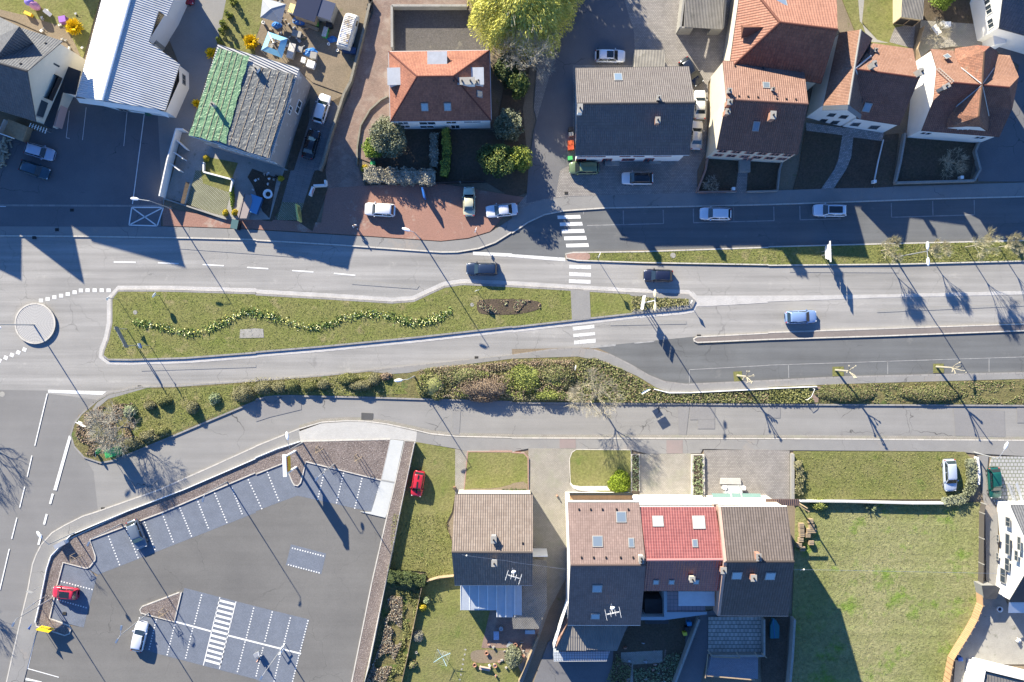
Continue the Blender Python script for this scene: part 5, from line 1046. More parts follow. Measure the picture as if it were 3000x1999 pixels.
# old van
t = thing('derelict_van', 'rust-stained old white panel van with ribbed roof in the scrapyard', 'van')
vm = flat('rusty_white_paint', (.55, .54, .50), .7, var=.25, vs=2); mb = MB()
L, w2 = 4.9, .95
prof = [(-.5, .9, 1.7), (-.47, .97, 2.1), (-.2, 1, 2.2), (.3, 1, 2.2), (.42, .95, 2.05), (.5, .85, 1.25)]
V = []; F = []
for x, k, z in prof:
    for y, zz in ((-1, .35), (-1, 1.2), (-.92, z-.25), (-.78, z), (0, z+.06), (.78, z), (.92, z-.25), (1, 1.2), (1, .35)): V.append((x*L, y*k*w2, zz))
for i in range(5):
    for j in range(8): a = i*9+j; F.append((a, a+9, a+10, a+1))
F += [tuple(range(8, -1, -1)), tuple(45+i for i in range(9))]
obj('body', V, F, vm, t)
m, nt_, bs = mat0('stained_ribbed_roof'); tc = N(nt_, 'ShaderNodeTexCoord').outputs['Object']
c_ = mixc(nt_, rng(nt_, noi(nt_, tc, 1.2, 6, .7), .45, .6, 0, 1), (.6, .58, .52), (.20, .15, .09)); c_ = mixc(nt_, rng(nt_, noi(nt_, maprot(nt_, tc, 0, (1, 1.5, 1)), 1.9, 6, .8), .54, .6, 0, 1), c_, (.08, .16, .38)); nt_.links.new(c_, bs.inputs['Base Color'])
sx = N(nt_, 'ShaderNodeSeparateXYZ'); nt_.links.new(tc, sx.inputs[0]); bump(nt_, bs, mth(nt_, 'SINE', mth(nt_, 'MULTIPLY', sx.outputs[0], 26.)), 1., .03)
mb = MB(); mb.box((-.15, 0), 3.9, 1.4, 2.2, 2.29, 0, .97); mb.build('roof', m, t)
for sg in (-1, 1):
    mb = MB(); mb.poly([(-2.46, sg*.15, 1.62), (-2.46, sg*.62, 1.62), (-2.34, sg*.6, 2.02), (-2.34, sg*.15, 2.02)]); mb.build('rear_window', M['cglass'], t)
    for x in (-1.5, 1.5): mb = MB(); mb.tube((x, sg*.75, .34), (x, sg*.97, .34), .34, n=12); mb.build('wheel', M['rubber'], t)
    mb = MB(); mb.poly([(.9, sg*.972, 1.25), (1.7, sg*.965, 1.25), (1.6, sg*.91, 1.85), (.95, sg*.915, 1.85)]); mb.build('side_window', M['cglass'], t)
g_ = G1('A2 845,290', 1.4); t.location = (g_.x, g_.y, .14); t.rotation_euler = (0, 0, math.atan2(265, 75))
# ================================================================ lamps and signs
def lamp(label, s, h, head, kind='arm', z0=.15, group='street lamps', col_='pole'):
    """head: horizontal reach of the head in survey pixels"""
    h *= K; b = G1(s); b.z = 0; t = thing('street_lamp', label, 'street lamp', b, group)
    top = b+Vector((0, 0, h)); mb = MB(); mb.tube(b, b+Vector((0, 0, 1.2)), .11, n=8); mb.tube(b+Vector((0, 0, 1.2)), top, .085, .05, n=8); mb.build('pole', M[col_], t)
    hv = [Vector((x*S, -y*S, 0)) for x, y in head]
    for a in hv:
        d_ = a.normalized(); n_ = Vector((-d_.y, d_.x, 0)); mb = MB()
        if kind == 'curve':
            q = [top]+[top+a*f+Vector((0, 0, .5*math.sin(f*1.6))) for f in (.25, .5, .75, 1)]
            for i in range(4): mb.tube(q[i], q[i+1], .035)
        else: q = [top, top+a+Vector((0, 0, .15))]; mb.tube(q[0], q[1], .04)
        mb.build('arm', M[col_], t)
        mb = MB(); e = q[-1]
        if kind == 'cream': mb.ell(e+d_*.4, .55, .22, .14, rot=math.atan2(d_.y, d_.x)); m_ = M['lampc']
        elif kind == 'slim': mb.box(e+d_*.3, .62, .26, e.z-.05, e.z+.06, math.atan2(d_.y, d_.x), .85); m_ = M['lampb']
        else: mb.ell(e+d_*.4, .58, .22, .15, rot=math.atan2(d_.y, d_.x)); m_ = M['lampw']
        mb.build('lamp_head', m_, t)
    return t
lamp('tall street lamp with white head between the red gravel lot and the main road', 'B2 1510,625', 7.1, [(-12, -4)])
lamp('street lamp with white oval head at the west corner of the walled patio', 'B1 1575,350', 6.4, [(-30, -4)])
lamp('very tall roundabout mast with three heads on the cobbled centre circle', 'B1 322,1418', 10.3, [(30, 5), (-18, 22), (-15, -24)], 'arm')
lamp('street lamp with white head on the planted strip near the pale paving', 'C2 1455,322', 6.2, [(-18, 2)])
lamp('double headed grey street lamp on the tree-lined grass median', 'B4 1160,797', 8.3, [(0, -6), (1, 20)], col_='rail')
lamp('white double street lamp with cream heads at the tip of the island', 'B3 1210,1215', 8.3, [(0, -10), (0, 10)], 'cream', col_='wpaint')
lamp('bent-neck street lamp beside the yellow sign', 'C2 430,930', 6.0, [(-4, -30)], 'curve', col_='pole')
lamp('bent-neck street lamp leaning over the dotted pavers near the green car', 'C4 1890,1020', 5.2, [(14, -30)], 'curve', col_='pole')
lamp('bent-neck street lamp at the road bend beside the white cabinet', 'D1 690,190', 5.9, [(-16, -22)], 'curve', col_='pole')
for s, hd, lb in (('D1 1120,110', [(-4, 8)], 'car park lamp behind the dark grey-blue car'), ('D1 480,795', [(-4, 8)], 'car park lamp beside the small red car with glass roof'), ('D1 1370,930', [(2, -14), (-6, 10)], 'two-headed car park lamp on the triangular mulch bed'),
    ('C2 720,1130', [(-5, 6)], 'car park lamp behind the yellow sign near the white path'), ('D2 245,1250', [(-5, 8)], 'car park lamp by the trolley rails'), ('C1 2090,1290', [(-3, 10)], 'car park lamp in the middle of the long bay row')):
    lamp(lb, s, 7.6, hd, 'slim', group='car park lamps', col_='rail')
def sign(label, s, h, panels, name='road_sign', posts=1, group=None, r=.035, ang=0., cat='road sign'):
    """panels: (kind, width, height, z centre, material, sideways offset)"""
    b = G1(s); b.z = 0; t = thing(name, label, cat, b, group); ca, sa = math.cos(ang), math.sin(ang); ax = Vector((ca, sa, 0)); nn = Vector((-sa, ca, 0))
    for i in range(posts):
        o_ = 0 if posts == 1 else (i/(posts-1)-.5)*panels[0][1]*.8
        mb = MB(); q = b+ax*o_; mb.tube(q, q+Vector((0, 0, h)), r, n=8); mb.build('post', M['rail'], t)
    for k, wd, ht, z, mt, o_ in panels:
        mb = MB(); c_ = b+ax*o_+Vector((0, 0, z))-nn*.06; A = []
        if k == 'rect': uv = [(-1, -1), (1, -1), (1, 1), (-1, 1)]
        elif k == 'round': uv = [(math.cos(i*math.pi/8), math.sin(i*math.pi/8)) for i in range(16)]
        elif k == 'tri': uv = [(-1, -1), (1, -1), (0, 1)]
        elif k == 'diamond': uv = [(0, -1), (1, 0), (0, 1), (-1, 0)]
        elif k == 'arrow': uv = [(-1, -1), (.8, -1), (1, 0), (.8, 1), (-1, 1)]
        A = [c_+ax*u*wd/2+Vector((0, 0, v_*ht/2)) for u, v_ in uv]; B = [q+nn*.04 for q in A]
        mb.poly(A); mb.poly(list(reversed(B)))
        for i in range(len(A)): mb.poly([A[i], B[i], B[(i+1) % len(A)], A[(i+1) % len(A)]])
        mb.build('sign_panel', M[mt], t)
    return t
M['s_blue'] = flat('blue_sign_face', (.02, .12, .42), .4); M['s_red'] = flat('red_sign_face', (.5, .03, .03), .4); M['s_yel'] = flat('yellow_sign_face', (.80, .50, .015), .5); M['s_grn'] = flat('green_plastic', (.05, .36, .10), .5); M['s_blk'] = flat('black_purple_sign', (.03, .015, .03), .5)
sign('round sign on a post in the west of the grass island', 'B1 1465,1148', 2.3, [('round', .8, .8, 2., 'wpaint', 0)], ang=R(60))
sign('thin post with small triangular sign at the west edge of the island', 'B1 1090,1180', 4., [('tri', .8, .8, 3.6, 'wpaint', 0)], ang=R(55))
sign('large dark sign board on two posts at the south-west of the grass island', 'B1 1210,1530', 4.2, [('rect', 3.2, 1.2, 3.4, 'frame', 0)], posts=2, ang=R(118), r=.06)
sign('small double blue-white sign next to the large dark board', 'C1 1380,38', 4.6, [('rect', .7, .5, 3.9, 'wpaint', 0), ('rect', .7, .4, 3.3, 's_blue', 0)], ang=R(110))
sign('small sign standing at the flower bed', 'B2 2035,1105', 2.4, [('diamond', .7, .7, 2.1, 'wpaint', 0)], ang=R(20))
sign('yield sign at the bare patch of the red gravel lot corner', 'B2 2022,565', 3.2, [('diamond', .8, .8, 2.8, 'wpaint', 0), ('rect', .5, .3, 2.1, 'wpaint', 0)], ang=R(70))
sign('yield sign at the brick end of the long grass median', 'B3 775,800', 4.4, [('diamond', .9, .9, 4., 'wpaint', 0)], ang=R(70))
sign('small arrow sign at the rounded island tip', 'B3 1625,1210', 2., [('diamond', .6, .9, 1.6, 'wpaint', 0)], ang=R(70))
sign('sign post on the planted strip beside the round green shrubs', 'C3 565,235', 4.2, [('tri', .8, .8, 3.8, 'wpaint', 0), ('round', .6, .6, 3., 'wpaint', 0)], ang=R(80))
sign('two stacked blue-white direction signs at the ground cover near the bare tree', 'C3 1205,450', 3., [('rect', 1.3, .7, 2.6, 'wpaint', 0), ('rect', 1., .6, 1.8, 's_blue', 0)], ang=R(30))
sign('cluster of street name and yield signs at the west nose of the planted strip', 'C1 815,735', 3.4, [('arrow', 1.3, .3, 3.2, 'wpaint', -.3), ('arrow', 1.2, .3, 2.8, 'wpaint', -.4), ('diamond', .7, .7, 2.3, 'wpaint', .1)], ang=R(150))
sign('grey back of a traffic sign by the kerb west of the mulch bed', 'D1 385,680', 3.6, [('rect', .8, .6, 3.2, 'rail', 0)], ang=R(160))
sign('grey sign board on three struts west of the small red car', 'D1 390,800', 3.4, [('rect', 1.7, 1.1, 2.9, 'rail', 0)], posts=2, ang=R(35), r=.045)
sign('triangular sign seen from behind near the low yellow board', 'D1 360,1010', 3., [('tri', .9, .8, 2.7, 's_blue', 0)], ang=R(70))
t = sign('dark oval shop sign with light letters at the bottom of the planted strip', 'C1 895,1030', .9, [('round', .7, 1.2, .75, 's_blk', 0)], 'shop_sign', ang=R(90), cat='shop sign')
mb = MB()
b = G1('C1 895,1030')
for i in range(5): mb.box((b.x+.09, b.y+(i-2)*.17), .02, .1, .65, .9)
mb.build('lettering', M['wpaint'], t)
# direction signs on the medians
def dirsign(label, s, rows, z0, ang, wmat='wpaint'):
    b = G1(s); b.z = 0; t = thing('direction_sign', label, 'road sign', b, 'white direction signs'); ax = Vector((math.cos(ang), math.sin(ang), 0)); nn = Vector((-ax.y, ax.x, 0))
    for o_ in (-.25, .25): mb = MB(); q = b+ax*o_; mb.tube(q, q+Vector((0, 0, z0+.4*len(rows))), .05, n=8); mb.build('post', M['rail'], t)
    for i, wd in enumerate(rows):
        z = z0+i*.42; mb = MB(); c_ = b+nn*.1*(i % 2)
        mb.wallstrip(c_-ax*wd/2, c_+ax*wd/2, .07, z, z+.36)
        mb.v = [v_ for v_ in mb.v]; pn = mb.build('sign_board', M[wmat], t)
        mb = MB(); mb.wallstrip(c_-ax*wd*.35-nn*.045, c_+ax*wd*.3-nn*.045, .012, z+.12, z+.24); mb.build('lettering', M['s_blk'], pn)
dirsign('stack of white direction boards on the grass median among shrubs', 'B4 490,765', [1.4, 1.7, 2., 2., 2.4, 2.8], 1.6, R(92))
dirsign('stack of white direction boards on the main island beside the cream lamp', 'B3 1175,1220', [1.5, 1.8, 1.9, 1.9, 1.9], 2.2, R(80))
# yellow totem
def frame_sign(label, s0, s1, h, pw, name, lets):
    a, b = G1(s0), G1(s1); a.z = b.z = 0; c_ = (a+b)/2; t = thing(name, label, 'shop sign', c_)
    mb = MB(); mb.wallstrip(a, a+(b-a)*.07, .3, 0, h); mb.build('post', M['wpaint'], t); mb = MB(); mb.wallstrip(b-(b-a)*.07, b, .3, 0, h); mb.build('post', M['wpaint'], t)
    mb = MB(); mb.wallstrip(a-(b-a)*.1, b+(b-a)*.1, .45, h, h+.4); mb.build('crossbeam', M['wpaint'], t)
    mb = MB(); mb.wallstrip(a+(b-a)*.07, b-(b-a)*.07, .18, h-2.6, h); pn = mb.build('sign_panel', M['s_yel'], t)
    d_ = (b-a).normalized(); n_ = Vector((d_.y, -d_.x, 0))
    for sg in (1, -1):
        for i in range(lets):
            q = a.lerp(b, .17+.66*i/(lets-1))+n_*sg*.1; mb = MB(); mb.wallstrip(q-d_*.1, q+d_*.1, .03, h-1.1, h-.75); 
            mb.wallstrip(q-d_*.1, q-d_*.03, .03, h-.75, h-.6); mb.build('letter', M['s_red'], pn)
    return t
frame_sign('tall white framed totem with yellow panel and red letters at the car park entrance', 'C2 365,1000', 'C2 372,1160', 6.1, 2, 'totem_sign', 7)
a = G1('D1 425,1052'); t = thing('ground_sign', 'low yellow board with red letters on the mulch nose of the car park', 'shop sign', a)
mb = MB(); q0, q1 = G('D1 400,1040 520,1065'); mb.wallstrip(q0, q1, .12, .5, 2.1); pn = mb.build('sign_panel', M['s_yel'], t)
mb = MB(); d_ = (q1-q0).normalized(); n_ = Vector((-d_.y, d_.x, 0))
for i in range(6): q = q0.lerp(q1, .15+.14*i)+n_*.07; mb.wallstrip(q-d_*.07, q+d_*.07, .02, 1., 1.3)
mb.build('lettering', M['s_red'], pn)
for q in (q0, q1): mb = MB(); mb.tube(q, q+Vector((0, 0, 1.2)), .05); mb.build('post', M['rail'], t)
def panelsign(label, s0, s1, z0, z1, m_, name='advertising_board', extra=None, lean=0.):
    a, b = G1(s0), G1(s1); t = thing(name, label, 'sign', ((a+b)/2).xy.to_3d()); mb = MB(); mb.wallstrip(a, b, .22, z0, z1); pn = mb.build('sign_panel', m_, t)
    d_ = (b-a).normalized(); n_ = Vector((-d_.y, d_.x, 0))
    for k in (-1, 1):
        mb = MB()
        for i in range(3): q0_ = a.lerp(b, .12)+n_*k*.115; q1_ = a.lerp(b, .88-.15*i)+n_*k*.115; mb.wallstrip(q0_, q1_, .01, z0+(z1-z0)*(.2+.25*i), z0+(z1-z0)*(.32+.25*i))
        mb.build('lettering', extra or M['s_blk'], pn)
    for q in (a.lerp(b, .1), a.lerp(b, .9)): mb = MB(); mb.tube((q.x, q.y, 0), (q.x, q.y, z1), .05); mb.build('post', M['rail'], t)
    return t
panelsign('yellow advertising board with white frame at the end of the lane', 'B2 405,330', 'B2 425,480', .5, 2.6, flat('pale_yellow_board', (.60, .55, .16), .6))
panelsign('small white banner sign at the driveway wall', 'B2 545,165', 'B2 515,245', .6, 1.8, M['wpaint'], 'banner_sign', M['s_red'])
panelsign('slim blue advertising totem on the red gravel near the hedge', 'B2 1540,180', 'B2 1560,270', .2, 2.4, M['s_blue'], 'advertising_totem', M['wpaint'])
t = thing('clothing_container', 'green box-shaped collection container next to the clipped shrubs', 'container', G1('C1 1080,1000')); mb = MB(); mb.box(G1('C1 1085,1003'), 1.3, 1.1, 0, 2.6, R(15)); mb.build('body', M['s_grn'], t); mb = MB(); mb.box(G1('C1 1085,1003'), 1.36, 1.16, 2.6, 2.7, R(15)); mb.build('lid', M['s_grn'], t); mb = MB(); q = G1('C1 1085,1003'); mb.box(q+Vector((.15, -.56, 0)), .7, .06, 1.5, 1.75, R(15)); mb.build('slot', M['dark'], t)
t = sign('post with oval plate beside the green container', 'C1 985,985', 3.4, [('round', .8, 1.5, 2.8, 's_grn', 0)], ang=R(75))
t = thing('utility_cabinet', 'white utility cabinet on the kerb next to the bent-neck lamp', 'cabinet', G1('D1 585,285')); mb = MB(); mb.box(G1('D1 590,285'), 1.5, .5, 0, 1.3, R(28)); mb.build('body', M['wpaint'], t); mb = MB(); mb.box(G1('D1 590,285'), 1.6, .6, 1.3, 1.38, R(28)); mb.build('lid', M['rail'], t)
# ================================================================ vegetation
rs = np.random.RandomState(7)
def leafmat(name, c1, c2, c3=None, rough=.7):
    m, nt, b = mat0(name); b.inputs['Roughness'].default_value = rough; b.inputs['Specular IOR Level'].default_value = .25
    gi = N(nt, 'ShaderNodeNewGeometry').outputs['Random Per Island']
    c = mixc(nt, gi, c1, c2)
    if c3: c = mixc(nt, mth(nt, 'GREATER_THAN', mth(nt, 'FRACT', mth(nt, 'MULTIPLY', gi, 7.3)), .8), c, c3)
    nt.links.new(c, b.inputs['Base Color']); return m
LM = {'willow': leafmat('willow_leaf', (0.540, 0.513, 0.101), (0.392, 0.392, 0.068), (0.594, 0.567, 0.162)), 'olive': leafmat('olive_leaf', (0.162, 0.176, 0.101), (0.270, 0.284, 0.189), (0.095, 0.108, 0.054)),
      'lime': leafmat('lime_leaf', (.22, .30, .05), (.15, .22, .035)), 'conifer': leafmat('conifer_leaf', (0.061, 0.095, 0.027), (0.121, 0.162, 0.041), (0.216, 0.230, 0.054)),
      'thuja': leafmat('thuja_leaf', (0.135, 0.176, 0.034), (0.297, 0.324, 0.054), (0.068, 0.108, 0.027)), 'clip': leafmat('clipped_leaf', (.20, .19, .09), (.28, .26, .15), (.14, .14, .055)),
      'clipg': leafmat('green_clipped_leaf', (.17, .18, .06), (.25, .245, .10), (.11, .13, .04)), 'brown': leafmat('brown_twig', (0.230, 0.169, 0.115), (0.324, 0.250, 0.176), (0.149, 0.108, 0.074)),
      'ivy': leafmat('ivy_leaf', (.15, .17, .06), (.22, .22, .10), (.27, .20, .13)), 'dark': leafmat('dark_hedge_leaf', (0.047, 0.068, 0.027), (0.095, 0.121, 0.041)),
      'yellow': leafmat('forsythia_flower', (.85, .62, .01), (.75, .5, .01), (.9, .72, .03)), 'pale': leafmat('pale_leaf', (.30, .33, .20), (.12, .17, .07)), 'bright': leafmat('olive_green_leaf', (0.203, 0.243, 0.054), (0.284, 0.304, 0.088), (0.135, 0.162, 0.047)), 'yew': leafmat('bright_green_leaf', (.22, .29, .02), (.13, .19, .015), (.28, .34, .04)),
      'grey': leafmat('grey_shrub_leaf', (0.311, 0.297, 0.230), (0.189, 0.176, 0.135), (0.432, 0.405, 0.324)), 'gold': leafmat('golden_leaf', (0.567, 0.446, 0.041), (0.378, 0.297, 0.027))}
LM['tuft'] = leafmat('grass_blade', (.175, .19, .055), (.235, .22, .09), (.15, .18, .05)); LM['tuftd'] = leafmat('meadow_blade', (.19, .195, .085), (.155, .18, .06), (.25, .235, .13))
M['bark'] = flat('bark', (.17, .145, .115), .9, var=.2); M['barkp'] = flat('pale_bark', (.31, .285, .22), .9, var=.2); M['twigp'] = flat('straw_twig', (.50, .46, .30), .9, var=.2); M['twig'] = flat('dry_twig', (.40, .36, .26), .9, var=.2); M['twigd'] = flat('grey_twig', (.34, .32, .26), .9)
def leaves(name, Pn, size, mat, parent, up=.3, elong=1., axis=None):
    n = len(Pn); a = rs.normal(size=(n, 3)) if axis is None else axis+rs.normal(size=(n, 3))*.25
    a /= np.linalg.norm(a, axis=1)[:, None]+1e-9; nr = rs.normal(size=(n, 3)); nr[:, 2] = np.abs(nr[:, 2])+up
    b = np.cross(nr, a); b /= np.linalg.norm(b, axis=1)[:, None]+1e-9
    sz = size*(.6+.8*rs.rand(n))[:, None]; A = a*sz*elong*.5; B = b*sz*.5/max(1, elong**.5)
    l = np.array(rootloc(parent)) if parent is not None else np.zeros(3)
    Q = np.stack([Pn-A, Pn-B*.9, Pn+A, Pn+B*.9], 1).reshape(-1, 3)-l
    me = bpy.data.meshes.new(name); me.vertices.add(4*n); me.vertices.foreach_set('co', Q.astype(np.float32).ravel())
    me.loops.add(4*n); me.loops.foreach_set('vertex_index', np.arange(4*n, dtype=np.int32)); me.polygons.add(n)
    me.polygons.foreach_set('loop_start', np.arange(0, 4*n, 4, dtype=np.int32)); me.materials.append(mat); me.update(calc_edges=True); me.validate()
    o = bpy.data.objects.new(name, me); col.objects.link(o); o.parent = parent; return o
def shell(n, c, r, thick=.25, zlow=-.2, lumps=0, lump=.25):
    v = rs.normal(size=(n*2, 3)); v /= np.linalg.norm(v, axis=1)[:, None]; v = v[v[:, 2] > zlow][:n]
    k = 1-thick*rs.rand(len(v))**1.6
    if lumps:
        cs = rs.normal(size=(lumps, 3)); cs /= np.linalg.norm(cs, axis=1)[:, None]; d_ = v@cs.T; k *= 1-lump+lump*np.clip((d_.max(1)-.6)/.35, 0, 1)
    return v*k[:, None]*np.array(r)+np.array(c)
def shrub(name, label, s, rx, ry, h, leaf, size=.16, dens=1., cat='shrub', group=None, rot=0., z0=.1, core=True, lumps=9, lump=.25, pn='foliage'):
    """rx, ry in tile pixels of the notes"""
    b = G1(s, .5); b.z = z0; k = S/3.136; X, Y = rx*k, ry*k; t = thing(name, label, cat, b, group)
    n = int(dens*9*(X*Y+(X+Y)*h*.8)/(size*size)*.8)+60
    p = shell(n, (0, 0, 0), (X, Y, h), .3, -.15, lumps, lump); p[:, 2] = np.abs(p[:, 2])*1.
    ca, sa = math.cos(rot), math.sin(rot); q = p.copy(); q[:, 0] = p[:, 0]*ca-p[:, 1]*sa+b.x; q[:, 1] = p[:, 0]*sa+p[:, 1]*ca+b.y; q[:, 2] += z0
    f = leaves(pn, q, size, LM[leaf], t)
    if core: mb = MB(); mb.ell((b.x, b.y, z0), X*.72, Y*.72, h*.72, 10, 6, rot, 0); mb.build('inner_foliage', LM[leaf], t, True)
    return t
def hedge(label, pts, wd, h, leaf, size=.16, dens=1., name='hedge', group=None, rough=.12):
    P_ = G(pts, .4); t = thing(name, label, 'hedge', (P_[0].x, P_[0].y, 0), group); out = []; mb = MB()
    for a, b in zip(P_, P_[1:]):
        L = (b.xy-a.xy).length; d_ = (b-a).normalized(); n_ = Vector((-d_.y, d_.x, 0)); m = int(dens*L*(wd+2*h)/(size*size)*2.2)
        u = rs.rand(m)*L; w_ = (rs.rand(m)-.5)*wd; z = rs.rand(m)*h; side = rs.rand(m) < 2*h/(2*h+wd)
        w_ = np.where(side, np.sign(w_)*wd/2, w_); z = np.where(side, z, h)
        bumpy = 1+rough*(np.sin(u*2.3+P_[0].x)+np.sin(u*5.1+w_*3))
        w_ = w_*bumpy; z = z*bumpy
        out.append(np.stack([a.x+d_.x*u+n_.x*w_, a.y+d_.y*u+n_.y*w_, z+.05], 1)+rs.normal(size=(m, 3))*size*.4); mb.wallstrip(a, b, wd*.8, 0, h*.82)
    leaves('foliage', np.concatenate(out), size, LM[leaf], t); mb.build('inner_foliage', LM[leaf], t); return t
def grow(mb, tw, p, d_, L, r, lvl, maxl, spread, upb, tips):
    q = p+d_*L; (mb if lvl < 2 else tw).tube(p, q, r, r*.68, n=5 if lvl < 2 else 3)
    if lvl >= maxl: tips.append((q, d_)); return
    for i in range(random.choice((2, 3, 3)) if lvl else 4):
        e = d_+Vector((random.uniform(-1, 1), random.uniform(-1, 1), random.uniform(-.6, .7)))*spread; e.z += upb; e.normalize()
        grow(mb, tw, p.lerp(q, random.uniform(.6, 1)), e, L*random.uniform(.62, .85), r*.62, lvl+1, maxl, spread, upb, tips)
def bare_tree(label, s, h, trunk=.3, spread=.75, maxl=5, r=.11, seed=1, twm='twig', bk='bark', name='bare_tree', group=None, upb=.12, tw_len=.5, cat='tree', lean=(0, 0)):
    random.seed(seed); b = G1(s); b.z = .1; t = thing(name, label, cat, b, group); mb, tw = MB(), MB(); tips = []
    top = b+Vector((lean[0], lean[1], h*trunk)); mb.tube(b, top, r, r*.8, n=7)
    L = h*(1-trunk)*.36
    for i in range(5):
        a = i*1.26+random.random(); e = Vector((math.cos(a)*spread, math.sin(a)*spread, random.uniform(.5, 1.1))).normalized()
        grow(mb, tw, top-Vector((0, 0, random.uniform(0, h*.05))), e, L, r*.55, 1, maxl, spread, upb, tips)
    for q, d_ in tips:
        for i in range(3):
            e = (d_+Vector((random.uniform(-.5, .5), random.uniform(-.5, .5), random.uniform(-.2, .6)))).normalized(); tw.tube(q, q+e*tw_len*random.uniform(.5, 1.2), .012, .006, n=3)
    mb.build('trunk', M[bk], t); tw.build('crown', M[twm], t); return t
def leafy_tree(label, s, h, R_, leaf, name='conifer', size=.22, n=5000, conical=0., z0=.6, group=None, cat='tree', lumps=14, trunk=.16):
    b = G1(s); b.z = .1; t = thing(name, label, cat, b, group); mb = MB(); mb.tube(b, b+Vector((0, 0, h*.85)), trunk, .04, n=7)
    for i in range(7):
        a = i*2.4; z = h*(.3+.07*i); mb.tube(b+Vector((0, 0, z)), b+Vector((math.cos(a)*R_*.7*(1-.08*i), math.sin(a)*R_*.7*(1-.08*i), z+h*.08)), .06, .02, n=4)
    mb.build('trunk', M['bark'], t)
    cs = []
    for i in range(lumps*3):
        zf = rs.rand(); rr_ = R_*(1-conical*zf)*(1-.35*abs(zf-.3)) ; a = rs.rand()*6.28; q = rr_*(.45+.5*rs.rand())
        cs.append((b.x+math.cos(a)*q*(.8), b.y+math.sin(a)*q*.8, z0+zf*(h-z0)*.9, R_*(.28+.18*rs.rand())*(1-.5*conical*zf)))
    cs.append((b.x, b.y, h*.9, R_*.3)); per = n//len(cs)
    leaves('crown', np.concatenate([shell(per, c[:3], (c[3], c[3], c[3]*.8), .5, -.6) for c in cs]), size, LM[leaf], t); return t
# --- willow
b = G1('S 1530,22'); t = thing('willow_tree', 'huge yellow-green weeping willow at the top centre', 'tree', b)
mb = MB(); mb.tube(b, b+Vector((0, 0, 3.5)), .45, .35, n=9); pts_ = []; ax_ = []
for i in range(11):
    a = i*2.4; e = b+Vector((math.cos(a)*3.6*(.5+.05*i), math.sin(a)*3.6*(.5+.05*i), 6.8+.35*(i % 4))); mb.tube(b+Vector((0, 0, 3.3)), e, .2, .08, n=6)
    for j in range(5):
        a2 = a+random.uniform(-.8, .8); e2 = e+Vector((math.cos(a2)*random.uniform(1, 3.2), math.sin(a2)*random.uniform(1, 3.2), random.uniform(.2, 1.4))); mb.tube(e, e2, .06, .03, n=4)
mb.build('trunk', M['barkp'], t)
n = 9500; a = rs.rand(n)*6.283; q = np.sqrt(rs.rand(n)); lob = 1+.08*np.sin(a*5+1)+.06*np.sin(a*11)
x = np.cos(a)*q*6.6*lob; y = np.sin(a)*q*6.6*lob; z = 9.4-3.2*q**2+rs.normal(size=n)*.45+.5*np.sin(x*1.3)*np.cos(y*1.1); out = np.stack([np.cos(a), np.sin(a), np.zeros(n)], 1)
for st in range(7):
    f = st*.32; dr = out*(.42*f)+np.array([0, 0, -1])*(f**1.5)*1.1
    pts_.append(np.stack([x, y, z], 1)+dr*(1+.5*q[:, None])+np.array([b.x, b.y, 0])+rs.normal(size=(n, 3))*.06); ax_.append(out*.8+np.array([0, 0, -.25-.4*f])+rs.normal(size=(n, 3))*.2)
leaves('crown', np.concatenate(pts_), .17, LM['willow'], t, .2, 2.4, np.concatenate(ax_))
# --- trees around the hipped house
bare_tree('bare birch with pale fine branches below the willow', 'A3 130,610', 8.2, .3, .9, 6, .16, 3, 'twigd', 'barkp', tw_len=.7)
leafy_tree('dark evergreen in the belt east of the hipped house, below the birch', 'A2 2310,700', 5, 1.9, 'dark', size=.25, n=3500)
leafy_tree('tall yellow-tinged conifer in the belt east of the hipped house', 'A3 60,830', 5.6, 1.6, 'conifer', size=.22, n=3000)
leafy_tree('pale olive shrub tree at the bend of the garden belt', 'A2 2320,1180', 4.2, 2.2, 'olive', name='olive_tree', size=.2, n=5000)
leafy_tree('wide dark green conifer with golden tips above the white saloon', 'B2 2240,-60', 6.3, 2.5, 'conifer', size=.22, n=7000)
leafy_tree('golden-green conifer beside the dark one at the asphalt lane', 'A3 60,1490', 5.6, 1.9, 'thuja', size=.2, n=4500)
leafy_tree('dark spreading conifer near the garden edge, left of the golden one', 'A2 2140,1480', 4.8, 1.7, 'dark', size=.22, n=3500)
leafy_tree('large grey-green olive-like bush tree on the brick path', 'A2 1230,1300', 4.6, 2.7, 'olive', name='olive_tree', size=.17, n=14000)
leafy_tree('bright lime green bush beside the olive-like tree', 'A2 1085,1380', 2.6, 1.5, 'lime', name='lime_bush', size=.15, n=6000, cat='shrub')
hedge('broad grey-brown hedge along the top of the red gravel lot', 'B2 1000,40 1300,60 1650,70', 1.9, 1.6, 'grey', .17, 1.2)
hedge('dark green upright hedge in the middle of the shaded garden', 'A2 1745,1200 1760,1400 1740,1568 B2 1730,60', .9, 2., 'thuja', .17)
hedge('grey climber hedge next to the upright green hedge', 'A2 1640,1240 1640,1540', .9, 1.5, 'grey', .17)
shrub('shrub', 'small golden shrub by the green bin at the garden corner', 'A2 995,1545', 45, 35, .9, 'gold', .13)
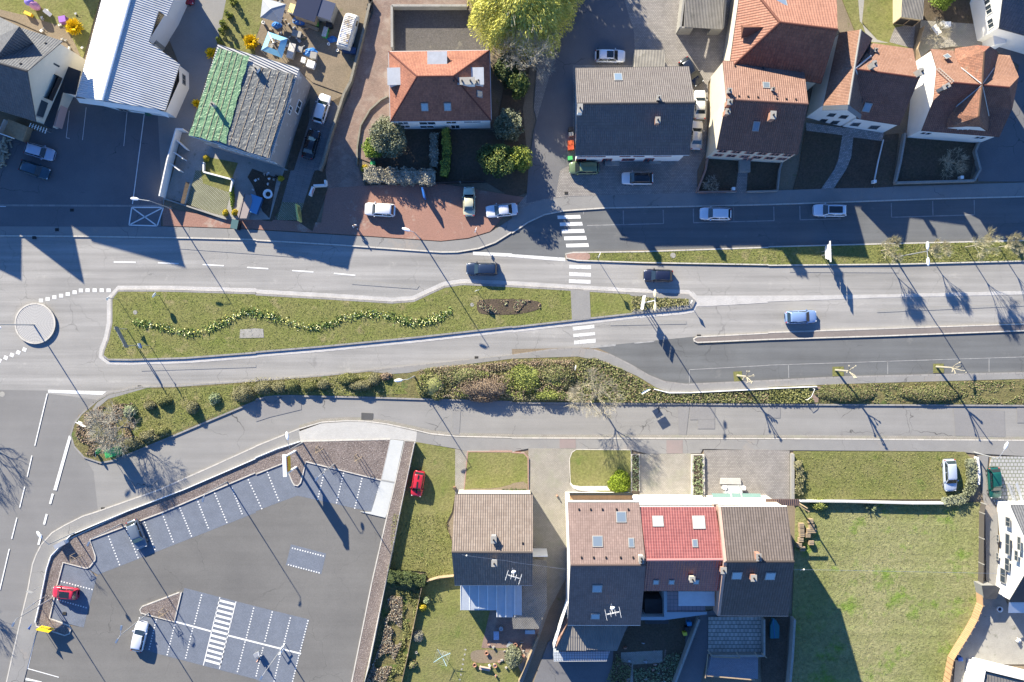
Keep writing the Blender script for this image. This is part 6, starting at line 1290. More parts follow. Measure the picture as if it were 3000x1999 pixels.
# --- forsythias and thujas
def spiky(label, s, R_, h, n=260, leaf='yellow', name='forsythia', seed=1):
    random.seed(seed); b = G1(s); b.z = .1; t = thing(name, label, 'shrub', b, 'flowering forsythias' if name == 'forsythia' else None); mb = MB(); P_ = []; A_ = []
    for i in range(n):
        a = random.random()*6.283; e = Vector((math.cos(a), math.sin(a), random.uniform(.25, 1.6))).normalized(); L = random.uniform(.6, 1)
        q = b+Vector((e.x*R_*L, e.y*R_*L, e.z*h*L)); mb.tube(b, q, .012, .006, n=3)
        for k in range(9): f = .35+.65*k/9; P_.append(tuple(b.lerp(q, f)+Vector((0, 0, .15*math.sin(f*3))))); A_.append(tuple(e))
    mb.build('branches', M['bark'], t); leaves('blossom', np.array(P_), .16, LM[leaf], t, .3, 1.8, np.array(A_)); return t
spiky('big yellow forsythia in the north-west garden', 'A1 705,265', 1.45, 1.9, 420)
spiky('yellow forsythia behind the green tarpaulin house', 'A1 2320,400', 1.3, 1.9, 320, seed=2)
spiky('sparse yellow forsythia leaning over the alley', 'A1 1950,505', 1., 1.4, 110, seed=3)
spiky('small yellow forsythia at the west wall of the tarp-covered house', 'A1 1815,960', .75, 1., 120, seed=4)
for i, (s, rx, lb) in enumerate((('A1 2155,25', 45, 'topmost'), ('A1 2112,150', 40, 'second'), ('A1 2070,240', 52, 'third'), ('A1 2052,312', 45, 'fourth'), ('A1 2028,390', 35, 'lowest'))):
    leafy_tree(f'small golden-green thuja beside the alley, {lb} of the row of five', s, 2., rx*.0135, 'thuja', name='thuja', size=.13, n=1300, conical=.6, z0=.1, group='thujas beside the alley', lumps=6, trunk=.06)
# --- planted strip south of the main road
gp = 'clipped shrubs on the planted strip'
for s, rx, ry, h, lf, lb in (('C1 1372,590', 66, 48, 1.1, 'clip', 'clipped ball shrub, smaller one of a touching pair'), ('C1 1500,545', 82, 58, 1.2, 'clipg', 'clipped ball shrub, larger greener one of a touching pair'), ('C1 1768,610', 66, 72, 1.5, 'clip', 'lone oval clipped shrub with long shadow'),
    ('C1 2240,480', 105, 95, 1.7, 'clip', 'large rounded clipped shrub at the road bend'), ('C2 70,430', 95, 70, 1.6, 'clip', 'clipped shrub next east of the large rounded one'), ('C2 210,420', 80, 60, 1.5, 'clip', 'clipped shrub, second east of the large rounded one'),
    ('C2 330,412', 70, 60, 1.5, 'clipg', 'clipped shrub, third east of the large rounded one'), ('C2 490,415', 75, 50, 1.4, 'clipg', 'clipped shrub west half of the low middle pair'), ('C2 620,402', 65, 50, 1.4, 'clip', 'clipped shrub east half of the low middle pair'),
    ('C2 840,350', 105, 60, 1.3, 'clipg', 'broad green shrub near the middle of the strip'), ('C2 960,405', 120, 55, 1.5, 'clip', 'dense dark-edged shrub below the broad green one'), ('C2 1085,350', 60, 70, 1.4, 'clip', 'rounded end shrub of the middle group'),
    ('C1 1215,940', 85, 62, 1.1, 'clip', 'clipped shrub at the curb, western of three'), ('C1 1345,875', 80, 55, 1.2, 'clip', 'clipped shrub at the curb, middle of three'), ('C1 1480,830', 80, 48, 1.1, 'clipg', 'clipped shrub at the curb, eastern of three')):
    shrub('clipped_shrub', lb, s, rx, ry, h, lf, .11, 1.3, group=gp, lumps=5, lump=.12)
shrub('laurel', 'white-speckled evergreen shrub between the clipped shrubs', 'C1 1970,530', 58, 68, 1.1, 'pale', .16)
shrub('laurel', 'pale grey-green shrub under the bare tree at the nose of the strip', 'C1 1190,640', 70, 70, 1.3, 'pale', .18)
shrub('shrub', 'reddish-brown dry shrub next to the paved recess', 'C2 1190,322', 65, 40, .8, 'brown', .12)
shrub('shrub', 'large straw-green shrub right of the white street lamp', 'C2 1630,395', 165, 160, 1.7, 'clipg', .14, 1.2, lumps=14, lump=.5)
shrub('shrub', 'mixed green shrub mass above the brown thicket', 'C2 1930,325', 270, 120, 1.6, 'ivy', .14, 1.2, lumps=16, lump=.55)
shrub('shrub', 'wide brown twiggy thicket in the planted strip', 'C2 2110,430', 310, 135, 2.1, 'brown', .13, 1.2, lump=.4)
shrub('shrub', 'green rounded shrub mass east of the brown thicket', 'C3 130,330', 210, 160, 1.6, 'bright', .15, 1.1, lumps=14, lump=.55)
shrub('shrub', 'dark-leaved shrub west of the signpost on the strip', 'C3 400,320', 195, 160, 1.5, 'ivy', .15, 1.2, lumps=14, lump=.5)
shrub('shrub', 'low bright green shrub at the kerb of the strip', 'C3 350,495', 200, 60, 1.4, 'bright', .14, 1.2, lump=.3)
shrub('shrub', 'trimmed green shrub below the first pollard', 'C4 720,480', 290, 88, .9, 'ivy', .12, 1.6, lump=.12)
shrub('shrub', 'trimmed long green shrub below the second pollard', 'C4 1490,480', 310, 88, .9, 'ivy', .12, 1.6, lump=.12)
bare_tree('wide bare tree at the west nose of the planted strip', 'C1 1190,790', 6.6, .3, 1., 6, .12, 5, 'twigd', tw_len=.8, lean=(-.3, .2))
bare_tree('bare tree in the planted strip east of the signpost', 'C3 735,470', 7.2, .42, .75, 6, .12, 9, 'twig', tw_len=.7)
for i, (s, h, lb) in enumerate((('B4 1035,738', 4.9, 'slim bare tree on the grass median, westernmost of the row'), ('B4 1462,740', 4.2, 'slim bare tree on the grass median right of the double lamp'), ('B4 1805,705', 6.4, 'bigger bare tree on the grass median near the long parking bays'), ('B4 2115,705', 5.6, 'bare tree on the grass median close to the right edge'))):
    bare_tree(lb, s, h, .45, .5 if i < 2 else .45, 6, .07, 20+i, 'twigp', 'barkp', name='street_tree', group='bare trees on the grass median', upb=.3, tw_len=.55)
# ground cover clumps, grass tufts and daffodils
def scatter(name, poly, n, size, leaf, z=.2, clump=0., h=.12, el=1.):
    q = G(poly); xs = [p.x for p in q]; ys = [p.y for p in q]; P_ = []
    while len(P_) < n:
        x, y = random.uniform(min(xs), max(xs)), random.uniform(min(ys), max(ys)); ins = False; j = len(q)-1
        for i in range(len(q)):
            if (q[i].y > y) != (q[j].y > y) and x < (q[j].x-q[i].x)*(y-q[i].y)/(q[j].y-q[i].y)+q[i].x: ins = not ins
            j = i
        if ins and (not clump or noise.noise(Vector((x*.6, y*.6, 3))) > clump): P_.append((x, y, z+random.random()*h))
    o = leaves(name, np.array(P_), size, LM[leaf], None, .8, el); o['kind'] = 'stuff'; return o
scatter('ivy_ground_cover', 'C3 600,170 760,150 1000,250 1250,400 1400,470 1800,470 2352,450 2352,560 600,560', 9000, .2, 'ivy', .2, 0, .22)
scatter('ivy_ground_cover', 'C4 0,440 360,430 420,560 0,570', 1500, .2, 'clipg', .2, 0, .3)
scatter('dry_weeds', 'C1 720,700 900,600 1250,560 1250,850 1150,1020 950,1080 780,1030 700,900', 4000, .18, 'brown', .18, -.1, .15)
scatter('dry_weeds', 'C2 1500,270 2352,190 C3 560,170 560,240 C2 2352,260 1500,330', 3000, .18, 'brown', .18, 0, .2)
scatter('bramble_thicket', 'D2 1220,760 1350,780 1340,1200 1190,1568 1010,1568 1170,1150', 4500, .15, 'brown', .2, -.1, .45)
scatter('bramble_thicket', 'D2 1220,760 1350,780 1340,1200 1190,1568 1010,1568 1170,1150', 3000, .14, 'grey', .2, -.1, .5)
scatter('bramble_thicket', 'D2 1210,640 1520,720 1420,1200 1330,1568 1200,1568 1340,1200 1350,780', 5000, .18, 'clipg', .2, -.1, .25)
scatter('weeds', 'B4 1000,680 2352,650 2352,830 1000,850', 2500, .13, 'tuft', .16, 0, .08, 2.)
scatter('weeds', 'B3 1090,1150 1620,1180 1620,1240 1100,1300', 900, .17, 'clip', .2, 0, .3)
scatter('weeds', 'C4 480,400 2352,360 2352,570 470,560', 7000, .16, 'ivy', .17, -.1, .12)
scatter('bed_plants', 'B2 2050,1190 2352,1190 B3 150,1190 260,1210 260,1270 120,1300 B2 2352,1315 2060,1310', 1500, .17, 'brown', .2, .1, .12)
fl = G('B1 1240,1390 1500,1440 1700,1490 1850,1480 2050,1400 2200,1310 2352,1295 B2 0,1300 130,1330 300,1390 480,1450 650,1420 850,1340 1050,1310 1250,1345 1450,1405 1620,1370 1790,1300'); P_ = []; Y_ = []
for a, b in zip(fl, fl[1:]):
    for i in range(int((b-a).length*75)):
        q = a.lerp(b, random.random())
        if noise.noise(q*.9) < -.12 and random.random() < .75: continue
        P_.append((q.x+random.gauss(0, .25), q.y+random.gauss(0, .3), .18+random.random()*.2))
    for i in range(int((b-a).length*12)):
        q = a.lerp(b, random.random()); Y_.append((q.x+random.gauss(0, .25), q.y+random.gauss(0, .28), .42+random.random()*.08))
o = leaves('daffodil_leaves', np.array(P_), .2, leafmat('daffodil_leaf', (.12, .19, .05), (.18, .25, .07), (.08, .13, .03)), None, .2, 2.); o['kind'] = 'stuff'
o = leaves('daffodil_flowers', np.array(Y_), .14, leafmat('daffodil_flower', (.85, .78, .15), (.9, .88, .6)), None, 2.); o['kind'] = 'stuff'
scatter('low_weeds', 'C3 1650,1050 1750,1050 1750,1410 1650,1410', 350, .2, 'pale', .6, 0, .25)
scatter('low_weeds', 'C3 1100,1045 1165,1045 1165,1365 1100,1365', 250, .2, 'pale', .35, 0, .25)
# --- southern gardens
shrub('yew_bush', 'bright green spreading bush on the front lawn beside the planter', 'C3 985,1290', 112, 110, 1.5, 'yew', .17, 1.2, lumps=16, lump=.4)
hedge('trimmed hedge between the car park and the rear garden', 'D2 1225,575 1560,625', 1.3, 1.7, 'dark', .15, 1.2)
hedge('olive hedge along the wall of the front lawn', 'C4 260,1100 290,1240 270,1400', .95, .9, 'clip', .15)
hedge('overgrown grey-green hedge right of the silver hatchback', 'C4 1850,1080 1870,1300 1800,1440 1600,1470', 1.1, 1., 'olive', .16)
hedge('short dark hedge at the corner of the raised lawn', 'C2 2260,1385 C3 130,1375', .6, .5, 'dark', .14)
shrub('shrub', 'round clipped evergreen ball at the end of the hedge', 'D2 1545,650', 36, 40, 1., 'dark', .12)
shrub('shrub', 'yellow leafed bush in the rear garden border', 'D2 1530,880', 42, 42, .9, 'gold', .14); shrub('shrub', 'pale yellow bush next to the golden one', 'D2 1567,815', 38, 38, 1., 'pale', .14)
shrub('shrub', 'round grey-brown shrub in the rear garden border', 'D2 1487,1150', 56, 58, 1., 'grey', .12); shrub('shrub', 'green leafy shrub by the garden fence near the clothes dryer', 'D2 1435,1410', 50, 52, 1., 'ivy', .16)
shrub('shrub', 'olive coloured bush by the wooden fence along the driveway', 'D3 15,1320', 85, 130, 1.9, 'olive', .14, 1.1)
shrub('shrub', 'yellow-green bush behind the garden wall east of the row', 'C4 475,1500', 90, 60, 1.2, 'bright', .16)
spiky('leafless white-stemmed shrub behind the garden wall', 'C4 930,1520', 1.2, 1.2, 40, 'pale', 'bare_shrub', 8)
leafy_tree('leafy green tree beside the garden shed', 'A4 1560,30', 4., 1.6, 'lime', name='garden_tree', size=.16, n=4500)
bare_tree('bare bushy tree between the shed and the back patio', 'A4 1490,330', 3.2, .2, .9, 5, .06, 31, 'twig', 'barkp', tw_len=.5)
bare_tree('low bare shrub tree with reddish twigs in the walled front garden', 'A4 1650,1510', 2.6, .15, 1., 5, .06, 33, 'twig', 'barkp', tw_len=.6)
bare_tree('small bare bush in the left front garden of the salmon-roofed house', 'B3 1810,140', 1.8, .1, 1., 5, .04, 35, 'twigd', tw_len=.35)
def pollard(label, s, h, seed):
    random.seed(seed); b = G1(s); b.z = .1; t = thing('pollarded_plane', label, 'tree', b, 'pollarded plane trees'); mb = MB(); top = b+Vector((.5, 0, h*.62)); mb.tube(b, top, .16, .12, n=7); mb.build('trunk', M['barkp'], t); mb = MB()
    for i in range(5):
        a = i*1.26+random.random(); e = top+Vector((math.cos(a)*.5, math.sin(a)*.5, h*(.08+.06*i))); mb.tube(top, e, .08, .06)
        for j in range(2):
            f = e+Vector((math.cos(a+random.uniform(-.9, .9))*.32, math.sin(a+random.uniform(-.9, .9))*.32, h*.1)); mb.tube(e, f, .055, .05); mb.ell(f, .12, .12, .12, 7, 4)
    mb.build('crown', M['barkp'], t)
pollard('pollarded tree at the kerb near the white barrier start', 'C3 2070,315', 4.6, 1); pollard('knobbly pollarded tree in the parking strip, middle of three', 'C4 620,265', 5.6, 2); pollard('knobbly pollarded tree in the parking strip, easternmost', 'C4 1545,235', 5.6, 3)
for q in ('C3 2030,280 2110,275 2115,365 2040,370', 'C4 590,235 695,232 695,320 590,322', 'C4 1515,207 1612,205 1615,290 1515,292'): sheet('tree_pit', G(q), .02, M['grass2'])
for s, lb in (('D1 720,400', 'staked sapling on the west mulch bed'), ('D1 1520,910', 'staked sapling on the triangular mulch bed'), ('C2 590,985', 'staked sapling on the upper mulch bed near the yellow sign'), ('C2 945,1060', 'staked sapling on the upper mulch bed further east')):
    b = G1(s); b.z = .15; t = thing('sapling', lb, 'tree', b, 'staked saplings in the mulch beds'); mb = MB(); q = [b+Vector((math.cos(a)*.45, math.sin(a)*.45, 0)) for a in (0, 2.1, 4.2)]
    for p in q: mb.tube(p, p+Vector((0, 0, 1.8)), .04)
    for i in range(3): mb.tube(q[i]+Vector((0, 0, 1.75)), q[(i+1) % 3]+Vector((0, 0, 1.75)), .03)
    mb.build('stakes', M['wood'], t); mb = MB(); mb.tube(b, b+Vector((0, 0, 2.6)), .03, .015)
    for i in range(30): a = random.random()*6.28; p = b+Vector((0, 0, random.uniform(1.4, 2.5))); mb.tube(p, p+Vector((math.cos(a)*.6, math.sin(a)*.6, .7)), .01, .005, n=3)
    mb.build('trunk', M['bark'], t)
# ================================================================ walls and fences
def wall(name, label, pts, th, h, m, cat='wall', posts=0, cap=None, z0=0.):
    P_ = G(pts); t = thing(name, label, cat, (P_[0].x, P_[0].y, 0)); mb = MB()
    for a, b in zip(P_, P_[1:]): mb.wallstrip(a, b, th, z0, h)
    mb.build('panel' if cat == 'fence' else 'masonry', m, t)
    if posts:
        for a, b in zip(P_, P_[1:]):
            k = max(1, int((b-a).length/posts))
            for i in range(k): q = a.lerp(b, i/k); mb = MB(); mb.box(q, .12, .12, 0, h+.15); mb.build('post', cap or M['concw'], t)
    return t
wall('stone_wall', 'long weathered garden wall between the scrapyard and the red driveway', 'A2 1055,60 1000,300 880,770 820,880 700,1250 630,1500 B2 600,10', .32, 1.2, M['w_stone'])
wall('concrete_wall', 'pale wall frame round the rubble court behind the hipped house', 'A2 1262,465 1260,88 1940,88', .3, 1.6, M['concw'])
wall('curved_kerb_wall', 'curved low wall with white stones along the driveway', 'A2 1215,890 1150,925 1050,1015 965,1160 935,1350 930,1520', .2, .5, M['w_stone'])
wall('front_fence', 'dark mesh fence between the shaded garden and the red gravel lot', 'B2 1650,125 2110,110', .06, 1.4, M['dark'], 'fence', 2.5)
wall('gate_wall', 'white L-shaped gate pier at the foot of the red driveway', 'B2 545,150 655,145 650,100', .25, 1.3, M['w_white'])
wall('rendered_wall', 'white topped wall on the west side of the concrete patio', 'A1 1735,1220 1672,1215 1590,1500 B1 1520,255', .16, 2.3, M['w_white'])
for s in ('A1 1660,1310 1745,1390', 'A1 1635,1420 1720,1480', 'A1 1600,1520 B1 1690,20'): wall('patio_partition', {'A1 1660': 'upper', 'A1 1635': 'middle', 'A1 1600': 'lower'}[s[:7]]+' slanting partition wall on the concrete patio', s, .12, 1.7, M['w_white'])
wall('low_wall', 'thin low wall along the front of the patio', 'B1 1520,262 1700,320 2060,440 2100,448', .2, .5, M['concw'])
wall('retaining_wall', 'small white retaining wall in the tarp house garden', 'A1 1885,1500 B1 1885,20 2150,90 2130,200', .2, .8, M['w_white'])
wall('garden_wall', 'brick wall on the left side of the first front garden', 'A3 1790,1450 1770,1568 B3 1690,205 2050,200', .22, .9, M['brickred'])
wall('garden_wall', 'low grey wall between the two front gardens of the salmon-roofed house', 'B3 2150,200 2352,195 B4 75,190 95,0 A4 120,1490', .2, .8, M['concw'])
wall('picket_fence', 'white picket edging right of the stone path garden', 'A4 1050,1290 1000,1500 B4 965,110', .08, .5, M['wpaint'], 'fence')
wall('garden_wall', 'pale wall round the walled front garden of the corner villa', 'A4 1240,1235 1195,1500 B4 1150,120 1870,100 1925,0 A4 1880,1400 1950,1240', .28, .9, M['concw'])
wall('screen_fence', 'tan wooden screen fence between shed and patio', 'A4 1395,270 1330,480 1355,560', .08, 1.6, M['wood'], 'fence')
wall('guard_wall', 'thin white barrier beside the pavement near the ground cover', 'C3 1300,438 1440,472 1640,470 2352,435 C4 0,432 440,415', .12, .5, M['wpaint'])
wall('car_park_wall', 'thin white retaining wall between pavement and mulch bed', 'C2 410,918 200,985 0,1068 C1 2352,1077 1700,1358 1180,1556 D1 660,210 480,400 440,520 385,800 335,1010', .09, .45, M['wpaint'])
wall('chain_fence', 'grey mesh fence between the car park strip and the lawn', 'C2 1465,930 1330,1568 D2 1225,520 1150,900 1050,1400 1000,1568', .04, 1.3, M['rail'], 'fence', 3, M['rail'])
wall('wooden_fence', 'wavy grey wooden fence joining the tan-roofed house and the hedge', 'D2 1580,620 1680,590 1820,575', .06, 1.3, M['wood'], 'fence', 1.5, M['wood'])
wall('border_fence', 'thin dark garden fence along the rear garden', 'D2 1525,690 1450,1050 1400,1300 1340,1568', .05, 1., M['wood'], 'fence', 2.2, M['wood'])
wall('driveway_fence', 'wooden fence between the rockery garden and the driveway', 'D3 235,1130 150,1330 60,1540', .07, 1.1, M['wood'], 'fence', 1.8, M['wood'])
wall('stone_wall', 'pale stone wall left of the eastern front lawn', 'C4 213,1030 213,1450', .42, .8, M['concw'])
wall('garden_wall', 'pale wall with pillars along the south of the eastern front lawn', 'C4 280,1458 700,1462 1300,1478 1580,1478', .22, 1.1, M['conc'], posts=5, cap=M['w_white'])
wall('boundary_wall', 'broken pale wall between the hedge and the green hatchback', 'C4 1900,1060 1915,1200 1910,1310', .3, .8, M['w_white'])
wall('mesh_fence', 'dark lattice fence between the meadow and the asphalt driveway', 'C4 1950,1480 D4 1935,0 1925,690', .05, 1.5, flat('dark_lattice', (.09, .08, .07), .8), 'fence', 2.6)
P_ = [W(p[0], p[1], 1.9) for p in P('D4 1968,712 1976,868 1926,1003 1856,1128 1780,1250 1706,1370 1682,1500 1655,1650')]
t = thing('board_fence', 'tall orange-brown board fence curving beside the concrete court', 'fence', (P_[0].x, P_[0].y, 0))
for a, b in zip(P_, P_[1:]): mb = MB(); mb.wallstrip(a, b, .05, 0, 1.9); mb.build('panel', M['orwood'], t)
for a, b in zip(P_, P_[1:]):
    for f in (0, .5): q = a.lerp(b, f)+Vector((.1, 0, 0)); mb = MB(); mb.box(q, .09, .09, 0, 2.); mb.build('post', M['wood'], t)
wall('party_wall', 'long grey boundary wall between the row house yard and the meadow', 'D4 215,960 195,1300 170,1568', .3, 1.6, M['concw'])
wall('yard_wall', 'slanting pale wall dividing the rear yards of the row', 'D3 1700,960 1590,1250 1470,1568', .3, 1.6, M['concw'])
wall('terrace_wall', 'weathered wall frame of the tiled terrace', 'D3 1810,1290 2290,1290 2290,960', .25, 1.6, M['concw'])
t = thing('pergola', 'pale timber pergola over the terrace behind the umber-roofed house', 'pergola', G1('D3 2050,1400')); mb = MB()
mb.prism([W(p[0], p[1], 1.) for p in P('D3 1830,1330 2260,1330 2260,1540 1790,1520')], 0, 1.); mb.build('platform', bmat('blue_grey_paving', (.25, .26, .29), (.22, .23, .26), (.1, .1, .12), .25, .12, .015, blot=.1), t); 
for a_, b_ in (('D3 1840,1335', 'D3 2090,1345'), ('D3 1790,1510', 'D3 2230,1548'), ('D3 2060,1290', 'D3 2095,1345'), ('D3 2230,1290', 'D3 2260,1345'), ('D3 1795,1270', 'D3 1835,1330'), ('D3 2290,1300', 'D3 2340,1345'), ('D3 1800,1310', 'D3 1775,1530')):
    mb = MB(); mb.tube(G1(a_, 2.4), G1(b_, 2.4), .08, n=4); mb.build('beam', M['wood'], t)
# ================================================================ people
def person(label, s, head, top, legs, hair=(.05, .03, .02), seed=1, seat=False, stride=.25):
    b = G1(s); b.z = .13; t = thing('person', label, 'person', b); t.rotation_euler = (0, 0, head)
    def skin_(name, pts, edges, rad, m, par=None):
        me = bpy.data.meshes.new(name); me.from_pydata(pts, edges, []); me.materials.append(m); o = bpy.data.objects.new(name, me); col.objects.link(o); o.parent = par or t
        md = o.modifiers.new('Skin', 'SKIN'); md.use_smooth_shade = True
        for i, r in enumerate(rad): me.skin_vertices[0].data[i].radius = (r, r*.85)
        me.skin_vertices[0].data[0].use_root = True; o.modifiers.new('Sub', 'SUBSURF').levels = 1; o.modifiers['Sub'].render_levels = 1; return o
    hz = .5 if seat else .92; st = stride
    kn = (.45, 0) if seat else (.12*st/.25, -.05*st/.25)
    J = [(0, 0, hz), (0, 0, hz+.2), (.02, 0, hz+.44), (.03, 0, hz+.54), (.05, 0, hz+.66), (.06, 0, hz+.78),
         (.02, .19, hz+.43), (-.05, .26, hz+.17), (.12, .25, hz-.03), (.16, .24, hz-.11), (.02, -.19, hz+.43), (.05, -.26, hz+.17), (.26, -.22, hz+.02), (.32, -.21, hz-.03),
         (0, .1, hz-.05), (kn[0], .11, hz*.53), (st if not seat else .5, .11, .08), (st+.17 if not seat else .68, .12, .04), (0, -.1, hz-.05), (kn[1] if not seat else .45, -.11, hz*.53), (-st if not seat else .5, -.11, .1), (-st+.15 if not seat else .68, -.12, .04)]
    E = [(0, 1), (1, 2), (2, 3), (3, 4), (4, 5), (2, 6), (6, 7), (7, 8), (8, 9), (2, 10), (10, 11), (11, 12), (12, 13), (0, 14), (14, 15), (15, 16), (16, 17), (0, 18), (18, 19), (19, 20), (20, 21)]
    Rr = [.13, .12, .13, .055, .085, .09, .06, .045, .035, .04, .06, .045, .035, .04, .085, .06, .045, .035, .085, .06, .045, .035]
    bd = skin_('body', J, E, Rr, M['skin'])
    ids = [0, 1, 2, 6, 7, 8, 10, 11, 12]; mp = {k: i for i, k in enumerate(ids)}
    skin_('jacket', [J[i] for i in ids], [(mp[a], mp[b_]) for a, b_ in E if a in mp and b_ in mp], [.17, .16, .17, .09, .07, .055, .09, .07, .055], flat('jacket_cloth', top, .8))
    ids = [0, 14, 15, 16, 18, 19, 20]; mp = {k: i for i, k in enumerate(ids)}
    skin_('trousers', [J[i] for i in ids], [(mp[a], mp[b_]) for a, b_ in E if a in mp and b_ in mp], [.15, .11, .08, .06, .11, .08, .06], flat('trouser_cloth', legs, .8))
    mb = MB(); mb.ell((.03, 0, hz+.79), .11, .1, .12, 10, 6); o = mb.build('hair', flat('hair_colour', hair, .8), None, True); o.parent = t
    for sg, k in ((1, 17), (-1, 21)): mb = MB(); mb.ell((J[k][0]-.04, J[k][1], .05), .14, .055, .06, 8, 5); o = mb.build('shoe', M['wpaint'], None, True); o.parent = t
    return t
person('person in a white jacket walking on the red gravel at the shadow edge', 'S 1043,664', R(-75), (.7, .7, .68), (.02, .025, .05))
person('person in dark blue clothes standing with a trolley on the car park', 'S 764,1925', R(190), (.02, .05, .12), (.015, .015, .02), (.4, .25, .2), 2, stride=.1)
person('person in a white top sitting at the bottom edge beside the garden fence', 'S 1806,1996', R(-90), (.75, .75, .78), (.03, .04, .12), (.15, .09, .05), 3, True)
t = thing('shopping_trolley', 'small shopping trolley in front of the dark-dressed person', 'trolley', G1('S 755,1915')); mb = MB(); c_ = G1('S 755,1915', .5)
mb.box(c_, .8, .5, .5, 1., .5, 1.1); mb.build('basket', M['rail'], t); mb = MB(); mb.tube(c_+Vector((.4, -.3, .6)), c_+Vector((.2, .4, .6)), .03); mb.build('handle', M['wpaint'], t)
mb = MB()
for a in (-.3, .3):
    for b_ in (-.2, .2): mb.tube((c_.x+a, c_.y+b_, .13), (c_.x+a, c_.y+b_, .5), .02)
mb.build('chassis', M['rail'], t)
t = thing('trolley_rails', 'two low white rails for trolleys beside the car park lamp', 'railing', G1('S 826,1900'))
for a_, b_ in (('S 830,1893', 'S 822,1902'), ('S 826,1907', 'S 817,1919')):
    mb = MB(); a, b = G1(a_, 1.), G1(b_, 1.); mb.tube(a, b, .09); 
    for q in (a, b): mb.tube((q.x, q.y, 0), q, .05)
    mb.build('rail', M['wpaint'], t)
# ================================================================ yard and garden things
def gazebo(label, corners, z, zt, m, hole=None, frame='rail'):
    q = [W(p[0], p[1], z) for p in P(corners)]; c_ = ctr(q); top = Vector((c_.x, c_.y, zt)); t = thing('gazebo', label, 'gazebo', (c_.x, c_.y, 0)); mb = MB()
    for i in range(4):
        a, b = q[i], q[(i+1) % 4]
        if hole: mb.poly([a, b, b.lerp(top, hole), a.lerp(top, hole)])
        else: mb.poly([a, b, top])
    mb.build('canopy', m, t)
    for a in q: mb = MB(); mb.tube((a.x, a.y, 0), a, .04); mb.tube(a, top, .03, n=4); mb.build('frame_pole', M[frame], t)
gazebo('grey polycarbonate pavilion roof in the scrapyard', 'A2 60,-20 275,40 230,215 40,160', 2.3, 3.1, flat('smoky_sheet', (.30, .31, .32), .3, var=.1))
gazebo('blue cloth pavilion with an open torn centre in the scrapyard', 'A2 112,293 292,355 238,535 47,462', 2.1, 2.9, flat('light_blue_canvas', (.17, .42, .62), .7, var=.15), .5)
def crate(name, label, s, sx, sy, h, m, rot=0., cat='box', z0=.14, lid=None, group=None):
    c_ = G1(s, h*.5); t = thing(name, label, cat, (c_.x, c_.y, 0), group); mb = MB(); mb.box(c_, sx, sy, z0, z0+h, rot, .97); mb.build('body', m, t); mb = MB(); mb.box(c_, sx*1.04, sy*1.04, z0+h, z0+h+.05, rot); mb.build('lid', lid or m, t); return t
crate('tool_shed', 'dark glossy roofed shack with blue plastic edge in the scrapyard', 'A2 490,95', 3.0, 3.2, 2.3, M['wood'], R(-18), 'shed', lid=flat('glossy_black_sheet', (.03, .035, .06), .25))
crate('tool_shed', 'dark roofed caravan-like hut right of the shack in the scrapyard', 'A2 645,115', 2.4, 2.3, 2.2, M['concw'], R(-18), 'shed', lid=flat('dark_blue_sheet', (.06, .07, .11), .3))
crate('white_crate', 'white square crate at the bottom of the scrapyard clutter', 'A2 510,600', 1.0, .9, .9, M['wpaint'], R(-18)); crate('white_crate', 'white panel stack with yellow sheet in the scrapyard', 'A2 365,100', 1.6, 1.2, .8, M['wpaint'], R(-18), lid=flat('yellow_white_sheet', (.7, .6, .25), .7))
crate('workbench', 'long white workbench covered with tools beside the blue pavilion', 'A2 330,480', .85, 2.0, .9, M['concw'], R(-15), 'table', lid=M['gravel']); crate('metal_box', 'dull grey square plate beside the workbench', 'A2 405,460', .75, .75, .4, M['frame'], R(-15))
crate('storage_box', 'grey box on the blue tarpaulin heap', 'A2 535,520', .85, .85, .9, M['concw'], R(-10)); crate('storage_box', 'pale rusty box left of the blue tarpaulin heap', 'A2 440,560', .5, .7, .7, M['wpaint'], R(-15)); crate('storage_box', 'pair of grey cartons below the yellow hose', 'A2 380,320', 1.2, .8, .7, M['concw'], R(-15))
crate('barrow', 'green framed cart full of scrap near the van', 'A2 640,305', .6, 1.3, .8, M['s_grn'], R(-15), 'cart', lid=M['gravel']); crate('bin', 'dark black barrels beside the green cart', 'A2 680,230', .8, 1., 1., M['dark'], 0); crate('trailer', 'dark blue covered trailer behind the old van', 'A2 862,470', 1.8, .8, .8, flat('navy_cover', (.02, .05, .12), .5), R(-8), 'trailer')
crate('green_bin', 'small light green bin in the middle of the scrapyard', 'A2 565,225', .35, .6, .6, flat('light_green_plastic', (.2, .5, .08), .5), 0, 'bin'); crate('timber_pile', 'long dark timber beam lying in the scrapyard', 'A2 515,255', 1.9, .4, .3, M['wood'], R(-22), 'timber')
for s, R_, lb in (('A2 410,190', 1.1, 'crumpled blue tarpaulin heap below the dark shack'), ('A2 500,485', 1.05, 'blue tarpaulin heap with boxes near the dividing cable'), ('A2 195,235', .8, 'blue plastic heap under the grey pavilion'), ('A2 705,365', .7, 'blue plastic heap by the front of the old van')):
    b = G1(s); b.z = .1; t = thing('tarpaulin_heap', lb, 'tarpaulin', b, 'blue tarpaulin heaps'); p = shell(500, (b.x, b.y, .1), (R_, R_*.6, .5), .25, 0, 7, .5); 
    V = []; F = []
    for j in range(9):
        for i in range(16):
            a = i/16*6.283; k = j/8; rr_ = R_*(1-k)*(1+.25*noise.noise(Vector((a*1.5, k*3, R_*9)))); V.append((b.x+math.cos(a)*rr_, b.y+math.sin(a)*rr_*.65, .12+.5*math.sin(k*1.5)*(1+.5*noise.noise(Vector((math.cos(a)*2, math.sin(a)*2, k*4+R_))))))
    for j in range(8):
        for i in range(16): l = (i+1) % 16; F.append((j*16+i, j*16+l, (j+1)*16+l, (j+1)*16+i))
    obj('sheet', V, F, M['bluetarp'], t)
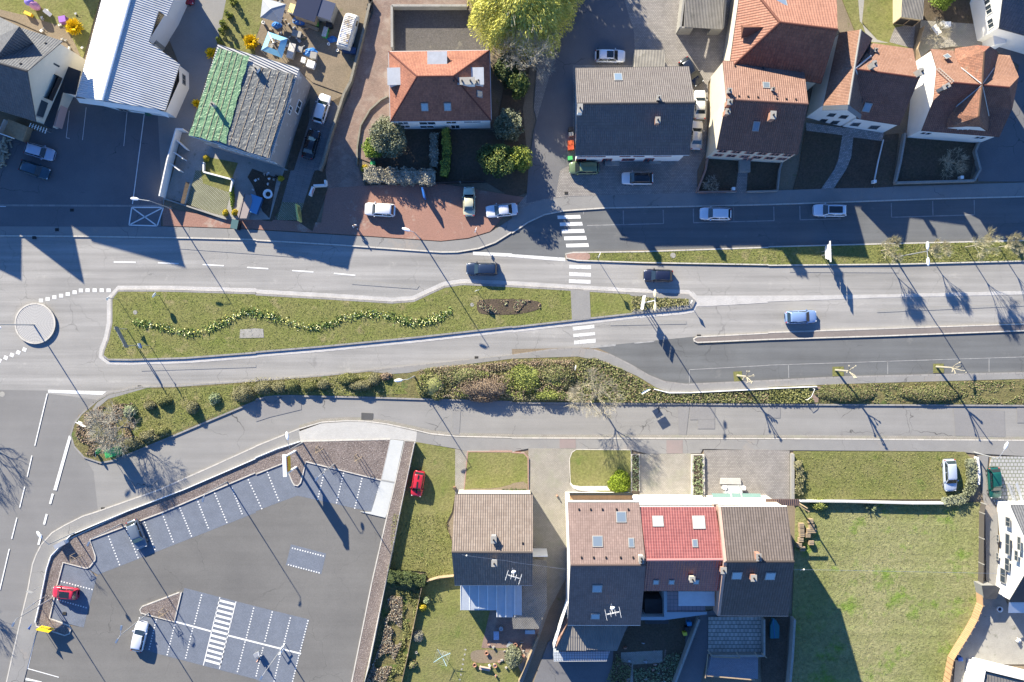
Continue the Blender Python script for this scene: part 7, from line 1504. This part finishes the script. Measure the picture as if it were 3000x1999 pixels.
def junk(name, label, s, n, rad, mats, seed):
    random.seed(seed)
    for i in range(n):
        b = G1(s)+Vector((random.uniform(-rad, rad), random.uniform(-rad, rad), 0)); 
        t = thing(name, label, 'clutter', (b.x, b.y, 0), label); mb = MB(); mb.box(b, random.uniform(.15, .5), random.uniform(.12, .4), .14, .14+random.uniform(.15, .5), random.uniform(0, 3), random.uniform(.5, 1)); mb.build('body', M[random.choice(mats)], t)
        mb = MB(); mb.tube((b.x-.2, b.y, .3), (b.x+.25, b.y+.1, .5), .03); mb.build('handle', M['rail'], t)
junk('scrap_piece', 'loose scrap pieces strewn between the pavilions', 'A2 300,330', 34, 2.6, ['concw', 'wpaint', 'wood', 'rail'], 2); junk('scrap_piece', 'loose scrap pieces near the top of the yard', 'A2 330,60', 18, 2.2, ['concw', 'wpaint', 'wood', 'dark'], 5); junk('garden_ornament', 'small white ornaments standing in the north-west garden', 'A1 560,300', 14, 3.2, ['wpaint', 'ivory', 'concw'], 8)
def ring(name, label, s, r0, r1, h, m, cat, fill=None, group=None, z0=.14):
    c_ = G1(s, h*.5); t = thing(name, label, cat, (c_.x, c_.y, 0), group); mb = MB(); k = 14
    def cr(r, z): return [Vector((c_.x+r*math.cos(i*6.2832/k), c_.y+r*math.sin(i*6.2832/k), z)) for i in range(k)]
    A, B, C_, D_ = cr(r1*.75, z0), cr(r1, z0+h), cr(r0, z0+h), cr(r0*.8, z0+h*.6)
    for a, b in ((A, B), (B, C_), (C_, D_)):
        for i in range(k): mb.poly([a[i], a[(i+1) % k], b[(i+1) % k], b[i]])
    mb.build('rim', m, t); mb = MB(); mb.poly([q for q in D_]); mb.build('soil', fill or M['soil'], t); return t
pg_ = 'terracotta pots in the rockery garden'
for s, lb in (('S 1425.6,1912', 'large terracotta pot in the middle of the rockery'), ('S 1390.5,1947', 'terracotta pot with white wings on the rockery edge'), ('S 1450.5,1949', 'terracotta pot beside the white stone right of the bench'), ('S 1510,1888', 'terracotta pot near the parasol base')): ring('plant_pot', lb, s, .2, .28, .5, M['terra'], 'pot', group=pg_)
ring('plant_pot', 'small pale pot in the border near the grey shrub', 'D2 1475,1290', .12, .18, .3, M['concw'], 'pot'); ring('tub', 'white oval tub with purple toys on the concrete court', 'D4 2120,893', .3, .4, .5, M['wpaint'], 'tub', M['s_blk'])
ring('round_table', 'small round blue-grey table on the shaded red patio', 'D2 2252,1070', .1, .28, .7, M['zinc'], 'table', M['zinc']); ring('well_planter', 'white octagonal planter on the concrete slab by the blue trailer', 'S 787,570', .42, .66, .8, M['wpaint'], 'planter'); ring('tyre', 'old white-rimmed tyre on the ground below the van', 'A2 750,467', .13, .2, .15, M['wpaint'], 'tyre')
ring('bucket', 'pair of pale buckets beside the van, upper one', 'A2 670,410', .12, .2, .3, M['wpaint'], 'bucket'); ring('bucket', 'white bucket stack left of the grey pavilion', 'A2 72,215', .15, .22, .6, M['wpaint'], 'bucket')
for i, s in enumerate(('A2 1058,20', 'A2 1048,62', 'A2 1040,100')): ring('tyre', ['upper', 'middle', 'lower'][i]+' black tyre hanging on the wall at the top of the driveway', s, .18, .34, .9, M['rubber'], 'tyre', M['dark'], 'black tyres by the wall')
def bench(name, label, s, L, Wd, h, m, rot, cat, back=False):
    c_ = G1(s, h); t = thing(name, label, cat, (c_.x, c_.y, 0)); ax = Vector((math.cos(rot), math.sin(rot), 0)); ay = Vector((-ax.y, ax.x, 0)); mb = MB(); mb.box(c_, L, Wd, h, h+.06, rot); mb.build('seat' if cat == 'bench' else 'top', m, t)
    for a in (-1, 1):
        for b in (-1, 1): q = c_+ax*a*L*.42+ay*b*Wd*.38; mb = MB(); mb.box(q, .07, .07, .14, h, rot); mb.build('leg', m, t)
    if back: mb = MB(); q = c_+ay*Wd*.48; mb.wallstrip(q-ax*L/2, q+ax*L/2, .06, h, h+.45); mb.build('backrest', m, t)
bench('garden_bench', 'pinkish wooden garden bench on the lawn below the rockery', 'S 1420,1959', 1.5, .5, .45, flat('pinkish_wood', (.45, .34, .29), .8), R(-10), 'bench', True)
bench('garden_bench', 'blue-white patterned lounger on the shaded patio', 'S 1454,1862', .75, 1.2, .4, flat('blue_white_cloth', (.35, .42, .55), .8, var=.5, vs=9), R(0), 'bench', True)
crate('parasol_base', 'grey-green slab with white cushion at the patio corner', 'S 1493,1888', .6, .8, .2, M['zinc'], R(-30)); crate('toy_slide', 'orange slide-like toy in the north-west garden', 'A1 270,135', 1.0, .4, .6, flat('orange_yellow_plastic', (.75, .42, .02), .5), R(-25), 'toy')
bench('garden_table', 'white garden table with chairs on the north-east patio', 'A4 1548,275', 1.4, .8, .7, M['wpaint'], R(-55), 'table'); ring('round_table', 'round white table on the north-east patio', 'A4 1590,225', .1, .36, .7, M['wpaint'], 'table', M['wpaint'])
crate('water_tank', 'white box table next to the round table', 'A4 1635,235', .85, .7, .7, M['wpaint'], 0); bench('garden_chair', 'white garden chair on the court at the right edge', 'D4 2303,1185', .5, .5, .45, M['wpaint'], R(60), 'bench', True)
b = G1('A1 350,75'); t = thing('play_tower', 'purple and pink inflatable play tower with a white slide', 'toy', (b.x, b.y, 0)); mb = MB(); mb.ell((b.x, b.y, 1.), .75, .55, 1.1, 12, 7, -.6, -.8); mb.build('body', flat('pink_plastic', (.42, .2, .36), .5), t, True); mb = MB(); mb.ell((b.x-.35, b.y+.25, 1.7), .65, .55, .5, 12, 6); mb.build('roof', flat('purple_plastic', (.18, .14, .5), .5), t, True)
mb = MB(); q0, q1 = G1('A1 400,90', 1.2), G1('A1 470,145', .3); mb.wallstrip(q0, q1, .5, .3, 1.2, .35); mb.build('slide', M['wpaint'], t)
crate('play_house', 'purple play house half hidden by the forsythia', 'A1 590,190', .9, .8, 1., flat('violet_plastic', (.25, .1, .4), .5), .2, 'toy')
# clothes dryer, aerials, dishes, cables
b = G1('S 1298,1912'); t = thing('clothes_dryer', 'rotary clothes dryer with blue arms on the rear lawn', 'clothes dryer', (b.x, b.y, 0)); top = b+Vector((0, 0, 1.9)); mb = MB(); mb.tube(b, top, .03); mb.build('pole', M['rail'], t)
for a in (.5, 2.07, 3.64, 5.21): mb = MB(); mb.tube(top-Vector((0, 0, .3)), top+Vector((math.cos(a)*1.3, math.sin(a)*1.3, .15)), .03); mb.build('arm', flat('pale_blue_metal', (.35, .55, .65), .5), t)
mb = MB()
for k in (.4, .6, .8, 1):
    q = [top+Vector((math.cos(a)*1.3*k, math.sin(a)*1.3*k, .45*k-.3)) for a in (.5, 2.07, 3.64, 5.21)]
    for i in range(4): mb.tube(q[i], q[(i+1) % 4], .006, n=3)
mb.build('line', M['wpaint'], t)
def aerial(label, s, z, zt, dish=True, rot=.2, n=3):
    p = W(*P(s)[0][:2], z); t = thing('aerial', label, 'aerial', (p.x, p.y, z)); mb = MB(); top = Vector((p.x, p.y, zt)); mb.tube(p, top, .035); mb.build('mast', M['wpaint'], t); ca, sa = math.cos(rot), math.sin(rot)
    for k in range(n):
        mb = MB(); z_ = zt-.3*k; c_ = Vector((p.x, p.y, z_)); ax = Vector((ca, sa, 0)); ay = Vector((-sa, ca, 0)); mb.tube(c_-ax*.8, c_+ax*.8, .018)
        for j in (-.9, -.3, .3, .9): mb.tube(c_+ax*j-ay*(.75 if abs(j) > .5 else .4), c_+ax*j+ay*(.6 if abs(j) > .5 else .35), .013)
        mb.build('antenna', M['wpaint'], t)
    if dish: mb = MB(); mb.ell((p.x, p.y+.5, zt-.6), .32, .2, .24, 12, 6, .3); mb.build('dish', M['wpaint'], t, True); mb = MB(); mb.tube((p.x, p.y+.5, zt-.6), (p.x-.2, p.y+1.1, zt-.3), .02); mb.build('feed_arm', M['wpaint'], t)
aerial('large roof aerial with dish on the dark south roof of the brown row house', 'D3 905,870', 9.3, 12.3, n=2); aerial('roof aerial with dish on the tan-roofed house', 'D3 15,560', 7.3, 9.5, rot=-.3, n=2)
p, u, v_, n_ = (W(*P('D3 1775,318')[0], 11.), 0, 0, 0); t = thing('satellite_dish', 'white satellite dish on the scarlet roof', 'satellite dish', tuple(p)); mb = MB(); mb.ell(p, .42, .25, .3, 12, 6, -.5); mb.build('dish', M['wpaint'], t, True); mb = MB(); mb.tube(p, p-Vector((0, .1, 1.)), .03); mb.build('bracket', M['rail'], t)
cb = [W(q[0], q[1], 11.) for q in P('D2 1890,395 1935,405 2352,460 D3 0,465 610,545 1245,530 1930,535 D4 330,533 1950,565 2352,575')]
t = thing('overhead_cable', 'thin overhead cable running above the southern roofs', 'cable', tuple(cb[0])); mb = MB()
for a, b in zip(cb, cb[1:]): mb.tube(a, b, .018, n=3)
mb.build('wire', M['rail'], t)
for q in ('D2 1935,405', 'D3 613,540', 'D3 1465,520', 'D3 1243,532', 'D4 330,533'):
    mb = MB(); p = W(*P(q)[0], 11.); mb.ell(p, .12, .12, .16, 7, 4); mb.tube(p, p-Vector((.1, .4, 1.2)), .04, n=5); mb.build('insulator', M['ivory'], t)
# bins
for s, sx, m_, lb, nm in (('A3 538,1322', .9, flat('orange_red_plastic', (.55, .09, .02), .5), 'red bin at the west wall of the long house, upper of two', 'wheelie_bin'), ('A3 538,1362', .9, flat('red_plastic', (.5, .07, .02), .5), 'red bin at the west wall of the long house, lower of two', 'wheelie_bin'), ('A3 538,1195', .7, M['dark'], 'black bin at the west wall of the long house', 'wheelie_bin'),
    ('A3 540,1240', .7, M['frame'], 'grey bin next to the black bin at the west wall', 'wheelie_bin'), ('A3 532,1460', .7, M['s_grn'], 'green bin by the front corner of the long house', 'wheelie_bin'), ('D4 1748,1343', .7, M['s_blue'], 'blue bin behind the orange-brown board fence', 'wheelie_bin'), ('D3 1622,1020', .7, flat('sky_blue_plastic', (.02, .2, .42), .5), 'blue bin against the slanting yard wall', 'wheelie_bin'),
    ('D3 1598,1065', .6, M['dark'], 'black bin between the blue and the yellow bin', 'wheelie_bin'), ('D3 1583,1112', .6, flat('yellow_plastic', (.6, .55, .05), .5), 'yellow bin at the slanting yard wall', 'wheelie_bin'), ('A2 1077,1506', .7, M['s_grn'], 'green lidded box beside the lime bush', 'storage_box'), ('A1 1368,1045', .7, flat('dark_green_box', (.03, .13, .09), .5), 'dark green box under the white workshop facade', 'storage_box')):
    crate(nm, lb, s, sx*.85, sx*.7, .95, m_, .1, 'bin')
crate('kiosk_cabinet', 'small dark telephone-box-like display case at the patio corner', 'B1 2173,500', .9, 1.2, 1.6, M['dark'], R(-12), 'display case', lid=flat('teal_glass', (.08, .14, .14), .2))
for s, lb in (('B4 968,105', 'white letterbox at the end of the picket edging'), ('B4 1765,68', 'pale meter box at the wall of the villa garden'), ('B3 2028,172', 'white letterbox on the low wall of the salmon-roofed house'), ('C1 50,1000', 'x')):
    if lb != 'x': crate('letterbox', lb, s, .4, .4, .9, M['wpaint'], 0, 'letterbox')
crate('blue_trailer', 'blue flatbed trailer with light blue box on the concrete slab', 'S 747,600', 1.6, 2.3, .9, flat('blue_tarp_cover', (.03, .09, .2), .5), R(-20), 'trailer', lid=flat('pale_blue_cover', (.10, .26, .45), .5))
b = G1('S 712,603'); t = thing('boat_cover', 'long brownish covered boat or tabletop lying beside the blue trailer', 'cover', (b.x, b.y, 0)); mb = MB(); q = [W(x_, y_, 1.2) for x_, y_ in P('S 718,568 735,572 738,590 722,640 700,640 695,630 706,595')]; mb.prism(q, .14, 1.2); mb.build('cover', flat('taupe_cover', (.26, .22, .21), .8), t); mb = MB(); mb.tube(q[0]+Vector((0, 0, .03)), q[4]+Vector((0, 0, .03)), .03); mb.build('seam', M['dark'], t)
for s, lb, c_ in (('A1 1895,1455', 'square golden clipped bush at the patio corner', 'gold'), ('B1 2155,385', 'golden clipped bush at the south end of the patio', 'gold'), ('B1 2065,385', 'second golden clipped bush near the grid pavers corner', 'gold')): shrub('box_bush', lb, s, 32, 32, 1.1, c_, .11, 1.2)
shrub('shrub', 'small green hedge plants along the patio edge', 'B1 2130,230', 22, 130, .7, 'lime', .14); shrub('shrub', 'orange leafed shrub behind the white octagonal planter', 'S 820,522', 34, 28, .7, 'gold', .13)
b = G1('B1 1710,210'); crate('planter_trough', 'long narrow planter trough on the concrete patio', 'B1 1710,210', .5, 2.9, .5, M['ivory'], R(-14), 'planter', lid=M['soil'])
random.seed(3)
for i in range(26):
    f = i/26; a = G1('A1 100,1290').lerp(G1('A1 5,1560'), f); b = a+Vector((random.uniform(-.5, .5), random.uniform(-.3, .3), 0)); t = thing('log', 'split firewood log in the pile in the left shade', 'log', (b.x, b.y, 0), 'firewood logs in the shade'); r_ = random.uniform(0, 3); mb = MB(); z = .3+.25*(i % 4); d_ = Vector((math.cos(r_), math.sin(r_), 0))*.45; mb.tube(b+Vector((0, 0, z))-d_, b+Vector((0, 0, z))+d_, .15, .14, n=7); o = mb.build('log_wood', M['barkp'], t)
for i, (x_, y_) in enumerate(((310, 130), (395, 90), (312, 175), (380, 180), (420, 180), (315, 215), (370, 220), (305, 262), (290, 310), (320, 345), (400, 290), (405, 140))):
    c_ = G1(f'D4 {x_},{y_}', .8); t = thing('log_stack', 'neat cube of stacked grey firewood beside the umber row house', 'firewood', (c_.x, c_.y, 0), 'stacks of firewood beside the row house')
    for k in range(4): mb = MB(); mb.tube((c_.x-.28, c_.y-.2+.13*k, .85), (c_.x+.28, c_.y-.2+.13*k, .85), .065, n=6); mb.build('log', M['bark' if k % 2 else 'wood'], t)
    mb = MB(); mb.box(c_, .66, .6, .13, .8, 0); mb.build('pile', M['wood'], t)
t = thing('loading_ramps', 'pair of grey metal ramps with a ladder next to the green hatchback', 'ramp', G1('C4 2230,1390'))
for a_, b_ in (('C4 2190,1300', 'C4 2250,1480'), ('C4 2265,1300', 'C4 2330,1500')): mb = MB(); a, b = G1(a_), G1(b_); mb.wallstrip(a, b, .35, .4, .5); mb.build('ramp_plate', M['zinc'], t)
mb = MB(); a, b = G1('C4 2225,1300', .6), G1('C4 2275,1490', .6)
for o_ in (-.18, .18): mb.tube(a+Vector((o_, 0, 0)), b+Vector((o_, 0, 0)), .03)
for i in range(9): c_ = a.lerp(b, i/8); mb.tube(c_-Vector((.18, 0, 0)), c_+Vector((.18, 0, 0)), .025)
mb.build('ladder', M['rail'], t)
t = thing('step_railing', 'white handrail beside the brick steps in the planted strip', 'railing', G1('C4 430,440')); mb = MB(); q = G('C4 430,440 400,510 360,540', 1.1)
for a, b in zip(q, q[1:]): mb.tube(a, b, .035)
for a in (q[0], q[2]): mb.tube((a.x, a.y, .1), a, .035)
mb.build('rail', M['wpaint'], t)
for i, q in enumerate(('D2 1925,1265', 'D2 1918,1310', 'D2 1905,1355', 'D2 1900,1400', 'D2 1890,1445', 'D2 1882,1495', 'D2 1872,1540')):
    c_ = G1(q); t = thing('stepping_stone', 'flat grey stepping stone in the lawn path left of the rockery', 'stone', (c_.x, c_.y, .13), 'stepping stones in the lawn'); mb = MB(); mb.ell((c_.x, c_.y, .13), .27, .2, .05, 9, 4, i); mb.build('slab', M['concw'], t)
b = G1('C3 412,1415'); t = thing('garden_gnome', 'tiny orange figure on the driveway', 'ornament', (b.x, b.y, .13)); mb = MB(); mb.ell((b.x, b.y, .35), .16, .13, .25); mb.build('body', M['terra'], t, True); mb = MB(); mb.ell((b.x, b.y, .68), .1, .1, .12); mb.build('head', M['terra'], t, True)
crate('planter_box', 'small square terracotta planter box on the path beside the house', 'C2 1825,1348', .35, .35, .5, M['terra'], .2, 'planter', lid=M['soil'])
for s, lb in (('D3 100,1100', 'pale blue bench chest beneath the corrugated shed edge'),): crate('chest', lb, 'D3 165,1100', 1.3, .5, .5, flat('pale_blue_chest', (.25, .38, .5), .6), 0, 'chest')
t = thing('covered_boat', 'turquoise tarpaulin covered object between the umber house and the boundary wall', 'cover', G1('D4 62,1080')); mb = MB(); q = [W(x_, y_, .9) for x_, y_ in P('D4 45,985 75,1000 105,1050 103,1165 22,1168 22,1050')]; mb.prism(q, .14, .9); mb.build('cover', flat('turquoise_cover', (.015, .12, .15), .7), t); mb = MB(); mb.tube(q[0]+Vector((0, 0, .02)), (q[3]+q[4])/2+Vector((0, 0, .02)), .03); mb.build('seam', M['s_blue'], t)

for i, q in enumerate('S 1806,1937 S 1811,1941 S 1816,1943 S 1822,1944 S 1829,1944 S 1836,1945 S 1843,1946 S 1848,1951 S 1852,1957 S 1949,1905 S 1948,1910 S 1948,1916 S 1947,1922 S 1946,1928 S 1943,1933 S 1938,1937 S 1932,1944 S 1930,1953 S 1937,1954 S 1943,1955 S 1949,1956 S 1956,1957 S 1963,1958'.replace('S ', '').split()):
    c_ = G1('S '+q); t = thing('edging_stone', 'round pinkish edging stone bordering the shaded flower beds', 'stone', (c_.x, c_.y, .14), 'pinkish edging stones'); mb = MB(); mb.ell((c_.x, c_.y, .14), .17, .17, .07, 9, 4); mb.build('stone', M['redpave'], t)

scatter('bed_plants', 'B2 2050,1190 2352,1190 B3 150,1190 260,1210 260,1270 120,1300 B2 2352,1315 2060,1310', 260, .2, 'pale', .2, .1, .14)
scatter('grass_tufts', 'B1 1080,1120 2352,1145 B2 700,1195 1250,1225 1500,1200 1900,1060 2352,1080 B3 530,1105 540,1370 0,1425 C2 600,40 0,92 C1 2352,95 1000,158 970,110 B1 1060,1400', 11000, .11, 'tuft', .16, 0, .03, 3.)
scatter('grass_tufts', 'B3 730,760 2352,715 B4 2352,655 2352,825 B3 2352,865 730,815', 4000, .11, 'tuft', .16, 0, .03, 3.)
scatter('meadow_tufts', 'C4 280,1490 1930,1490 D4 1910,700 1880,900 1640,1330 1600,1600 200,1600 240,400 D4 270,0', 16000, .13, 'tuftd', .13, 0, .03, 3.)
scatter('lawn_tufts', 'C4 250,1025 1780,1030 1780,1440 250,1440', 5000, .15, 'tuft', .13, 0, .03, 3.)
scatter('lawn_tufts', 'D2 1250,20 1740,30 1800,280 1800,560 1590,600 1560,550 1230,520', 4000, .15, 'tuft', .13, 0, .03, 3.)
scatter('strip_tufts', 'C1 1020,540 1290,455 2352,395 C2 600,350 1250,330 1400,480 1000,495 300,480 0,500 C1 2300,540 1560,840 1250,850 1250,700', 5000, .13, 'tuft', .16, 0, .04, 3.)
bare_tree('unseen bare tree added beyond the left edge to throw a shadow on the side road', 'S -105,1205', 7.2, .35, .7, 5, .2, 41, 'twigd', tw_len=.5)  # out of view, placed for the shadow it throws on the road
bare_tree('second unseen bare tree added beyond the left edge for its shadow', 'S -160,1640', 7.4, .35, .7, 5, .2, 43, 'twigd', tw_len=.5)  # likewise unseen and added for its shadow

scatter('strip_thicket', 'C2 1500,260 1750,220 2352,180 C3 0,160 560,170 560,540 0,540 C2 2352,520 1900,520 1520,490', 5500, .14, 'brown', .2, -.05, 1.)
scatter('strip_thicket', 'C2 1500,260 1750,220 2352,180 C3 0,160 560,170 560,540 0,540 C2 2352,520 1900,520 1520,490', 5500, .14, 'clip', .2, 0, 1.)
scatter('strip_thicket', 'C2 1500,300 1750,300 2352,250 C3 0,220 540,230 550,530 0,530 C2 2352,510 1900,500 1520,480', 4000, .14, 'bright', .2, .1, 1.2)
scatter('strip_thicket', 'C2 0,330 600,330 1150,300 1200,480 600,480 0,490 C1 2352,500 2130,560 2130,420', 2500, .13, 'clip', .2, 0, .3)
scatter('strip_thicket', 'C1 1150,1000 1100,940 1300,840 1500,780 1560,850 1300,960', 2500, .15, 'clip', .2, -.1, .5)
leafy_tree('tall dense tree beyond the top edge that shades the shared yard', 'S 1572,-275', 13.5, 5.2, 'dark', name='broad_tree', size=.45, n=9000, z0=3.5)

leafy_tree('tall broad tree beyond the top right edge that shades the white house', 'S 2690,-260', 13., 5., 'dark', name='broad_tree', size=.45, n=8000, z0=3.5)

junk('garden_item', 'small pots and garden items standing behind the southern row', 'D3 1250,1400', 14, 3.2, ['terra', 'concw', 'wood', 'rail'], 11)
junk('garden_item', 'small pots and stones at the rockery behind the tan-roofed house', 'D3 -60,1330', 14, 2.6, ['terra', 'concw', 'wpaint', 'wood'], 12)
junk('yard_item', 'odds and ends lying round the blue trailer slab', 'S 770,545', 12, 2., ['concw', 'wpaint', 'rail', 'dark'], 13)
scatter('bed_plants', 'D3 1110,1440 1330,1420 1420,1300 1560,1280 1480,1568 1130,1568', 900, .2, 'pale', .2, 0, .35)
scatter('bed_plants', 'D3 960,1290 1090,1430 1080,1568 860,1568', 700, .18, 'ivy', .2, 0, .25)
sheet('garden_path', G('D3 1000,1290 1380,1270 1380,1380 1300,1390 1110,1400 1110,1568 1080,1568 1100,1390 1000,1380'), .16, M['slabs2'])
